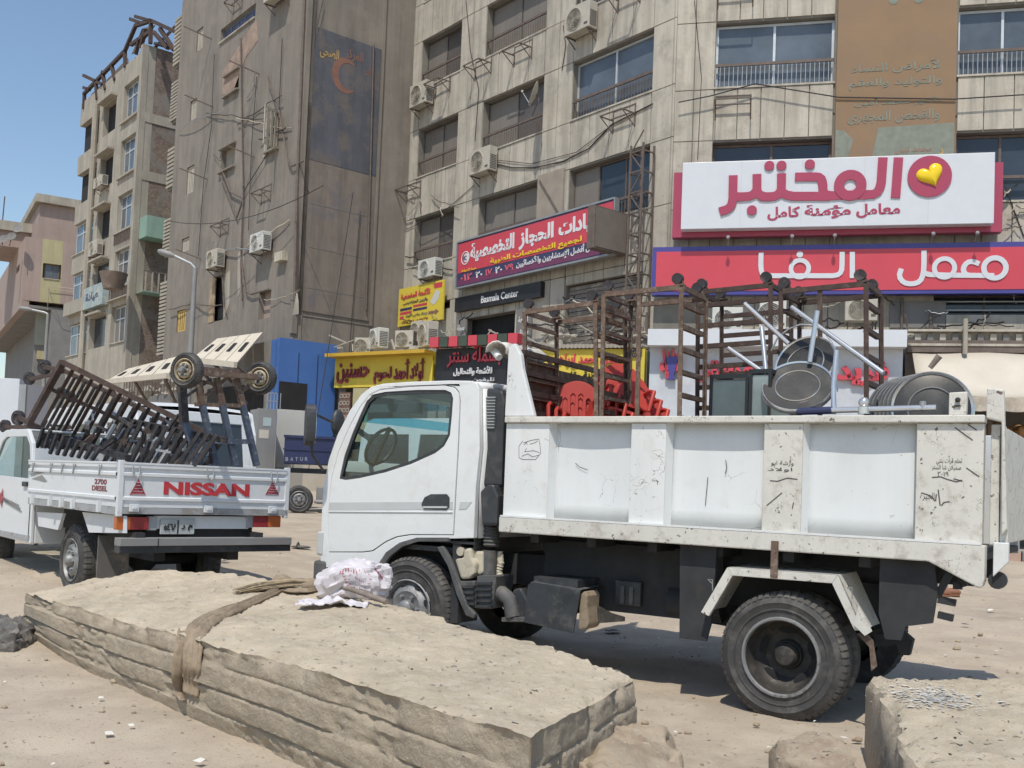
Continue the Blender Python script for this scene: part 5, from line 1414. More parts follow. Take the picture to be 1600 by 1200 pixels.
put('scribble', scrib([[(1456, 746), (1470, 745), (1480, 749), (1495, 753), (1503, 750)], [(1490, 748), (1504, 752)], [(1463, 772), (1462, 783)], [(1466, 765), (1469, 790)], [(1471, 790), (1475, 785), (1484, 784)],
                       [(1440, 770), (1455, 775), (1461, 783)], [(1492, 668), (1520, 688)], [(1512, 663), (1526, 672)], [(1510, 731), (1530, 745)],
                       [(1203, 751), (1215, 752), (1230, 747), (1246, 749)], [(1198, 790), (1210, 780), (1222, 770)], [(1238, 795), (1240, 785)]], .007), m_scrib, trk)
for s_, u, v, u2, h in (('لحلم قرات بنتي', 1463, 727, 1503, .045), ('صميلان شا الستر', 1456, 735, 1502, .035), ('٢٠١٩', 1465, 744, 1482, .028), ('الجيزة', 1438, 782, 1460, .05), ('ورشة ابو', 1205, 728, 1240, .035), ('اولاد', 1200, 737, 1238, .03)):
    xa, za = T(u, v); xb, _ = T(u2, v)
    put('lettering', shift(text_mb(s_, xb-xa, h, .001), Matrix.Translation((xa, -.001, za))), m_scrib, trk)
rsx, rsz = T(1130, 850)
# --- chassis below the bed
put('chassis_rail', MB().box(-4.0, .60, .50, .58, .62, .86), m_chas, trk)
put('chassis_rail', MB().box(-4.0, .60, 1.30, 1.38, .62, .86), m_chas, trk)
put('axle', MB().tube([(0, .1, .38), (0, BW-.15, .38)], .07, 10).ell((0, .95, .38), .19, .17, .19, 12), m_chas, trk, smooth=50)
put('axle', MB().tube([(xf, .1, .38), (xf, 1.6, .38)], .05, 10), m_chas, trk, smooth=50)
for y in (.54, 1.34):
    put('leaf_spring', MB().tube([(-.65, y, .62), (-.3, y, .50), (0, y, .46), (.3, y, .50), (.65, y, .62)], .045, 6), m_chas, trk)
put('propeller_shaft', MB().tube([(-2.3, .95, .55), (-.1, .95, .42)], .045, 8), m_chas, trk)
put('fuel_tank', MB().box(-1.75, -.85, 1.42, 1.85, .45, .85), m_chas, trk, bevel=.03)
put('side_skirt', MB().box(-2.0, .0-.55, .40, .44, .50, 1.0), m_chas, trk)
put('hoist_frame', MB().box(-1.1, -.6, .6, 1.3, .55, 1.0), m_chas, trk)
put('air_tank', MB().tube([(-.95, .45, .62), (-.55, .45, .62)], .11, 14), m_chas, trk, smooth=50)
# mud flaps
for (ua, va, ub, vb) in ((1062, 850, 1110, 1003),):
    (a, d), (b, c) = T(ua, va, -.05), T(ub, vb, -.05)
    put('mud_flap', MB().poly([(a, d+.1), (b+.03, d+.1), (b, c+.12), (b-.03, c), (a+.02, c)], .05, .07), m_chas, trk)
fxs = [T(*p) for p in ((1372, 870), (1461, 870), (1458, 890), (1463, 925), (1455, 975), (1412, 980), (1405, 1002), (1380, 1000), (1370, 960))]
put('rear_bracket_plate', MB().poly(fxs, .05, .07), m_chas, trk)
put('tow_frame', MB().poly([T(*p) for p in ((1345, 1000), (1392, 996), (1408, 1010), (1402, 1035), (1385, 1034), (1382, 1018), (1345, 1022))], .35, .42), m_chas, trk)
for a, b in (((1462, 938), (1490, 944)), ((1462, 962), (1486, 968)), ((1460, 935), (1480, 897)), ((1495, 895), (1504, 918)), ((1500, 917), (1486, 916))):
    pa, pb = T(*a), T(*b); put('step_bar', MB().beam((pa[0], .08, pa[1]), (pb[0], .08, pb[1]), .04), m_chas, trk)
# white angular mudguard over the rear wheel
mg = [T(1099, 956), T(1140, 886), T(1312, 898), T(1350, 984)]
mi = [T(1111, 962), T(1148, 899), T(1303, 911), T(1338, 984)]
for k in range(3):
    q = [mg[k], mg[k+1], mi[k+1], mi[k]]
    put('mudguard', MB().poly(q, -.045, -.01), m_beddirty, trk, bevel=.004)
    a, b = mg[k], mg[k+1]
    put('mudguard_top', MB().add([(a[0], -.045, a[1]), (b[0], -.045, b[1]), (b[0], .42, b[1]), (a[0], .42, a[1])], [(0, 1, 2, 3)]), m_beddirty, trk)
sx_, sz_ = T(1215, 845); sx2, sz2 = T(1215, 902)
put('mudguard_strap', MB().box(sx_-.022, sx_+.022, -.062, -.046, sz2, sz_), m_rust, trk)
q = [T(1352, 985), T(1366, 1000), T(1372, 1040), T(1363, 1048), T(1360, 1010), T(1340, 990)]
put('bent_strip', MB().poly(q, -.03, -.02), m_rust, trk)
q = [T(1345, 945), T(1366, 985), T(1355, 992), T(1338, 975)]
put('bent_strip', MB().poly(q, -.06, -.048), m_beddirty, trk)
for u, v in ((1118, 912), (1335, 925)):
    x, z = T(u, v); put('hook', MB().tube([(x, -.05, z), (x-.03, -.06, z+.03), (x+.0, -.06, z+.03), (x, -.05, z-.04)], .004, 5), m_galv, trk)
# --- cab
Y0, Y1 = .02, 1.70
side = [(498, 905), (498, 868), (500, 800), (503, 760), (511, 718), (525, 678), (544, 641), (562, 616), (577, 604), (596, 599), (640, 596), (700, 594), (732, 594.5), (742, 598), (746, 606), (747, 700), (741, 760), (738, 841),
        (700, 842), (650, 842), (624, 850), (604, 865), (588, 888), (581, 907)]
door = [(511, 835), (511, 800), (516, 748), (527, 706), (545, 665), (562, 634), (576, 617), (592, 609), (640, 604), (692, 602), (707, 605), (714, 613), (716, 625), (713, 700), (709, 770), (706, 835), (640, 834.5), (618, 838), (600, 846), (580, 860), (565, 862), (511, 862)]
win = [(528, 748), (536, 712), (548, 678), (562, 645), (571, 626), (582, 616), (600, 612), (650, 609), (694, 609), (703, 613), (706, 622), (704, 650), (701, 680), (692, 697), (678, 708), (640, 725), (600, 738), (560, 747), (538, 750)]
P2 = lambda l, out=0: [T(*p, out) for p in l]
def grow(poly_, d):
    c = Vector((sum(p[0] for p in poly_)/len(poly_), sum(p[1] for p in poly_)/len(poly_))); o_ = []
    n = len(poly_)
    for i in range(n):
        a, b, e = Vector(poly_[i-1]), Vector(poly_[i]), Vector(poly_[(i+1) % n])
        t = ((b-a).normalized()+(e-b).normalized()).normalized(); nn = Vector((-t.y, t.x))
        if nn.dot(b-c) < 0: nn = -nn
        o_.append(tuple(b+nn*d))
    return o_
sideP, doorP, winP = P2(side), P2(door), P2(win)
doorH = grow(doorP, .007)
mb = MB().poly(sideP, Y0, Y0+.05, holes=[doorH])
put('cab_side', mb, m_white, trk, smooth=30, bevel=.006)
put('door_gap', MB().poly(grow(doorP, .015), Y0+.02, Y0+.03, holes=[grow(doorP, -.02)]), m_black, trk)
dr = thing_part('door', trk)
put('door_skin', MB().poly(doorP, Y0-.004, Y0+.04, holes=[winP]), m_white, dr, smooth=30, bevel=.007)
wi2 = grow(winP, -.028)
put('window_seal', MB().poly(grow(winP, .004), Y0+.004, Y0+.03, holes=[wi2]), m_blackp, dr, smooth=30)
put('pane', MB().poly(grow(wi2, .01), Y0+.018, Y0+.022), m_glass, dr)
st_ = [(513, 785), (706, 784), (706, 796), (512, 797)]
put('grey_band', MB().poly(P2(st_), Y0-.007, Y0-.0045), m_trim, dr)
hp = [(657, 788), (662, 777), (672, 772), (697, 772), (701, 777), (701, 793), (696, 797), (661, 796)]
put('door_handle', MB().poly(P2(hp), Y0-.011, Y0-.0075), m_blackp, dr, bevel=.003)
hp = [(661, 791), (698, 791), (698, 794), (661, 794)]
put('handle_lever', MB().poly(P2(hp), Y0-.022, Y0-.012), m_trim, dr)
xa, za = T(512, 798); xb, zb2 = T(706, 799)
put('crease', MB().poly([(xa, za), (xb, zb2), (xb, zb2-.012), (xa, za-.012)], Y0-.012, Y0-.004), m_white, dr, bevel=.003)
# grey band continues on the pillar; lower panel seams
put('grey_band', MB().poly(P2([(717, 784), (735, 784), (727, 795), (715, 796)]), Y0-.004, Y0-.0005), m_trim, trk)
put('seam', MB().poly(P2([(500, 886), (577, 890), (577, 892), (500, 888)]), Y0-.002, Y0-.0003), m_blackp, trk)
# shell joining both sides: front lower panel, windscreen frame, roof, rear wall
segs = sideP[:18]
def strip(ia, ib, m, name, inset=0.0, y0=Y0+.05, y1=Y1-.05, crown=0.0, cut=None):
    pts = segs[ia:ib+1]; mb = MB(); ny = 8; vs = []
    for j in range(ny+1):
        f_ = j/ny; y = y0+(y1-y0)*f_; c_ = crown*math.sin(math.pi*f_)**.6
        for p in pts: vs.append((p[0], y, p[1]+c_))
    n = len(pts)
    mb.add(vs, [(j*n+i, j*n+i+1, (j+1)*n+i+1, (j+1)*n+i) for j in range(ny) for i in range(n-1)])
    o = put(name, mb, m, trk, smooth=60); sd = o.modifiers.new('thick', 'SOLIDIFY'); sd.thickness = .02; sd.offset = -1
    return o
strip(0, 4, m_white, 'front_panel')
strip(4, 7, m_glass, 'windscreen').modifiers.clear()
strip(7, 14, m_white, 'roof', crown=.025)
strip(14, 17, m_white, 'rear_wall')
# visible back wall of the cab with its small window
bx_ = T(747, 700)[0]
put('rear_window', MB().box(bx_+.002, bx_+.012, .55, 1.15, 1.55, 2.0), m_win, trk)
put('rear_window_seal', MB().box(bx_+.001, bx_+.006, .50, 1.20, 1.50, 2.05), m_blackp, trk)
put('cab_side', MB().poly(sideP, Y1-.05, Y1, holes=[winP]), m_white, trk, smooth=30)
put('pane', MB().poly(grow(winP, .005), Y1-.03, Y1-.026), m_glass, trk)
tin = [(566, 634), (574, 620), (584, 612), (690, 609), (700, 616), (700, 634)]
tp_ = segs[5:7]
put('sun_visor_tint', MB().add([(segs[6][0]-.01, Y0+.07, segs[6][1]+.0), (segs[6][0]-.01, Y1-.07, segs[6][1]), (segs[5][0]*.4+segs[6][0]*.6-.01, Y1-.07, segs[5][1]*.4+segs[6][1]*.6), (segs[5][0]*.4+segs[6][0]*.6-.01, Y0+.07, segs[5][1]*.4+segs[6][1]*.6)], [(0, 1, 2, 3)]), m_tintg, trk)
put('far_window_tint', MB().poly([T(*p, -Y1+.04) for p in ((566, 645), (580, 632), (700, 630), (700, 642))], Y1-.06, Y1-.055), m_tintg, trk)
put('roof_lining', MB().box(segs[8][0]+.05, bx_-.05, Y0+.06, Y1-.06, segs[9][1]-.06, segs[9][1]-.045), m_blackp, trk)
put('rear_lining', MB().box(bx_-.06, bx_-.045, Y0+.06, Y1-.06, .9, segs[9][1]-.06), m_dustp, trk)
put('cab_floor', MB().box(segs[1][0]+.05, bx_-.05, Y0+.06, Y1-.06, .86, .90), m_blackp, trk)
put('dashboard', MB().poly([(segs[3][0]+.03, .92), (segs[3][0]+.03, T(520, 735)[1]), (segs[3][0]+.38, T(560, 742)[1]), (segs[3][0]+.42, .92)], Y0+.06, Y1-.06), m_dustp, trk, bevel=.02)
for y in (.12, 1.02):
    s0 = bx_-.55
    put('seat', MB().box(s0-.1, s0+.40, y, y+.5, .92, 1.18).poly([(s0+.36, 1.1), (s0+.28, 1.45), (s0+.40, 1.72), (s0+.5, 1.72), (s0+.52, 1.1)], y, y+.5), m_blackp, trk, bevel=.03)
wx, wz = T(600, 698, -.4)
SWM = Matrix.Translation((wx-.05, .42, wz)) @ Matrix.Rotation(R(-62), 4, 'Y') @ Matrix.Rotation(R(90), 4, 'X')
swm = MB(); q_ = [SWM @ Vector((.175*math.cos(a), 0, .175*math.sin(a))) for a in [2*math.pi*k/24 for k in range(25)]]
swm.tube(q_, .015, 6).beam(SWM @ Vector((-.19, 0, 0)), SWM @ Vector((.19, 0, 0)), .03).beam(SWM @ Vector((0, .0, 0)), SWM @ Vector((0, .35, 0)), .04)
put('steering_wheel', swm, m_blackp, trk, smooth=50)
mx_, mz_ = T(640, 638, -.8); put('rear_view_mirror', MB().box(mx_-.13, mx_+.13, .78, .83, mz_-.05, mz_+.05).beam((mx_+.0, .8, mz_+.05), (mx_-.03, .8, mz_+.17), .015), m_blackp, trk, bevel=.015)
# wing mirror on its arm
u_, v_ = 483, 664
mxa, mza = T(483, 664, .25)
mrr = MB(); 
ov = [(mxa+.082*math.copysign(abs(math.cos(a))**.7, math.cos(a)), mza+.175*math.copysign(abs(math.sin(a))**.7, math.sin(a))) for a in [2*math.pi*k/26 for k in range(26)]]
put('wing_mirror', MB().poly(ov, -.28, -.20), m_blackp, trk, Matrix.Translation((mxa, -.24, mza)) @ Matrix.Rotation(R(-40), 4, 'Z') @ Matrix.Translation((-mxa, .24, -mza)), bevel=.02)
put('mirror_glass', MB().poly([(mxa+(p[0]-mxa)*.8, mza+(p[1]-mza)*.85) for p in ov], -.197, -.194), m_mirror, trk, Matrix.Translation((mxa, -.24, mza)) @ Matrix.Rotation(R(-40), 4, 'Z') @ Matrix.Translation((-mxa, .24, -mza)))
pa = T(505, 735); pb_ = T(520, 660)
put('mirror_arm', MB().tube([(pa[0], .0, pa[1]), (mxa, -.2, mza-.24), (mxa, -.22, mza-.1)], .012, 6).tube([(pb_[0], .0, pb_[1]), (mxa, -.2, mza+.1)], .012, 6), m_blackp, trk)
xm_, zm_ = T(516, 658, -1.6); put('wing_mirror', MB().ell((xm_-.12, 1.85, zm_), .05, .1, .15, 10), m_blackp, trk, smooth=60)
# bumper, lamp, arch, step
a, za = T(489, 875); b, zb2 = T(506, 912)
put('bumper', MB().box(a, b, Y0-.02, Y1, zb2-.14, za), m_dustp, trk, bevel=.025)
a, za = T(494, 830); b, zb2 = T(502, 868)
put('headlamp', MB().box(a, b, Y0-.01, Y0+.25, zb2, za), m_trim, trk, bevel=.015)
arch_o = [(579, 907), (586, 887), (602, 863), (623, 848), (650, 840), (700, 840)]; arch_i = [(700, 846), (652, 846), (627, 854), (608, 869), (593, 891), (586, 907)]
put('wheel_arch_lip', MB().poly(P2(arch_o+arch_i), Y0-.012, Y0+.02), m_dustp, trk)
put('wheel_arch_liner', MB().box(T(590, 900)[0], T(735, 900)[0], .32, .34, .5, T(640, 840)[1]).box(T(590, 900)[0], T(735, 900)[0], Y0+.02, .32, T(640, 840)[1]-.02, T(640, 840)[1]), m_chas, trk)
fl = [(681, 855), (690, 853), (700, 870), (712, 900), (728, 945), (741, 960), (738, 967), (726, 962), (712, 930), (698, 885)]
put('splash_guard', MB().poly(P2(fl), Y0-.01, Y0+.03), m_dustp, trk, bevel=.008)
put('rear_fender', MB().box(T(700, 900)[0], T(712, 900)[0], .05, .32, .32, .95), m_chas, trk)
# air intake stack behind the cab
a, z1_ = T(748, 600); b, z0_ = T(772, 760)
put('intake_stack', MB().poly([(a, z0_), (a, z1_-.02), (b-.03, z1_-.04), (b, z1_-.12), (b, z0_)], .10, .34), m_blackp, trk, bevel=.02)
la, lz1 = T(747, 616); lb, lz0 = T(765, 668)
for k in range(11):
    z = lz0+(lz1-lz0)*k/11; put('louvre', MB().box(la+.01, lb-.015, .085, .099, z, z+.012), m_galv, trk)
def pipe(pix, rad, m, name, y=.15, n=12, rib=0):
    pts = [(*(T(u, v, -y+rad)),) for u, v in pix]; pts = [(p[0], y, p[1]) for p in pts]
    rr_ = rad
    if rib:
        q = []; rs = []
        for a_, b_ in zip(pts, pts[1:]):
            for k in range(rib):
                for d_, r_ in ((0, 1.0), (.5, .84)):
                    q.append(tuple(Vector(a_).lerp(Vector(b_), (k+d_)/rib))); rs.append(rad*r_)
        pts = q; rr_ = rs
    put(name, MB().tube(pts, rr_, n), m, trk, smooth=40)
pipe([(762, 760), (762, 790), (760, 824)], .055, m_blackp, 'intake_pipe')
put('intake_shield', MB().poly(P2([(746, 768), (757, 757), (768, 757), (775, 775), (773, 822), (749, 822)]), .03, .12), m_blackp, trk, bevel=.02)
pipe([(761, 824), (760, 857)], .068, m_dustp, 'bellows', rib=6)
pipe([(759, 860), (757, 905)], .06, m_dustp, 'intake_pipe')
put('ribbed_box', MB().poly(P2([(740, 900), (771, 900), (770, 906), (764, 952), (741, 952)]), .04, .3), m_dustp, trk, bevel=.01)
for k in range(5): put('rib', MB().poly(P2([(740, 910+k*9), (765, 910+k*9), (765, 914+k*9), (740, 914+k*9)]), .02, .045), m_blackp, trk)
put('ribbed_box', MB().poly(P2([(713, 908), (737, 908), (740, 950), (722, 950)]), .04, .3), m_dustp, trk, bevel=.01)
for k in range(4): put('rib', MB().poly(P2([(715+k, 915+k*9), (738, 915+k*9), (738, 919+k*9), (716+k, 919+k*9)]), .02, .045), m_blackp, trk)
put('washer_bottle', MB().poly(P2([(706, 874), (719, 872), (721, 858), (731, 856), (734, 872), (740, 880), (738, 895), (730, 905), (716, 906)]), .03, .2), m_cream, trk, bevel=.02)
x, z = T(714, 862); put('bottle_cap', MB().lathe([(.035, 0), (.035, -.06), (.001, -.062)], Matrix.Translation((x, .1, z)), 12), m_cream, trk, smooth=40)
put('expansion_tank', MB().poly(P2([(731, 862), (745, 862), (745, 896), (738, 900), (732, 880)]), .08, .25), m_cream, trk, bevel=.015)
pipe([(777, 862), (779, 880), (776, 893), (779, 908)], .03, m_cream, 'hose', y=.2, rib=3)
pipe([(766, 928), (778, 928), (790, 938), (795, 965)], .06, m_dustp, 'air_duct', y=.12)
put('air_filter', MB().poly(P2([(776, 975), (780, 945), (788, 922), (801, 920), (812, 940), (815, 975)]), .12, .45), m_blackp, trk, bevel=.02)
put('filter_rim', MB().poly(P2([(774, 966), (812, 966), (812, 973), (774, 973)]), .08, .5), m_dustp, trk, bevel=.008)
# battery box with a sheet cover and rag
bt = [(816, 973), (822, 915), (828, 909), (905, 922), (893, 990)]
put('battery_cover', MB().poly(P2(bt), .02, .04), mat('worn_black_sheet', (.055, .06, .065), .45, .3, var=.3, vs=6, c2=(.14, .13, .12), s2=7, lo=.5, hi=.64), trk, bevel=.006)
put('battery_cover_top', MB().add([(*T(828, 909)[:1], .02, T(828, 909)[1]), (T(905, 922)[0], .02, T(905, 922)[1]), (T(905, 922)[0], .40, T(905, 922)[1]+.01), (T(828, 909)[0], .40, T(828, 909)[1]+.01)], [(0, 1, 2, 3)]), m_dustp, trk)
put('battery', MB().box(T(826, 950)[0], T(895, 950)[0], .06, .38, .50, .74), m_blackp, trk)
rg = [T(u, v) for u, v in ((897, 986), (900, 930), (908, 923), (913, 932), (912, 950), (914, 978), (909, 985))]
put('stuffed_rag', MB().poly(rg, .05, .25), m_cloth, trk, bevel=.02)
put('battery', MB().box(T(925, 940)[0], T(967, 940)[0], .35, .62, .56, .74), m_blackp, trk, bevel=.01)
for u in (936, 950): put('battery_clamp', MB().box(T(u, 940)[0], T(u+6, 940)[0], .335, .35, .57, .70), m_dustp, trk)
put('battery_tray', MB().poly([T(*p) for p in ((913, 950), (935, 962), (955, 968), (955, 975), (913, 978))], .2, .22), m_rimb, trk)
from mathutils.bvhtree import BVHTree
# ------------------------------------------------------------ load on the dump truck
def caster(mb_w, mb_f, p, r=.04, flip=1):
    p = Vector(p)
    mb_f.box(p.x-.03, p.x+.03, p.y-.03, p.y+.03, p.z, p.z+.012*flip).beam(p+Vector((-.022, 0, 0)), p+Vector((-.035, 0, .05*flip)), .008, .03).beam(p+Vector((.022, 0, 0)), p+Vector((-.005, 0, .05*flip)), .008, .03)
    mb_w.lathe([(.001, -.018), (r*.5, -.018), (r, -.02), (r, .02), (r*.5, .018), (.001, .018)], Matrix.Translation(p+Vector((-.02, 0, .055*flip))), 16)

def rack(label, M, w, d, h, n, m, rails='y', mid=False, cast=(0, 1), group='bakery rack trolleys', lw=.033):
    t = thing('rack_trolley', M, label, 'rack', group)
    cs = [(0, 0), (w, 0), (0, d), (w, d)]+([(w*.47, 0)] if mid else [])
    for x, y in cs: put('post', MB().box(x-lw/2, x+lw/2, y-.004, y+.004, 0, h).box(x-.004, x+.004, y+(.004 if y < d/2 else -lw), y+(lw if y < d/2 else -.004), 0, h), m, t)
    for z in (0.02, h):
        put('frame_bar', MB().box(lw/2, w-lw/2, -.012, .012, z-.02, z+.015), m, t); put('frame_bar', MB().box(lw/2, w-lw/2, d-.012, d+.012, z-.02, z+.015), m, t)
        put('frame_bar', MB().box(-.012, .012, lw, d-lw, z-.02, z+.015), m, t); put('frame_bar', MB().box(w-.012, w+.012, lw, d-lw, z-.02, z+.015), m, t)
    for k in range(n):
        z = h*(k+.8)/(n+.6)
        if rails == 'y':
            for x in (0, w): put('shelf_rail', MB().box(x-.003, x+.003, lw, d-lw, z, z+.034).box(x+(.003 if x == 0 else -.03), x+(.03 if x == 0 else -.003), lw, d-lw, z, z+.005), m, t)
        else:
            for y in (0, d): put('shelf_rail', MB().box(lw/2, w-lw/2, y-.016, y+.014, z, z+.034), m, t)
    mw, mf = MB(), MB()
    for x, y in ((.03, .05), (w-.03, .05), (.03, d-.05), (w-.03, d-.05)):
        a, b = MB(), MB(); caster(a, b, (x, y, h+.016))
        c = put('caster', b, m, t); put('caster_wheel', a, m_blkst, c, smooth=40)
    return t
def ang_(a, b): return math.atan2(b[1]-a[1], b[0]-a[0])
zfl = zbb+.07
y_ = .13
xa, za = T(820, 492, -y_); xb, zb2 = T(931, 474, -y_)
rack('pale rusty rack trolley nearest the truck cab, leaning slightly forward', FT.M @ Matrix.Translation((xa+.08, y_, zfl)) @ Matrix.Rotation(R(-3.0), 4, 'Y'), xb-xa, .50, (za+zb2)/2-zfl, 11, m_rust)
xa, za = T(949, 466, -y_); xb, zb2 = T(1071, 452, -y_)
rack('pale rusty rack trolley with an extra middle post, second from the cab', FT.M @ Matrix.Translation((xa, y_, zfl)) @ Matrix.Rotation(R(-1.0), 4, 'Y'), xb-xa, .46, (za+zb2)/2-zfl+.02, 10, m_rust, mid=True)
xa, za = T(1100, 455, -.75); xb, zb2 = T(1214, 448, -.75)
rack('dark rusty rack trolley with long shelf rails facing the street, behind the chrome stools', FT.M @ Matrix.Translation((xa, .75, zfl)) @ Matrix.Rotation(R(-1.5), 4, 'Y'), xb-xa, .5, (za+zb2)/2-zfl, 11, m_rustd, rails='x')
xa, za = T(1230, 456, -.62); xb, zb2 = T(1364, 444, -.62)
rack('dark rusty rack trolley at the right, standing behind the upturned chrome legs', FT.M @ Matrix.Translation((xa, .62, zfl)) @ Matrix.Rotation(R(-1.5), 4, 'Y'), xb-xa, .45, (za+zb2)/2-zfl, 9, m_rustd, rails='y', mid=True)
# red plastic chairs
def chair_obj(label, M):
    t = thing('plastic_chair', M, label, 'chair', 'red plastic chairs in the truck bed')
    n = 18; W_, H_ = .22, .42
    ol = [(-W_*.9, 0)]+[(-W_*math.cos(a), H_-W_+W_*math.sin(a)) for a in [math.pi*i/n for i in range(n+1)]]+[(W_*.9, 0)]
    slots = []
    for x in (-.11, -.037, .037, .11):
        hh = .30-abs(x)*.6
        slots.append([(x-.018, .06), (x-.022, hh), (x, hh+.022), (x+.022, hh), (x+.018, .06)])
    put('backrest', MB().poly(ol, -.012, .012, holes=slots), m_red, t, Matrix.Translation((0, .20, .42)) @ Matrix.Rotation(R(-14), 4, 'X'), smooth=30, bevel=.005)
    st_ = MB(); ol = [(-.20, -.20), (-.22, 0), (-.21, .20), (.21, .20), (.22, 0), (.20, -.20), (.12, -.235), (-.12, -.235)]
    put('seat', st_.poly(ol, -.0, .025), m_red, t, Matrix.Translation((0, 0, .40)) @ Matrix.Rotation(R(-90), 4, 'X') @ Matrix.Scale(-1, 4, (0, 1, 0)), bevel=.006)
    for x, y in ((-.19, -.19), (.19, -.19), (-.2, .2), (.2, .2)):
        put('leg', MB().add([(x-.025, y-.012, .41), (x+.025, y-.012, .41), (x+.025, y+.02, .41), (x-.025, y+.02, .41), (x*1.12-.013, y*1.15-.01, 0), (x*1.12+.013, y*1.15-.01, 0), (x*1.12+.013, y*1.15+.012, 0), (x*1.12-.013, y*1.15+.012, 0)],
            [(0, 1, 2, 3), (4, 7, 6, 5), (0, 4, 5, 1), (1, 5, 6, 2), (2, 6, 7, 3), (3, 7, 4, 0)]), m_red, t)
    for x in (-.215, .215):
        put('armrest', MB().tube([(x, .2, .60), (x*1.05, .02, .62), (x*1.04, -.14, .60), (x, -.17, .42)], .018, 8), m_red, t, smooth=50)
    return t
ord_ = ['first', 'second', 'third', 'fourth', 'fifth', 'sixth']
base = None
def chair_at(label, M):
    global base
    if base is None: base = chair_obj(label, M); return base
    return copy_tree(base, M, label)
for k in range(5):
    c = FT.P(900+9*k, 600+7*k, -.62)
    chair_at(ord_[k]+' red plastic chair from the cab in the lying stack of nested curved backs',
        FT.M @ Matrix.Translation(c+Vector((0, .03*k, 0))) @ Matrix.Rotation(R(24), 4, 'Z') @ Matrix.Rotation(R(6), 4, 'X') @ Matrix.Scale(.86, 4) @ Matrix.Translation((0, -.12, -.80)))
for k in range(6):
    c = FT.P(985+10.5*k, 564+14*k, -.80)
    chair_at(('topmost' if k == 0 else ord_[k])+' red plastic chair in the slanting stack behind the rack with the middle post',
        FT.M @ Matrix.Translation(c) @ Matrix.Rotation(R(40), 4, 'Z') @ Matrix.Rotation(R(14), 4, 'Y') @ Matrix.Scale(.9, 4) @ Matrix.Translation((0, -.1, -.84)))
# stainless round tops and chrome stools
def stool(label, M, r, legs):
    t = thing('round_stool', M, label, 'stool', 'chrome stools with round steel tops')
    put('round_top', MB().lathe([(.001, 0), (r*.60, 0), (r*.62, -.006), (r*.64, 0), (r*.94, -.002), (r, .012), (r, .03), (.001, .03)], None, 44), m_steel, t, smooth=30)
    put('chrome_rim', MB().lathe([(r*.955, -.004), (r*1.0, -.012), (r*1.02, .0), (r*1.02, .03), (r, .032)], None, 44).lathe([(r*.60, -.004), (r*.62, -.010), (r*.64, -.004)], None, 44), m_chrome, t, smooth=50)
    for a, b in legs:
        put('leg', MB().tube([M.inverted() @ FT.M @ Vector(a), M.inverted() @ FT.M @ Vector(b)], .017, 12), m_chrome, t, smooth=50)
    return t
q = lambda u, v, y: tuple(FT.P(u, v, -y))
c1 = FT.P(1246, 603, -.25); c2_ = FT.P(1258, 567, -.55)
stool('nearest upturned chrome stool, its oval steel top tilted towards the street', FT.M @ Matrix.Translation(c1) @ Matrix.Rotation(R(10), 4, 'Z') @ Matrix.Rotation(R(-40), 4, 'X'), .232,
      [(q(1307, 548, .3), q(1302, 602, .24)), (q(1302, 602, .24), q(1303, 646, .2)), (q(1277, 486, .4), q(1265, 566, .36)), (q(1190, 512, .5), q(1197, 582, .4)), (q(1138, 544, .45), q(1190, 580, .4))])
stool('second chrome stool behind the nearest one, with long legs crossing in the air', FT.M @ Matrix.Translation(c2_) @ Matrix.Rotation(R(-8), 4, 'Z') @ Matrix.Rotation(R(-25), 4, 'X'), .215,
      [(q(1163, 474, .5), q(1232, 537, .55)), (q(1237, 480, .55), q(1380, 583, .35)), (q(1300, 560, .6), q(1306, 612, .6))])
a_ = FT.P(1228, 540, -.6)
rg_ = thing('chrome_hoop', FT.M @ Matrix.Translation(a_), 'thin curved chrome hoop arching over the stool tops', 'hoop')
pp = [FT.P(u, v, -.62)-a_ for u, v in ((1205, 548), (1215, 528), (1232, 514), (1250, 507), (1268, 508), (1290, 520), (1305, 545), (1308, 580), (1300, 605))]
put('hoop_tube', MB().tube(pp, .007, 8), m_chrome, rg_, smooth=60)
cR = FT.P(1456, 640, -.35)
rs_ = .245
tops = []
for k in range(7):
    M_ = FT.M @ Matrix.Translation(cR+Vector((-.035*k, .045*k, .0))) @ Matrix.Rotation(R(14), 4, 'Z') @ Matrix.Rotation(R(-8), 4, 'X')
    if k == 0:
        t0_ = thing('round_table_top', M_, 'nearest round steel table top with a bright ring, leaning at the tail of the bed', 'table top', 'stack of round steel table tops')
        put('disc', MB().lathe([(.001, 0), (rs_*.9, .0), (rs_, .012), (rs_, .028), (.001, .03)], None, 48), m_steel, t0_, smooth=30)
        put('chrome_rim', MB().lathe([(rs_*.93, -.002), (rs_*.985, -.012), (rs_*1.02, .0), (rs_*1.02, .03), (rs_, .032)], None, 48).lathe([(rs_*.56, -.003), (rs_*.58, -.009), (rs_*.60, -.003)], None, 44), m_chrome, t0_, smooth=50)
    else:
        copy_tree(t0_, M_, ('second', 'third', 'fourth', 'fifth', 'sixth', 'last')[k-1]+' round steel table top in the leaning stack, counted from the nearest')
tb_ = thing('chrome_pole', FT.M @ Matrix.Translation(FT.P(1258, 643, -.12)), 'chrome pole with a ball joint lying along the top rail of the bed', 'pole')
o_ = FT.P(1258, 643, -.12)
put('tube', MB().tube([FT.P(1298, 641, -.12)-o_, FT.P(1463, 637, -.12)-o_], .019, 12), m_chrome, tb_, smooth=50)
put('dark_sleeve', MB().tube([Vector((-.05, 0, 0)), FT.P(1300, 641, -.12)-o_], .024, 12), m_navyv, tb_, smooth=50)
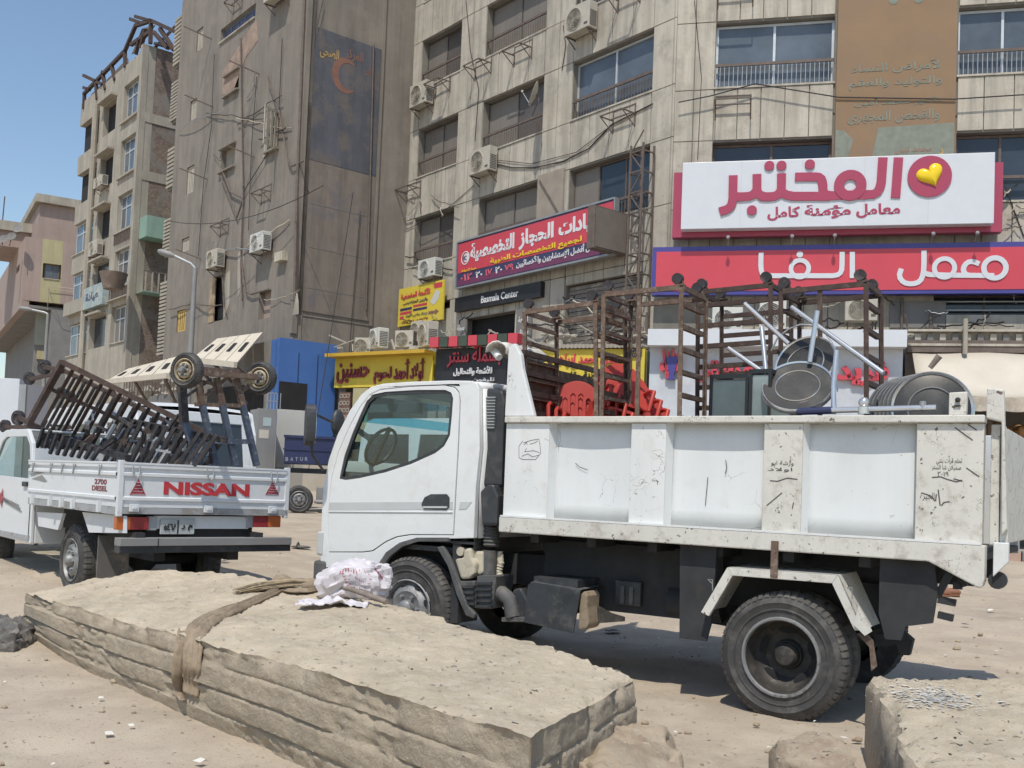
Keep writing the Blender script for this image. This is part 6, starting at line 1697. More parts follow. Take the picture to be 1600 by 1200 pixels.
put('ball_joint', MB().ell(FT.P(1350, 629, -.12)-o_, .035, .035, .035, 14).tube([FT.P(1350, 636, -.12)-o_, FT.P(1350, 647, -.12)-o_], .038, 12), m_chrome, tb_, smooth=60)
put('end_clamp', MB().tube([FT.P(1442, 627, -.12)-o_, FT.P(1442, 640, -.12)-o_], .02, 10), m_galv, tb_, smooth=60)
ck = thing('wooden_stick', FT.M @ Matrix.Translation(FT.P(1453, 575, -.4)), 'short thick wooden stick lying on the leaning round table tops', 'stick')
put('stick', MB().tube([(0, 0, 0), FT.P(1468, 556, -.4)-FT.P(1453, 575, -.4)], [.016, .022], 8), m_wood, ck, smooth=50)
# black framed glass cabinets
def cabinet(label, ua, ub, vt, y, w2, m_side):
    xa, z1 = T(ua, vt, -y); xb, _ = T(ub, vt, -y); h = z1-zfl
    t = thing('display_cabinet', FT.M @ Matrix.Translation((xa, y, zfl)), label, 'cabinet')
    w = xb-xa; b = .022
    for x in (0, w):
        for yy in (0, w2): put('frame_post', MB().box(x-b/2, x+b/2, yy-b/2, yy+b/2, 0, h), m_blkg, t)
    put('frame_top', MB().box(-b/2, w+b/2, -b/2, w2+b/2, h, h+.03), m_blkg, t)
    put('pane', MB().box(b/2, w-b/2, .0, .006, .02, h-.01), m_side, t)
    put('pane', MB().box(.0, .006, b/2, w2-b/2, .02, h-.01), m_side, t); put('pane', MB().box(w-.006, w, b/2, w2-b/2, .02, h-.01), m_side, t)
    put('shelf', MB().box(b/2, w-b/2, .01, w2-.01, h*.5, h*.5+.012), m_blkg, t)
    return t
cabinet('low black framed glass cabinet right of the pale racks', 1112, 1168, 592, .42, .4, mat('cabinet_glass', (.10, .13, .14), .15, var=.3, vs=2))
cabinet('taller black framed glass cabinet in front of the upturned stools', 1174, 1204, 584, .22, .5, mat('cabinet_glass_pale', (.22, .26, .26), .15, var=.3, vs=3))
cr = MB()
# ------------------------------------------------------------ old concrete blocks
SLB = {}
def rough_grid(fn, nu, nv, mb):
    vs = [fn(i/nu, j/nv) for j in range(nv+1) for i in range(nu+1)]
    return mb.add(vs, [(j*(nu+1)+i, j*(nu+1)+i+1, (j+1)*(nu+1)+i+1, (j+1)*(nu+1)+i) for j in range(nv) for i in range(nu)])
def pl(pts, s):
    for (s0, p), (s1, q_) in zip(pts, pts[1:]):
        if s <= s1+1e-9: return Vector(p).lerp(Vector(q_), (s-s0)/(s1-s0))
    return Vector(pts[-1][1])
def block(name, label, cat, front, back, zb_, nu, nt, nz, seed, chip=.05, rough=.018, planks=0, under=.0, mt=None, ms=None, group=None):
    "rough concrete block: front and back top edges as (s, point) lists"
    ctr = sum((pl(front, s)+pl(back, s) for s in (0, .25, .5, .75, 1)), Vector())/10
    axv = (pl(front, 1)+pl(back, 1)-pl(front, 0)-pl(back, 0)); axv.z = 0; hL = axv.length/4; axv.normalize()
    hW = max(.2, sum((pl(back, s)-pl(front, s)).length for s in (0, .5, 1))/6)
    def outward(p):
        r_ = Vector((p.x-ctr.x, p.y-ctr.y, 0)); al = r_.dot(axv); pe = r_-axv*al; pw = pe.length
        o_ = (pe.normalized() if pw > 1e-4 else Vector())*min(1.6, pw/hW)**6+axv*(1 if al > 0 else -1)*min(1.6, abs(al)/hL)**6
        return o_.normalized() if o_.length > 1e-9 else Vector()
    def disp(p, e, side):
        n1 = noise.noise(p*1.7+Vector((seed, 0, 0))); n2 = noise.noise(p*5+Vector((0, seed, 0))); n3 = noise.noise(p*16)
        n4 = noise.noise(p*38)
        out = outward(p)
        d = rough*(n1*1.2+n2*.9+n3*.5+n4*.35)*(.35 if side and e > .03 else 1)
        q = p.copy()
        if not side: d += rough*(n3*.15+n4*.25)
        if not side or e < .05: q.z += d*1.1
        n5 = noise.noise(p*9+Vector((seed, 4, 1)))
        c_ = max(0, .30+n2*.8+n5*.6+n3*.3)*chip*math.exp(-(e/.06)**1.4)
        q -= out*(c_); q.z -= c_*.8
        if side: q += out*(rough*(n2*.18+n3*.25+n4*.45))
        return q
    def top(s, t):
        a, b = pl(front, s), pl(back, s); p = a.lerp(b, t)
        L_ = (pl(front, 1)-pl(front, 0)).length; W_ = (b-a).length
        e = min(s*L_, (1-s)*L_, t*W_, (1-t)*W_)
        p.z += .02*math.sin(s*7+seed)*math.sin(t*math.pi)*min(1, s*(1-s)*12)
        return disp(p, e, e < 1e-6)
    def face(edge, inward):
        def f(s, t):
            p = edge(s); L_ = 3; zt = p.z; z0 = zb_(p)
            h = zt-z0; p = p.copy(); p.z = zt-h*t
            e = h*t
            g = 0
            if planks and t > 0:
                k = t*planks+1e-6; fr_ = k-int(k); g = (.003, -.002, .004, .0, .003)[int(k) % 5]+(.013 if (fr_ < .05 and int(k) > 0) else 0)
                q9 = noise.noise(Vector((s*7, int(k)*3.1, seed)))
                if q9 > .12: g += min(.018, (q9-.12)*.12)*(1+noise.noise(Vector((s*60, t*14, 2)))*1.2)
            if under and t > .62: g += under*((t-.62)/.38)**1.2*(1.0+.5*noise.noise(Vector((s*6, 0, seed))))
            q = disp(p, e, True)
            return q+inward(s)*g
        return f
    def perp(fn, s):
        d = (fn(min(1, s+.02))-fn(max(0, s-.02))); n_ = Vector((-d.y, d.x, 0)).normalized(); p = fn(s)
        return n_ if n_.dot(ctr-p) > 0 else -n_
    t_ = thing(name, Matrix.Identity(4), label, cat, group)
    mb = MB(); rough_grid(top, nu, nt, mb)
    allmb = MB(); allmb.add(mb.v, mb.f)
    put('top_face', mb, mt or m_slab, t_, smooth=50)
    for nm, edge, n_ in (('side_face', lambda s: pl(front, s), nu), ('side_face', lambda s: pl(back, s), nu),
                     ('end_face', lambda s: pl(front, 1).lerp(pl(back, 1), s), nt), ('end_face', lambda s: pl(front, 0).lerp(pl(back, 0), s), nt)):
        mb = MB(); rough_grid(face(edge, lambda s, e=edge: perp(e, s)), n_, nz, mb)
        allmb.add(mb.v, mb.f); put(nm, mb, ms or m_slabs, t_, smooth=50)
    SLB[label] = BVHTree.FromPolygons([Vector(v) for v in allmb.v], allmb.f)
    return t_
block('concrete_slab', 'long broken concrete slab with board marks, a cloth strap tied round it', 'concrete slab',
      [(0, (-3.80, 8.05, .42)), (.3, (-2.5, 6.62, .44)), (.65, (-1.15, 5.15, .49)), (1, (.11, 3.68, .50))],
      [(0, (-2.95, 8.25, .62)), (.12, (-2.35, 8.15, .63)), (.35, (-1.60, 7.62, .61)), (.6, (-.60, 6.75, .56)), (.72, (-.22, 6.30, .51)), (.85, (.25, 5.95, .50)), (1, (.66, 5.0, .49))],
      lambda p: gz(p.x, p.y)-.04, 240, 70, 40, 3.1, chip=.055, rough=.015, planks=4, under=.05)
block('concrete_block', 'pale littered concrete block in the lower right corner with a dark left face', 'concrete block',
      [(0, (1.30, 3.0, .45)), (1, (3.9, 3.0, .46))], [(0, (2.0, 5.62, .46)), (1, (3.9, 5.8, .47))],
      lambda p: -.03, 80, 80, 14, 7.7, chip=.07, rough=.022, under=.0)
block('stone_block', 'low brown stone between the rear wheel and the corner block', 'stone',
      [(0, (1.02, 3.2, .24)), (1, (1.42, 3.2, .26))], [(0, (1.26, 4.8, .29)), (1, (1.60, 4.9, .31))],
      lambda p: -.03, 20, 44, 8, 1.3, chip=.11, rough=.02, mt=m_stone, ms=m_stone)
block('stone_block', 'rounded brown stone wedged against the near end of the long slab', 'stone',
      [(0, (.12, 3.2, .24)), (1, (.70, 3.1, .22))], [(0, (.42, 4.9, .33)), (1, (.86, 4.95, .27))],
      lambda p: -.03, 28, 44, 8, 5.3, chip=.12, rough=.025, mt=m_stone, ms=m_stone)
block('asphalt_lump', 'dark lump of broken asphalt at the left edge beside the long slab', 'asphalt lump',
      [(0, (-4.6, 7.3, .25)), (1, (-3.62, 7.55, .16))], [(0, (-4.7, 8.3, .30)), (1, (-3.62, 8.2, .20))],
      lambda p: -.03, 40, 40, 8, 9.3, chip=.10, rough=.05, mt=m_asph, ms=m_asph)

def hit(label, u, v, raw=False):
    d = ray(u, v).normalized(); r_ = SLB[label].ray_cast(Vector((0, 0, HC)), d)
    if raw: return r_[0], r_[1]
    if r_[0] is None and label == SL and v < 1000:
        t = (.55-HC)/d.z; return Vector((0, 0, HC))+d*t, Vector((0, 0, 1))
    return r_[0], r_[1]
SL = 'long broken concrete slab with board marks, a cloth strap tied round it'
# ---- cloth strap
def ribbon(pix, widths, lift=.02, folds=5, amp=.012, seed=0, nw=26):
    c = []
    for (u, v), w in zip(pix, widths):
        p, n_ = hit(SL, u, v)
        if p is None: continue
        n_ = Vector((0, 0, 1)) if v < 968 or u > 330 else (Vector((-.5, -.45, .7)).normalized() if v < 985 else Vector((-.735, -.67, .08)).normalized())
        c.append((p, n_, w))
    # resample smoothly
    res = []; m_ = len(c)
    for i in range(m_-1):
        for k in range(6):
            t = k/6; res.append((c[i][0].lerp(c[i+1][0], t), c[i][1].lerp(c[i+1][1], t).normalized(), c[i][2]*(1-t)+c[i+1][2]*t))
    res.append(c[-1])
    for _ in range(4):
        res = [res[0]]+[((a[0]+b[0]*2+e[0])/4, (a[1]+b[1]*2+e[1]).normalized(), b[2]) for a, b, e in zip(res, res[1:], res[2:])]+[res[-1]]
    vs = []
    for i, (p, n_, w) in enumerate(res):
        d = (res[min(i+1, len(res)-1)][0]-res[max(i-1, 0)][0]).normalized(); s_ = d.cross(n_).normalized(); wv = Vector((.66, -.75, -.03)).normalized(); wv = wv if wv.dot(s_) > 0 else -wv; f9 = sstep(.25, .55, i/len(res)) if nw > 20 else (0 if nw > 13 else 1); s_ = s_.lerp(wv, f9).normalized()
        for k in range(nw+1):
            f_ = k/nw-.5
            ph = folds*math.pi*2*f_+seed+.8*math.sin(i*.11+seed)
            z = lift+amp*math.sin(ph)+amp*.6*noise.noise(Vector((f_*9, i*.15, seed)))-abs(f_)**3*lift*6
            vs.append(p+s_*(f_*w*(1+.06*noise.noise(Vector((i*.2, f_, seed)))))+n_*z)
    n = nw+1
    return MB().add(vs, [(j*n+i, j*n+i+1, (j+1)*n+i+1, (j+1)*n+i) for j in range(len(res)-1) for i in range(nw)])
stp = thing('cloth_strap', Matrix.Identity(4), 'dusty brown cloth strap knotted on the long slab and hanging down its side', 'cloth')
top_pix = [(438, 921), (420, 932), (398, 941), (375, 950), (352, 958), (334, 966), (320, 974), (310, 984), (305, 1000), (303, 1020), (302, 1045), (301, 1065), (300, 1084)]
o = put('strap', ribbon(top_pix, [.10, .09, .11, .13, .16, .19, .23, .25, .25, .24, .23, .22, .20], lift=.028, folds=4.5, amp=.009, seed=1), m_cloth, stp, smooth=60)
sd = o.modifiers.new('thick', 'SOLIDIFY'); sd.thickness = .006
o = put('strap', ribbon([(290, 985), (286, 1005), (283, 1030), (281, 1055), (283, 1080), (292, 1092)], [.06, .07, .07, .07, .06, .05], lift=.045, folds=1.5, amp=.012, seed=4, nw=12), m_cloth, stp, smooth=60)
sd = o.modifiers.new('thick', 'SOLIDIFY'); sd.thickness = .006
o = put('strap', ribbon([(440, 924), (462, 928), (478, 928), (492, 926)], [.07, .10, .10, .07], lift=.03, folds=2.5, amp=.012, seed=6, nw=14), m_cloth, stp, smooth=60)
sd = o.modifiers.new('thick', 'SOLIDIFY'); sd.thickness = .006
p, n_ = hit(SL, 441, 920)
kn = MB().ell(p+Vector((0, -.01, .05)), .075, .06, .055, 16)
kn.v = [tuple(Vector(v)+(Vector(v)-p).normalized()*.014*noise.noise(Vector(v)*26)) for v in kn.v]; put('knot', kn, m_cloth, stp, smooth=60)
# ---- straw broom with its handle
br = thing('straw_broom', Matrix.Identity(4), 'straw broom lying on the long slab, its handle under the white sack', 'broom')
pa, _ = hit(SL, 492, 925); pb_, _ = hit(SL, 372, 926)
pa = pa+Vector((0, 0, .05)); pb_ = pb_+Vector((0, 0, .03)); d = (pb_-pa); L_ = d.length; d.normalize(); s_ = d.cross(Vector((0, 0, 1))).normalized()
rc = random.Random(11); bs = MB()
for k in range(150):
    a = rc.uniform(-1, 1); b = rc.uniform(0, 1); sp = .075; ln = L_*rc.uniform(.72, 1.04)
    pts = [pa+s_*(a*.03)+Vector((0, 0, b*.03)), pa+d*ln*.35+s_*(a*sp*.8)+Vector((0, 0, b*.05)), pa+d*ln*.7+s_*(a*sp+rc.uniform(-.01, .01))+Vector((0, 0, b*.05-.01)), pa+d*ln+s_*(a*sp*.7+rc.uniform(-.02, .02))+Vector((0, 0, b*.03-.03))]
    bs.tube(pts, .0035, 4, cap=False)
put('bristles', bs, m_straw, br, kind='stuff')
put('binding', MB().tube([pa-d*.03, pa+d*.03, pa+d*.09], [.04, .052, .045], 12), m_cloth, br, smooth=50)
pc_, _ = hit(SL, 604, 950); pc_ = pc_+Vector((0, 0, .04))
put('handle', MB().tube([pa+Vector((0, 0, .0)), pa.lerp(pc_, .5)+Vector((0, 0, .03)), pc_], .018, 10), m_wood, br, smooth=50)
# ---- crumpled white sack with red print
p, n_ = hit(SL, 548, 935)
bg = thing('plastic_sack', Matrix.Identity(4), 'crumpled white plastic sack with faded red print on the long slab beside the front wheel', 'sack')
c0 = p+Vector((.02, .05, .13))
def bagf(s, t):
    th = 2*math.pi*s; ph = math.pi*t
    q = Vector((math.sin(ph)*math.cos(th), math.sin(ph)*math.sin(th), math.cos(ph)))
    f1 = noise.noise(q*1.1+Vector((3, 1, 2))); f2 = abs(noise.noise(q*2.3+Vector((1, 7, 2)))); f3 = abs(noise.noise(q*5+Vector((5, 1, 9))))
    r_ = 1.05+.25*f1-.34*f2-.12*f3
    sq_ = lambda x: math.copysign(abs(x)**.8, x)
    w = c0+Vector((sq_(q.x)*.25*r_, q.y*.16*r_, sq_(q.z)*.15*r_))
    if q.x < -.2: w.z -= (-.2-q.x)*.13
    if q.x > .3 and q.z > .2: w.z += (q.x-.3)*.05
    return Vector((w.x, w.y, max(w.z, p.z+.004*noise.noise(w*20))))
mb = MB(); rough_grid(bagf, 54, 32, mb); put('sack', mb, m_bag, bg, smooth=16)
SLB['bag'] = BVHTree.FromPolygons([Vector(v) for v in mb.v], mb.f)
pf = hit(SL, 520, 948)[0]
def flapf(s, t):
    x = (s-.5)*.46; y = (t-.5)*.22*(1-.5*abs(s-.5))
    z = .03+.055*abs(noise.noise(Vector((x*9, y*12, 3))))+.03*abs(noise.noise(Vector((x*22, y*20, 8))))-.12*(abs(s-.5)**2+abs(t-.5)**2)*.5
    return pf+Vector((x+.02*noise.noise(Vector((y*30, x*9, 1))), y+.03*noise.noise(Vector((x*14, 0, 5))), z))
mb = MB(); rough_grid(flapf, 34, 16, mb); o = put('loose_flap', mb, m_bag, bg, smooth=18); o.modifiers.new('thick', 'SOLIDIFY').thickness = .003
pr = MB()
def bagmark(u, v, w, h, rot=0):
    r_ = SLB['bag'].ray_cast(Vector((0, 0, HC)), ray(u, v).normalized())
    if r_[0] is None: return
    n_ = r_[1] if r_[1].dot(-ray(u, v)) > 0 else -r_[1]
    x = Vector((0, 0, 1)).cross(n_).normalized(); z = n_.cross(x); c_, s__ = math.cos(rot), math.sin(rot)
    x, z = x*c_+z*s__, z*c_-x*s__; c = r_[0]+n_*.004
    pr.add([c-x*w-z*h, c+x*w-z*h, c+x*w+z*h, c-x*w+z*h], [(0, 1, 2, 3)])
for k in range(7): bagmark(532+k*4.2, 890+((k-3)**2)*.5, .003, .012, -.3+.1*k)
for k in range(7): bagmark(536+k*2, 896+k*4.5, .010, .0028, .3)
for k in range(6): bagmark(584+k*2.5, 886+k*3.4, .0045, .012, .5)
for k in range(12):
    a = k*.52; bagmark(562+17*math.cos(a), 905+14*math.sin(a), .007, .0022, a)
for k in range(5): bagmark(556+k*3, 902+k*2, .006, .003, 1.1)
put('red_print', pr, mat('print_red', (.40, .07, .12), .6), bg)

# ------------------------------------------------------------ litter and pebbles
rc = random.Random(21); pb = MB()
for k in range(2600):
    y = 2.0+rc.random()**1.5*12; x = (rc.uniform(-.62, .62))*y
    s_ = rc.uniform(.003, .010)*(1+rc.random()**9*3.5)
    pb.ell((x, y, gz(x, y)+.018*noise.noise(Vector((x*1.3, y*1.3, 1)))+.010*noise.noise(Vector((x*4, y*4, 3)))+s_*.3), s_, s_*rc.uniform(.6, 1), s_*.6, 6)
put('pebbles', pb, m_stone, kind='stuff', label='pebbles strewn over the dusty street')
lt = MB()
for k in range(240):
    y = 2.2+rc.random()**1.3*13; x = (rc.uniform(-.6, .6))*y; s_ = rc.uniform(.010, .032); a = rc.random()*6.28
    z = gz(x, y)+.018
    q = [Vector((math.cos(a+b)*s_*rc.uniform(.5, 1.2), math.sin(a+b)*s_*rc.uniform(.5, 1.2), rc.uniform(0, .012))) for b in (0, 1.4, 2.9, 4.4)]
    lt.add([Vector((x, y, z))+p_ for p_ in q], [(0, 1, 2, 3)])
put('litter', lt, m_paper, kind='stuff', label='small paper and plastic scraps scattered on the street')
# straw and chips lying on the blocks
ch = MB()
for k in range(1300):
    u = rc.uniform(90, 1600); v = rc.uniform(890, 1195)
    for lb in (SL, 'pale littered concrete block in the lower right corner with a dark left face', 'low brown stone between the rear wheel and the corner block'):
        h_, nn = hit(lb, u, v, True)
        if h_ is None or abs(nn.z) < .6: continue
        s_ = rc.uniform(.004, .014)*(1.2 if u > 1300 else 1); a = rc.random()*6.28
        dx = Vector((math.cos(a)*s_, math.sin(a)*s_, .003)); dy = Vector((-math.sin(a)*s_*.35, math.cos(a)*s_*.35, 0)); c = h_+Vector((0, 0, .005))
        ch.add([c-dx-dy, c+dx-dy, c+dx+dy, c-dx+dy], [(0, 1, 2, 3)])
put('block_litter', ch, m_old, kind='stuff', label='straw bits and flaking chips on the concrete blocks')
wl_ = MB()
for k in range(650):
    u = rc.gauss(1462, 34); v = 1090+rc.gauss(0, 9)+(u-1462)*.12
    h_, nn = hit('pale littered concrete block in the lower right corner with a dark left face', u, v)
    if h_ is None: continue
    s_ = rc.uniform(.002, .012)*(1 if k % 9 else 1.8); c = h_+Vector((0, 0, .006)); n = 7
    pts = [c+Vector((math.cos(i*.9)*s_*rc.uniform(.6, 1.3), math.sin(i*.9)*s_*rc.uniform(.4, .9), 0)) for i in range(n)]
    wl_.add(pts, [tuple(range(n))])
put('spilt_plaster', wl_, mat('spilt_white', (.6, .59, .56), .9), kind='stuff', label='white plaster spilt on the corner block')
for (u, v, w, lb) in ((152, 1047, .05, 'crumpled white paper scrap at the foot of the long slab'), (437, 1048+0, .04, None), (958, 990, .10, 'flat grey plastic sheet lying under the truck'), (1398, 1058, .0, None), (1548, 957, .06, 'white scrap on the street right of the truck tail'), (1508, 1042-62, .05, 'brown scrap lying on the street behind the truck')):
    if not lb: continue
    g_ = ground_at(u, v); t = thing('paper_scrap', Matrix.Translation(g_), lb, 'litter')
    pts = [(math.cos(a)*w*rc.uniform(.6, 1.2), math.sin(a)*w*rc.uniform(.4, .9), .02+rc.uniform(0, .02)) for a in (0, 1, 2.1, 3.2, 4.2, 5.3)]
    put('scrap', MB().add(pts+[(0, 0, .045)], [(i, (i+1) % 6, 6) for i in range(6)]), m_paper if 'white' in lb or 'paper' in lb else m_dustp, t)
g_ = ground_at(470, 858); t = thing('discarded_shoe', Matrix.Translation(g_), 'discarded dark sandal lying on the street left of the truck cab', 'shoe')
put('sole', MB().ell((0, 0, .03), .14, .06, .02, 14), m_dustp, t, smooth=50); put('strap', MB().tube([(-.05, -.05, .04), (-.04, 0, .09), (-.03, .05, .04)], .012, 6), m_blackp, t)
# ------------------------------------------------------------ pickup with a dropside tray
KY = 8.5; k0 = at_depth(183, 800, KY)
KZ = .20
FKT = Fr(k0.x, k0.y, 42, KZ); FKS = Fr(k0.x, k0.y, -48, KZ)
pk = thing('pickup_truck', FKS.M, 'white dropside pickup with red lettering on its tailgate, loaded with dark steel trolleys', 'pickup truck')
MT = FKS.M.inverted() @ FKT.M
S_ = lambda u, v, out=0: FKS.px(u, v, out); G = lambda u, v, out=0: FKT.px(u, v, out)
WT = G(450, 770)[0]
zt = (G(190, 722)[1]+G(448, 733)[1])/2; zb1 = (G(190, 793)[1]+G(446, 796)[1])/2; zb2 = (G(190, 806)[1]+G(444, 803)[1])/2
XF = S_(45, 760)[0]
m_pkw = mat('pickup_white', (.64, .66, .68), .4, var=.04, vs=2, c2=(.50, .48, .44), s2=4, lo=.54, hi=.74, amt2=.6)
m_pkg = mat('tray_grey', (.34, .35, .36), .6, var=.12, vs=3, c2=(.24, .22, .2), s2=5)
def ribbed(x0, x1, y0, d, M, nm, m=None):
    h = zt-zb1
    prof = [(0, 0), (.0, .14), (-.012, .16), (-.012, .22), (0, .24), (0, .68), (-.014, .70), (-.014, .76), (0, .78), (0, .86), (-.016, .88), (-.016, .94), (-.02, .96), (-.02, 1.0)]
    pts = [(y0+d_, zb1+h*f_) for d_, f_ in prof]
    vs = [(x0, y, z) for y, z in pts]+[(x1, y, z) for y, z in pts]; n = len(pts)
    mb = MB().add(vs, [(i, i+1, n+i+1, n+i) for i in range(n-1)]); mb.box(x0, x1, y0+.006, y0+.03, zb1, zt)
    return put(nm, mb, m or m_pkw, pk, M)
ribbed(.03, WT-.03, 0, 0, MT, 'tailgate')
ribbed(XF, -.04, 0, 0, None, 'side_panel')
put('far_side_panel', MB().box(XF, -.03, WT-.03, WT, zb1, zt), m_pkw, pk)
put('front_panel', MB().box(XF, XF+.03, .03, WT-.03, zb1, zt+.12), m_pkw, pk)
put('tray_floor', MB().box(XF, -.02, .04, WT-.04, zb1-.03, zb1+.01), m_pkg, pk)
for x, y in ((-.035, -.005), (-.035, WT-.035)):
    put('corner_post', MB().box(x, x+.045, y, y+.045, zb2-.02, zt+.015), m_pkw, pk, bevel=.004)
put('tray_rail', MB().box(.0, WT, -.01, .04, zb2, zb1-.003), m_pkg, pk, MT)
put('tray_rail', MB().box(XF, -.045, .0, .05, zb2-.01, zb1-.003), m_pkg, pk)
for u in (208, 324, 424):
    x, _ = G(u, 790); put('latch', MB().box(x-.04, x+.04, -.035, -.011, zb2+.02, zb1+.03).box(x-.02, x+.02, -.045, -.036, zb2+.04, zb1+.01), m_pkw, pk, MT, bevel=.003)
    z = zt-.03; put('rope_hook', MB().tube([(x-.03, -.02, z), (x-.03, -.03, z-.05), (x-.01, -.035, z-.10), (x+.01, -.035, z-.10), (x+.03, -.03, z-.05), (x+.03, -.02, z)], .006, 5), m_galv, pk, MT)
for u in (52, 80, 98, 116, 157):
    x, _ = S_(u, 790); put('latch', MB().box(x-.025, x+.025, -.03, -.001, zb2, zb1+.04), m_pkw, pk)
    z = zt-.03; put('rope_hook', MB().tube([(x-.03, -.02, z), (x, -.03, z-.09), (x+.03, -.02, z)], .006, 5), m_galv, pk)
# lettering and reflective triangles
xa, za = G(255, 773); xb, _ = G(389, 773)
put('lettering', shift(text_mb('NISSAN', xb-xa, G(255, 752)[1]-za, .003, .045), Matrix.Translation((xa, -.003, za))), mat('letter_red', (.48, .035, .045), .5), pk, MT)
for uc, w_ in ((215, 25), (425, 21)):
    xa, za = G(uc-w_/2, 773); xb, _ = G(uc+w_/2, 773); zc_ = G(uc, 748 if uc < 300 else 752)[1]
    put('reflector_triangle', MB().poly([(xa, za), (xb, za), ((xa+xb)/2, zc_)], -.004, -.001), mat('reflector_maroon', (.30, .03, .05), .4, var=.7, vs=45), pk, MT)
    rw = MB()
    for r_ in range(5):
        z0 = za+(zc_-za)*r_/5.5; half = (xb-xa)/2*(1-(r_+.3)/5.5)
        rw.box((xa+xb)/2-half*.85, (xa+xb)/2+half*.85, -.0055, -.0042, z0+.004, z0+.008)
    put('reflector_lines', rw, m_trim, pk, MT)
xa, za = S_(148, 756); xb, _ = S_(167, 756)
put('lettering', shift(text_mb('2700', xb-xa, .045, .002, .02), Matrix.Translation((xa, -.002, za))), m_maroon, pk)
xa, za = S_(144, 766); xb, _ = S_(168, 766)
put('lettering', shift(text_mb('DIESEL', xb-xa, .045, .002, .02), Matrix.Translation((xa, -.002, za))), m_maroon, pk)
# tail: lamps, plate, bumper
def gbox(nm, ua, va, ub, vb, y0, y1, m, bev=.004):
    (a, d), (b, c) = G(ua, va), G(ub, vb)
    return put(nm, MB().box(a, b, y0, y1, c, d), m, pk, MT, bevel=bev)
gbox('tail_panel', 246, 806, 392, 827, .05, .08, m_pkw)
gbox('tail_lamp', 183, 808, 204, 828, .01, .07, m_lampo); gbox('tail_lamp', 204.3, 808, 233, 828, .012, .07, m_lampr); gbox('lamp_bracket', 233.5, 807, 247, 829, .03, .07, m_pkg)
gbox('tail_lamp', 398, 806, 420, 824, .012, .07, m_lampr); gbox('tail_lamp', 420.3, 806, 439, 824, .01, .07, m_lampo); gbox('lamp_bracket', 389, 806, 397.5, 825, .03, .07, m_pkg)
gbox('number_plate', 253, 811, 305, 835, .02, .035, mat('plate_grey', (.38, .40, .40), .5, var=.15, vs=20))
gbox('plate_divider', 279, 813, 280, 834, .017, .02, m_black, None)
xa, za = G(256, 829, -.015); put('lettering', shift(text_mb('٥٤٦٨', G(277, 829)[0]-xa, .06, .003, .04), Matrix.Translation((xa, .017, za))), m_black, pk, MT)
xa, za = G(283, 829, -.015); put('lettering', shift(text_mb('م ر', G(302, 829)[0]-xa, .05, .003, .04), Matrix.Translation((xa, .017, za))), m_black, pk, MT)
gbox('bumper', 181, 840, 447, 850, -.10, .03, m_gsheet); gbox('bumper', 181, 850.5, 447, 860, -.08, .03, m_blackp)
put('bumper_joint', MB().box(*[G(u, 850)[0] for u in (239, 240)], -.104, -.1, G(240, 860)[1], G(240, 840)[1]), m_dark, pk, MT)
for u in (215, 400): x = G(u, 850)[0]; put('bumper_bracket', MB().box(x-.04, x+.04, -.05, .4, G(u, 845)[1], G(u, 832)[1]), m_chas, pk, MT)
# skirts, flap, wheels
(a, d), (b, c) = S_(122, 800), S_(182, 835)
put('rear_skirt', MB().poly([S_(118, 800), S_(182, 806), S_(182, 833), S_(128, 832)], .06, .09), m_pkw, pk)
put('front_skirt', MB().poly([S_(48, 800), S_(88, 802), S_(80, 828), S_(50, 822)], .06, .09), m_pkw, pk)
(a, d), (b, c) = G(183, 806), G(187, 878)
put('mud_flap', MB().box(-.62, -.60, .08, .36, .06, .62), mat('mud_flap_tan', (.14, .13, .12), .9, var=.2, c2=(.3, .26, .2), s2=3), pk)
xw_, zw_ = S_(108, 880, -.10)
RWp = .34
wheel(pk, Matrix.Translation((xw_, .12, RWp)), RWp, .2, .2, 'flat', m_rimc if False else m_rimg, lugs=40)
wheel(pk, Matrix.Translation((xw_, WT-.12, RWp)) @ Matrix.Rotation(math.pi, 4, 'Z'), RWp, .2, .2, 'flat', m_rimg, lugs=40)
wheel(pk, Matrix.Translation((xw_-2.75, .12, RWp)), RWp, .2, .2, 'flat', m_rimg, lugs=40)
wheel(pk, Matrix.Translation((xw_-2.75, WT-.12, RWp)) @ Matrix.Rotation(math.pi, 4, 'Z'), RWp, .2, .2, 'flat', m_rimg, lugs=40)
put('chassis', MB().box(-4.4, -.15, .4, .5, .42, .58).box(-4.4, -.15, WT-.5, WT-.4, .42, .58).box(-2.2, -.1, .3, WT-.3, .60, zb2-.02), m_chas, pk)
put('axle', MB().tube([(xw_, .2, RWp), (xw_, WT-.2, RWp)], .06, 10).ell((xw_, WT/2, RWp), .15, .14, .14, 10), m_chas, pk, smooth=50)
# cab
XC = XF-.06
cabo = [(XC, .42), (XC, 1.02), (XC-.12, 1.45), (XC-.30, 1.60), (XC-1.05, 1.60), (XC-1.25, 1.56), (XC-1.75, 1.08), (XC-1.85, .98), (XC-2.75, .90), (XC-2.85, .75), (XC-2.85, .45)]
wcab = [(XC-.10, 1.08), (XC-.20, 1.43), (XC-.32, 1.52), (XC-1.02, 1.52), (XC-1.16, 1.47), (XC-1.55, 1.10)]
put('cab_side', MB().poly(cabo, .06, .10, holes=[wcab]), m_pkw, pk, bevel=.01)
put('cab_side', MB().poly(cabo, WT-.10, WT-.06, holes=[wcab]), m_pkw, pk)
put('pane', MB().poly(wcab, .075, .08), m_glass, pk); put('pane', MB().poly(wcab, WT-.08, WT-.075), m_glass, pk)
cb = MB()
for (a, b) in zip(cabo, cabo[1:]):
    if a[0] == XC and b[1] > 1.1 and False: continue
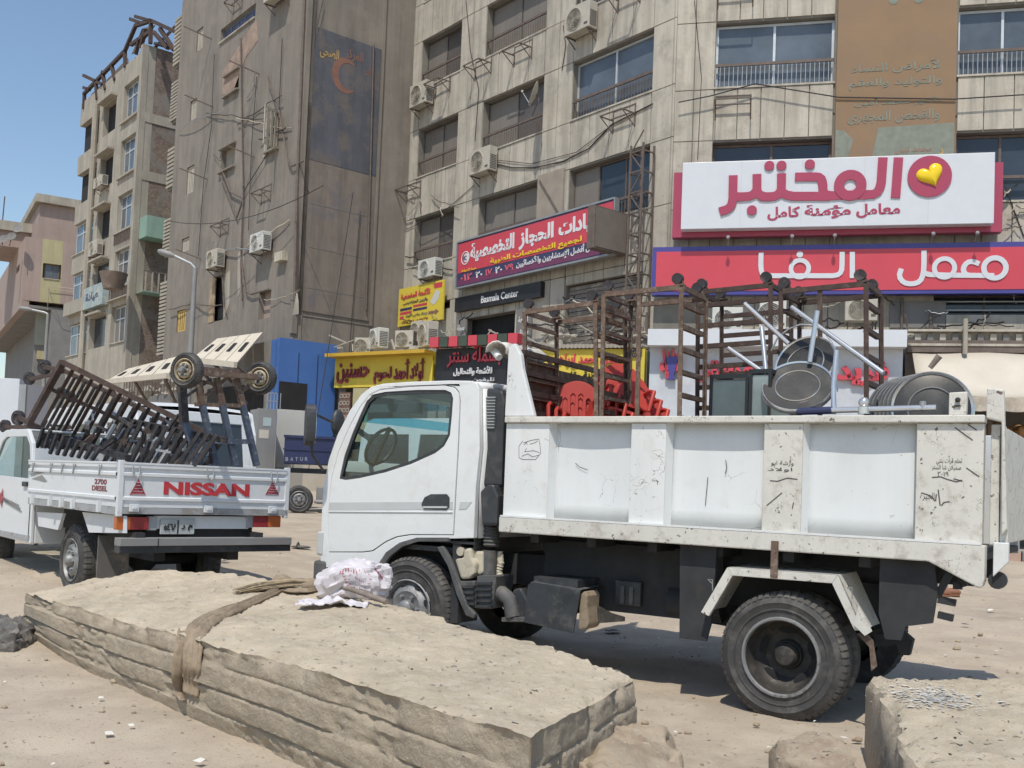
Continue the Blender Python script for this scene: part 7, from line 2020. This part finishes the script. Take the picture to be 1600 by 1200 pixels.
cb.box(XC-1.08, XC-.30, .10, WT-.10, 1.575, 1.60).box(XC-2.75, XC-1.80, .10, WT-.10, .90, .94).box(XC-.03, XC, .10, WT-.10, .42, 1.04)
put('roof', cb, m_pkw, pk, bevel=.01)
put('rear_window', MB().add([(XC-.01, .12, 1.04), (XC-.01, WT-.12, 1.04), (XC-.22, WT-.2, 1.56), (XC-.22, .2, 1.56)], [(0, 1, 2, 3)]), m_glass, pk)
put('windscreen', MB().add([(XC-1.75, .12, 1.06), (XC-1.75, WT-.12, 1.06), (XC-1.22, WT-.2, 1.56), (XC-1.22, .2, 1.56)], [(0, 1, 2, 3)]), m_glass, pk)
put('seat', MB().box(XC-.7, XC-.15, .2, WT-.2, .6, .85).box(XC-.3, XC-.12, .2, WT-.2, .85, 1.3), m_blackp, pk, bevel=.03)
put('door_gap', MB().box(XC-.06, XC-.05, .054, .06, .45, 1.05), m_black, pk)
xh, zh = S_(34, 757); put('door_handle', MB().box(XC-.30, XC-.16, .035, .058, zh-.02, zh+.03), m_blackp, pk, bevel=.006)
(xa, za), (xb, zb_) = S_(0, 776), S_(33, 758)
dx = XC-.42
dl = MB()
for i, (l_, z_) in enumerate(((.9, .80), (.7, .77), (.5, .74))): dl.poly([(dx-l_, z_+.10), (dx+.05*i, z_), (dx+.05*i+.0, z_-.012), (dx-l_, z_+.07)], .052, .058)
put('stripe_decal', dl, m_gsheet, pk)
put('star_decal', MB().poly([(dx-.62+.12*(1 if i % 2 == 0 else .42)*math.cos(i*math.pi/5), .85+.11*(1 if i % 2 == 0 else .42)*math.sin(i*math.pi/5)) for i in range(10)], .048, .0515), mat('decal_red', (.35, .06, .08), .5), pk)
put('stripe_decal', MB().poly([S_(47, 740), S_(75, 733), S_(77, 736), S_(49, 744)], -.004, -.001).poly([S_(50, 748), S_(66, 742), S_(74, 752), S_(70, 753)], -.004, -.001), m_gsheet, pk)
put('wing_mirror', MB().box(XC-1.42, XC-1.34, -.16, .04, 1.02, 1.24), m_trim, pk, bevel=.02)
put('mirror_glass', MB().box(XC-1.338, XC-1.334, -.145, .02, 1.04, 1.22), m_mirror, pk)
put('sill_trim', MB().box(XC-1.6, XC-.02, .045, .058, .46, .5), m_pkg, pk)

# ------------------------------------------------------------ trolleys on the pickup
def Kp(u, v, y): return FKS.P(u, v, -y)
tr = thing('rack_trolley', FKS.M, 'large dark rusty rack trolley lying aslant in the pickup tray, casters in the air', 'rack', 'rack trolleys on the pickup')
def lat(f, g, off=0.0):
    "point on the leaning lattice: f along it, g down its rungs; it slants across the tray"
    u = 98+(350-98)*f+(-53)*g; v = 566+(690-566)*f+96*g
    return Kp(u, v, .22+1.2*f+off)
put('frame_bar', MB().beam(lat(0, 0), lat(.93, 0), .05), m_rustd, tr); put('frame_bar', MB().beam(lat(0, 0), lat(0, 1), .06), m_rustd, tr)
put('frame_bar', MB().beam(lat(0, 1), lat(.50, 1.0), .045), m_rustd, tr); put('frame_bar', MB().beam(lat(.0, .42), lat(.80, .35), .035), m_rustd, tr)
put('frame_bar', MB().beam(lat(0, .1, .5), lat(.85, .1, .35), .045), m_rustd, tr); put('frame_bar', MB().beam(lat(0, .1, .5), lat(0, 1, .5), .05), m_rustd, tr)
put('frame_bar', MB().beam(lat(0, 0), lat(0, .1, .5), .04), m_rustd, tr); put('frame_bar', MB().beam(lat(0, 1), lat(0, 1, .5), .04), m_rustd, tr)
for k in range(15):
    f_ = .07+.83*k/14; vt_ = 566+124*f_; g_ = min(1.02, (722-vt_)/96)
    if g_ > .08: put('rung', MB().beam(lat(f_, 0), lat(f_, g_), .034, .02), m_blkst if k > 7 else m_rustd, tr)
for k in range(13):
    f_ = .10+.74*k/12; vt_ = 566+124*f_+9; g_ = min(1.0, (720-vt_)/96)
    if g_ > .2: put('rung', MB().beam(lat(f_, .1, .45), lat(f_, g_, .45), .034, .02), m_blkst, tr)
def kcaster(p, d, r=.07, par=None):
    d = d.normalized(); c = p+d*(r*1.3)
    put('caster', MB().beam(p, c, .03, .05), m_rustd, par or tr)
    put('caster_wheel', MB().lathe([(.001, -.02), (r*.5, -.02), (r*.55, -.028), (r, -.025), (r, .025), (r*.5, .02), (.001, .02)], Matrix.Translation(c) @ Matrix.Rotation(R(25), 4, 'Z'), 20), m_blkst, par or tr, smooth=40)
for u, v, y in ((74, 574, .5), (50, 592, .9), (33, 654, .3), (12, 667, .7)): 
    c = Kp(u, v, y); e = Kp(98, 580, y) if v < 620 else Kp(60, 668, y)
    kcaster(c, Vector((-1, 0, .1)), .085); put('caster_arm', MB().beam(c, e, .035, .05), m_rustd, tr)
sc2 = thing('rack_trolley', FKS.M, 'pile of blackened trolley frames standing in the middle of the pickup tray', 'rack', 'rack trolleys on the pickup')
for k in range(12):
    u = 188+k*13; a = Kp(u+8, 655+k*2.2, .75); b = Kp(u-28, 728, .6)
    put('rung', MB().beam(a, b, .05, .03), m_blkst, sc2)
    a = Kp(u+16, 668+k*1.8, 1.1); b = Kp(u-14, 732, 1.0); put('rung', MB().beam(a, b, .035, .03), m_chrome if k % 4 == 1 else m_blkst, sc2)
put('frame_bar', MB().beam(Kp(190, 655, .8), Kp(352, 688, .8), .05), m_blkst, sc2)
put('frame_bar', MB().beam(Kp(60, 672, .6), Kp(200, 716, .5), .06), m_blkst, sc2)
for u, v in ((96, 622), (110, 628), (66, 700), (95, 706), (120, 700)):
    kcaster(Kp(u, v, .9), Vector((-.3, 0, 1)), .06, sc2)
for k in range(9):
    u = 62+k*11; put('rung', MB().beam(Kp(u+6, 668+k*4, .15), Kp(u-6, 706+k*1.5, .12), .03), m_blkst, sc2)

rc = random.Random(31)
sp_ = thing('scrap_bars', FKS.M, 'tangle of short dark bars and springs heaped behind the leaning trolley', 'scrap metal')
for k in range(110):
    u = rc.uniform(70, 345); v = rc.uniform(650+max(0, (u-120)*.14), 712); y = rc.uniform(.35, 1.3)
    a = Kp(u, v, y); b = a+Vector((rc.uniform(-.2, .2), rc.uniform(-.1, .1), rc.uniform(-.16, .16)))
    if a.x > -.1 or b.x > -.05: continue
    put('bar', MB().beam(a, b, rc.choice((.02, .03, .045))), rc.choice((m_blkst, m_blkst, m_rustd, m_blust, m_galv)), sp_)
# ------------------------------------------------------------ upturned handcart with two wheels
hc = thing('handcart', FKT.M, 'upturned two wheeled handcart standing in the pickup tray, its wheels in the air', 'handcart')
H = lambda u, v, y=.35: FKT.P(u, v, -y)
def bar(a, b, w, m, nm='bar', y=.35, h=None): put(nm, MB().beam(H(*a, y), H(*b, y), w, h or w), m, hc)
bar((306, 577), (372, 582), .05, m_rust, 'axle', .42); bar((308, 582), (404, 589), .05, m_rust, 'axle', .30)
for a, b, c in (((308, 586), (316, 632), (337, 726)), ((338, 590), (347, 632), (368, 727)), ((368, 591), (379, 633), (401, 728))):
    bar(a, b, .055, m_rust, 'upright'); bar(b, c, .052, m_blust, 'upright')
bar((284, 600), (288, 660), .065, m_blkst, 'upright', .3); bar((288, 655), (307, 724), .055, m_blust, 'upright', .3)
bar((305, 632), (383, 634), .035, m_rust, 'cross_bar'); bar((303, 690), (392, 690), .045, m_blust, 'cross_bar', .33); bar((312, 596), (338, 600), .03, m_rust, 'cross_bar')
bar((318, 622), (352, 592), .03, m_rust, 'brace'); bar((290, 620), (330, 592), .025, m_blkst, 'brace'); bar((374, 616), (388, 602), .035, m_rust, 'brace'); bar((376, 620), (386, 632), .03, m_blkst, 'brace')
put('hub_plate', MB().poly([(H(383, 585)[0], H(383, 585)[2]), (H(392, 580)[0], H(392, 580)[2]), (H(398, 598)[0], H(398, 598)[2]), (H(385, 608)[0], H(385, 608)[2]), (H(380, 598)[0], H(380, 598)[2])], .34, .35), m_rimc, hc)
for u, v, y, rz, lb in ((288, 578, .05, 62, 0), (405, 590, .5, 56, 1)):
    c = H(u, v, y)
    wheel(hc, Matrix.Translation(c) @ Matrix.Rotation(R(-rz if not lb else -rz), 4, 'Z') @ Matrix.Scale(.80, 4), .20, .10, .125, 'flat', m_rimc, lugs=36)
# ------------------------------------------------------------ white minibus behind the pickup
vb = at_depth(402, 700, 13.6)
FV = Fr(vb.x-1.62*math.cos(R(42)), vb.y-1.62*math.sin(R(42)), 42, gz(vb.x, vb.y)-.03)
FVS = Fr(FV.o.x, FV.o.y, -48, FV.o.z)
MV = FV.M.inverted() @ FVS.M
def minibus(label, M):
    t = thing('minibus', M, label, 'minibus', 'white minibuses'); Wv, Lv, Hv = 1.62, 4.3, 1.88
    rp = [(0, .35), (0, .95), (-.06, 1.55), (-.18, 1.83), (-.32, Hv), (-3.2, Hv), (-3.45, 1.8), (-4.0, 1.15), (-4.25, .95), (-4.3, .38)]
    rp = [(x, z) for x, z in rp]
    wn = [[(-.15-i*1.12, 1.12), (-.22-i*1.12, 1.62), (-1.1-i*1.12, 1.62), (-1.12-i*1.12, 1.12)] for i in range(3)]
    put('body_side', MB().poly(rp, 0, .05, holes=wn), m_pkw, t, MV, bevel=.015); put('body_side', MB().poly(rp, Wv-.05, Wv, holes=wn), m_pkw, t, MV)
    for w_ in wn: put('pane', MB().poly(w_, .02, .025), m_win, t, MV); put('pane', MB().poly(w_, Wv-.025, Wv-.02), m_win, t, MV)
    sh = MB(); n = len(rp); ny = 6
    vs = [(p[0], .05+(Wv-.1)*j/ny, p[1]+(.03*math.sin(math.pi*j/ny) if 3 <= i <= 6 else 0)) for j in range(ny+1) for i, p in enumerate(rp)]
    fs = [(j*n+i, j*n+i+1, (j+1)*n+i+1, (j+1)*n+i) for j in range(ny) for i in range(n-1) if i not in (1, 2, 6)]
    put('shell', sh.add(vs, fs), m_pkw, t, MV, smooth=50)
    put('rear_door', MB().poly([(.05, .95), (.05, 1.83), (Wv-.05, 1.83), (Wv-.05, .95)], .0, .04, holes=[[(.14, 1.08), (.18, 1.70), (Wv-.18, 1.70), (Wv-.14, 1.08)]]), m_pkw, t, Matrix.Rotation(R(-4), 4, 'X') @ Matrix.Translation((0, .0, -.02)), bevel=.01)
    put('rear_window', MB().poly([(.13, 1.07), (.17, 1.71), (Wv-.17, 1.71), (Wv-.13, 1.07)], .02, .03), m_win, t, Matrix.Rotation(R(-4), 4, 'X') @ Matrix.Translation((0, .0, -.02)))
    put('windscreen', MB().box(-.01, .01, .1, Wv-.1, 0, .95), m_win, t, MV @ Matrix.Translation((-3.98, 0, 1.16)) @ Matrix.Rotation(R(38), 4, 'Y'))
    put('bumper', MB().box(0, Wv, -.1, .05, .32, .5), m_dustp, t, bevel=.02)
    put('rear_panel', MB().box(.02, Wv-.02, -.012, -.002, .55, .93), m_pkw, t)
    put('number_plate', MB().box(.95, 1.25, -.03, -.013, .66, .82), m_signw, t)
    put('curtain', MB().box(.22, .42, .06, .08, 1.1, 1.7), m_signw, t)
    for x in (.12, Wv-.12): put('tail_lamp', MB().box(x-.07, x+.07, -.03, -.012, .6, .85), m_lampr, t)
    for x in (-.75, -3.4):
        for y in (0, Wv): put('tyre', MB().lathe([(.001, -.09), (.19, -.09), (.30, -.08), (.31, 0), (.30, .08), (.19, .09), (.001, .09)], Matrix.Translation((x, y+(.09 if y == 0 else -.09), .31)), 24), m_tyre, t, MV, smooth=40)
    put('floor', MB().box(-4.2, -.05, .06, Wv-.06, .33, .4), m_chas, t, MV)
    return t
mbs = minibus('white minibus seen through the handcart bars, directly behind the pickup', FV.M)
p2 = at_depth(524, 700, 18.0)
c_ = copy_tree(mbs, Matrix.Translation((p2.x+1.45, p2.y+.4, gz(p2.x, p2.y)-.03)) @ Matrix.Rotation(R(236), 4, 'Z'), 'white minibus parked beyond the dump truck, seen through its cab window')
# ------------------------------------------------------------ navy cargo tricycle behind the cab
tq = at_depth(444, 700, 20.5)
FQ = Fr(tq.x, tq.y, 12, gz(tq.x, tq.y))
tk = thing('cargo_tricycle', FQ.M, 'navy cargo tricycle with pale letters on its box, by the blue kiosk', 'tricycle')
xq1 = FQ.px(530, 700)[0]; _, zq1 = FQ.px(444, 680); _, zq0 = FQ.px(444, 724)
xq1 = min(xq1, 1.5)
put('cargo_box', MB().box(0, xq1, 0, .9, zq0, zq1), m_navyv, tk, bevel=.02)
put('box_rail', MB().box(-.02, xq1+.02, -.03, 0, zq1-.04, zq1+.01).box(-.02, xq1+.02, -.02, 0, zq0+.28, zq0+.31), m_navyv, tk)
for i, ch_ in enumerate('BATUR'):
    xa, za = FQ.px(446+i*7.6, 720); put('lettering', shift(text_mb(ch_, .055, .075, .003, .02), Matrix.Translation((xa, -.003, za))), m_galv, tk)
put('chassis_frame', MB().box(-.15, xq1+.6, .1, .16, zq0-.18, zq0-.08).box(-.15, xq1+.6, .7, .76, zq0-.18, zq0-.08), m_chas, tk)
for y in (.0, .8): 
    xw2, zw2 = FQ.px(469, 748); wheel(tk, Matrix.Translation((xw2, y, .28)), .28, .11, .17, 'flat', m_rimg, lugs=30)
put('engine', MB().box(xw2+.35, xw2+.75, .2, .6, .2, .55).tube([(xw2+.3, .1, .25), (xw2+.9, .1, .25)], .04, 8), m_gsheet, tk, bevel=.02)
put('front_wheel_guard', MB().box(xq1+.1, xq1+.5, .3, .6, .5, .9), m_signw, tk, bevel=.05)
put('headlamp', MB().ell((xq1+.3, .25, .75), .12, .1, .12, 10), m_trim, tk, smooth=60)
wheel(tk, Matrix.Translation((xq1+.45, .38, .28)), .28, .11, .17, 'flat', m_rimg, lugs=30)
# metal sheets between pickup and tricycle
def sheetobj(name, label, ua, va, ub, vb, y, m, ang=20, cat='metal sheet'):
    p = at_depth(ua, vb, y); F_ = Fr(p.x, p.y, ang); a, z0 = F_.px(ua, va); b, z1 = F_.px(ub, vb)
    t = thing(name, F_.M, label, cat); g = gz(p.x, p.y); put('sheet', MB().box(0, b, 0, .06, g-.02, z1), m, t, bevel=.006); return t, F_, b, g, z1
t, F_, b, g, z1 = sheetobj('metal_cabinet', 'tall grey metal cabinet with two paper notes, beside the minibus', 403, 730, 433, 640, 21, m_gsheet, 30, 'cabinet')
put('cabinet_body', MB().box(0.01, b-.01, .061, .6, g, z1-.01), m_gsheet, t)
put('paper_note', MB().box(b*.3, b*.72, -.006, -.001, z1-.36, z1-.18), mat('note_blue', (.35, .42, .42), .8), t); put('paper_note', MB().box(b*.12, b*.62, -.006, -.001, z1-.62, z1-.44), m_canvas, t)
g2 = MB()
for k in range(5): g2.box(b*.45+k*.07, b*.45+k*.07+.015, 0, .02, z1, z1+.35)
g2.box(b*.4, b, 0, .02, z1+.16, z1+.18).box(b*.4, b, 0, .02, z1+.33, z1+.35); put('top_grille', g2, m_galv, t)
sheetobj('metal_partition', 'pale pressed metal partition leaning behind the navy tricycle', 434, 730, 478, 642, 21.8, m_sheet, 25, 'partition')
t, F_, b, g, z1 = sheetobj('panel_van', 'plain white panel side of a van cut by the left edge of the picture', -30, 690, 31, 592, 19, m_signw, 10, 'van')
put('body', MB().box(-1.5, b-.01, .061, 2, g+.4, z1-.005), m_signw, t); put('corner_post', MB().box(b, b+.12, 0, .1, g+.3, z1-.1), m_galv, t)
# ------------------------------------------------------------ street lamps
def lamp(label, u, vb_, vt_, y, hu, hv, r=.07):
    p = at_depth(u, vb_, y); q_ = at_depth(u, vt_, y); h_ = at_depth(hu, hv, y)
    t = thing('street_lamp', Matrix.Translation((p.x, p.y, gz(p.x, p.y))), label, 'street lamp', 'street lamps')
    z1 = q_.z-gz(p.x, p.y); d = Vector((h_.x-p.x, 0, h_.z-q_.z))
    put('pole', MB().tube([(0, 0, 0), (0, 0, z1*.5), (0, 0, z1)], [r, r*.85, r*.6], 12), m_gsheet, t, smooth=60)
    put('arm', MB().tube([(0, 0, z1-.02), Vector((d.x*.12, 0, z1+d.z*.25)), Vector((d.x*.55, 0, z1+d.z*.7))], r*.5, 8), m_galv, t, smooth=60)
    e = Vector((d.x*.55, 0, z1+d.z*.7)); f = Vector((d.x, 0, z1+d.z))
    put('lamp_head', MB().tube([e, e.lerp(f, .3), e.lerp(f, .8), f], [r*.5, r*.95, r*.95, r*.5], 10), m_gsheet, t, smooth=60)
lamp('street lamp rising behind the upturned cart wheel, arm over the awnings', 293, 640, 418, 26, 247, 392, .09)
lamp('thin street lamp before the pink building at the far left', 66, 640, 490, 42, 30, 481, .10)
# ------------------------------------------------------------ overhead cables
def wire(label, a, b, sag, r):
    cable('overhead_cable', [at_depth(*a), at_depth(*b)], r, m_cable, label, sag=sag, cat='cable')
wire('thin cable sagging from the grey flank of the brown building to the blue kiosk', (552, 300, 30.5), (482, 735, 29), .1, .012)
wire('long cable crossing the brown wall towards the clad building', (262, 345, 36), (505, 290, 30), .5, .012)
# ------------------------------------------------------------ man standing behind the tail of the dump truck
gp = ground_at(1478, 931)
man = thing('person', Matrix.Translation(gp) @ Matrix.Rotation(R(70), 4, 'Z'), 'person in dark trousers and brown shoes standing behind the tail of the dump truck', 'person')
def skin(name, verts, edges, m, root=0, lvl=2):
    me = bpy.data.meshes.new(name); me.from_pydata([v[:3] for v in verts], edges, [])
    o = bpy.data.objects.new(name, me); col.objects.link(o)
    sk = o.modifiers.new('skin', 'SKIN'); 
    for i, v in enumerate(verts):
        d_ = me.skin_vertices[0].data[i]; d_.radius = (v[3], v[4] if len(v) > 4 else v[3]); d_.use_root = (i == root)
    ss = o.modifiers.new('sub', 'SUBSURF'); ss.levels = lvl; ss.render_levels = lvl
    dg = bpy.context.evaluated_depsgraph_get(); nm = bpy.data.meshes.new_from_object(o.evaluated_get(dg))
    bpy.data.objects.remove(o); nm.materials.clear(); nm.materials.append(m)
    nm.polygons.foreach_set('use_smooth', [True]*len(nm.polygons))
    return put(name, nm, m, man)
body_v = [(0, 0, .95, .13, .10), (0, 0, 1.15, .12, .09), (0, .01, 1.35, .15, .10), (0, .01, 1.46, .08), (0, 0, 1.53, .05), (0, -.02, 1.62, .085, .10), (0, -.01, 1.72, .07, .08),
          (.18, .01, 1.41, .05), (.25, .0, 1.15, .042), (.24, -.08, .92, .032), (.24, -.11, .84, .035), (-.18, .01, 1.41, .05), (-.25, .02, 1.15, .042), (-.25, -.04, .90, .032), (-.25, -.06, .82, .035),
          (.09, 0, .88, .085), (.11, -.03, .50, .06), (.11, .02, .10, .042), (.11, -.10, .045, .035), (-.09, 0, .88, .085), (-.11, .06, .50, .06), (-.11, .16, .10, .042), (-.11, .04, .045, .035)]
body_e = [(0, 1), (1, 2), (2, 3), (3, 4), (4, 5), (5, 6), (3, 7), (7, 8), (8, 9), (9, 10), (3, 11), (11, 12), (12, 13), (13, 14), (0, 15), (15, 16), (16, 17), (17, 18), (0, 19), (19, 20), (20, 21), (21, 22)]
skin('body', body_v, body_e, m_skin)
skin('shirt', [(0, 0, .98, .145, .115), (0, 0, 1.15, .14, .11), (0, .01, 1.36, .165, .115), (0, .01, 1.45, .09), (.19, .01, 1.40, .062), (.24, .0, 1.22, .06), (-.19, .01, 1.40, .062), (-.24, .01, 1.22, .06)], [(0, 1), (1, 2), (2, 3), (3, 4), (4, 5), (3, 6), (6, 7)], m_shirt)
skin('trousers', [(0, 0, .98, .14, .11), (.095, 0, .86, .098), (.11, -.03, .50, .08), (.11, .02, .16, .072), (-.095, 0, .86, .098), (-.11, .06, .50, .08), (-.11, .16, .16, .072)], [(0, 1), (1, 2), (2, 3), (0, 4), (4, 5), (5, 6)], m_trou)
for x, y in ((.11, -.05), (-.11, .09)):
    put('shoe', MB().ell((x, y, .05), .055, .15, .055, 12).box(x-.045, x+.045, y-.13, y+.12, .0, .025), mat('brown_shoe', (.23, .10, .055), .6), man, smooth=40)
put('hair', MB().ell((0, .0, 1.72), .088, .10, .075, 12), m_hair, man, smooth=60)
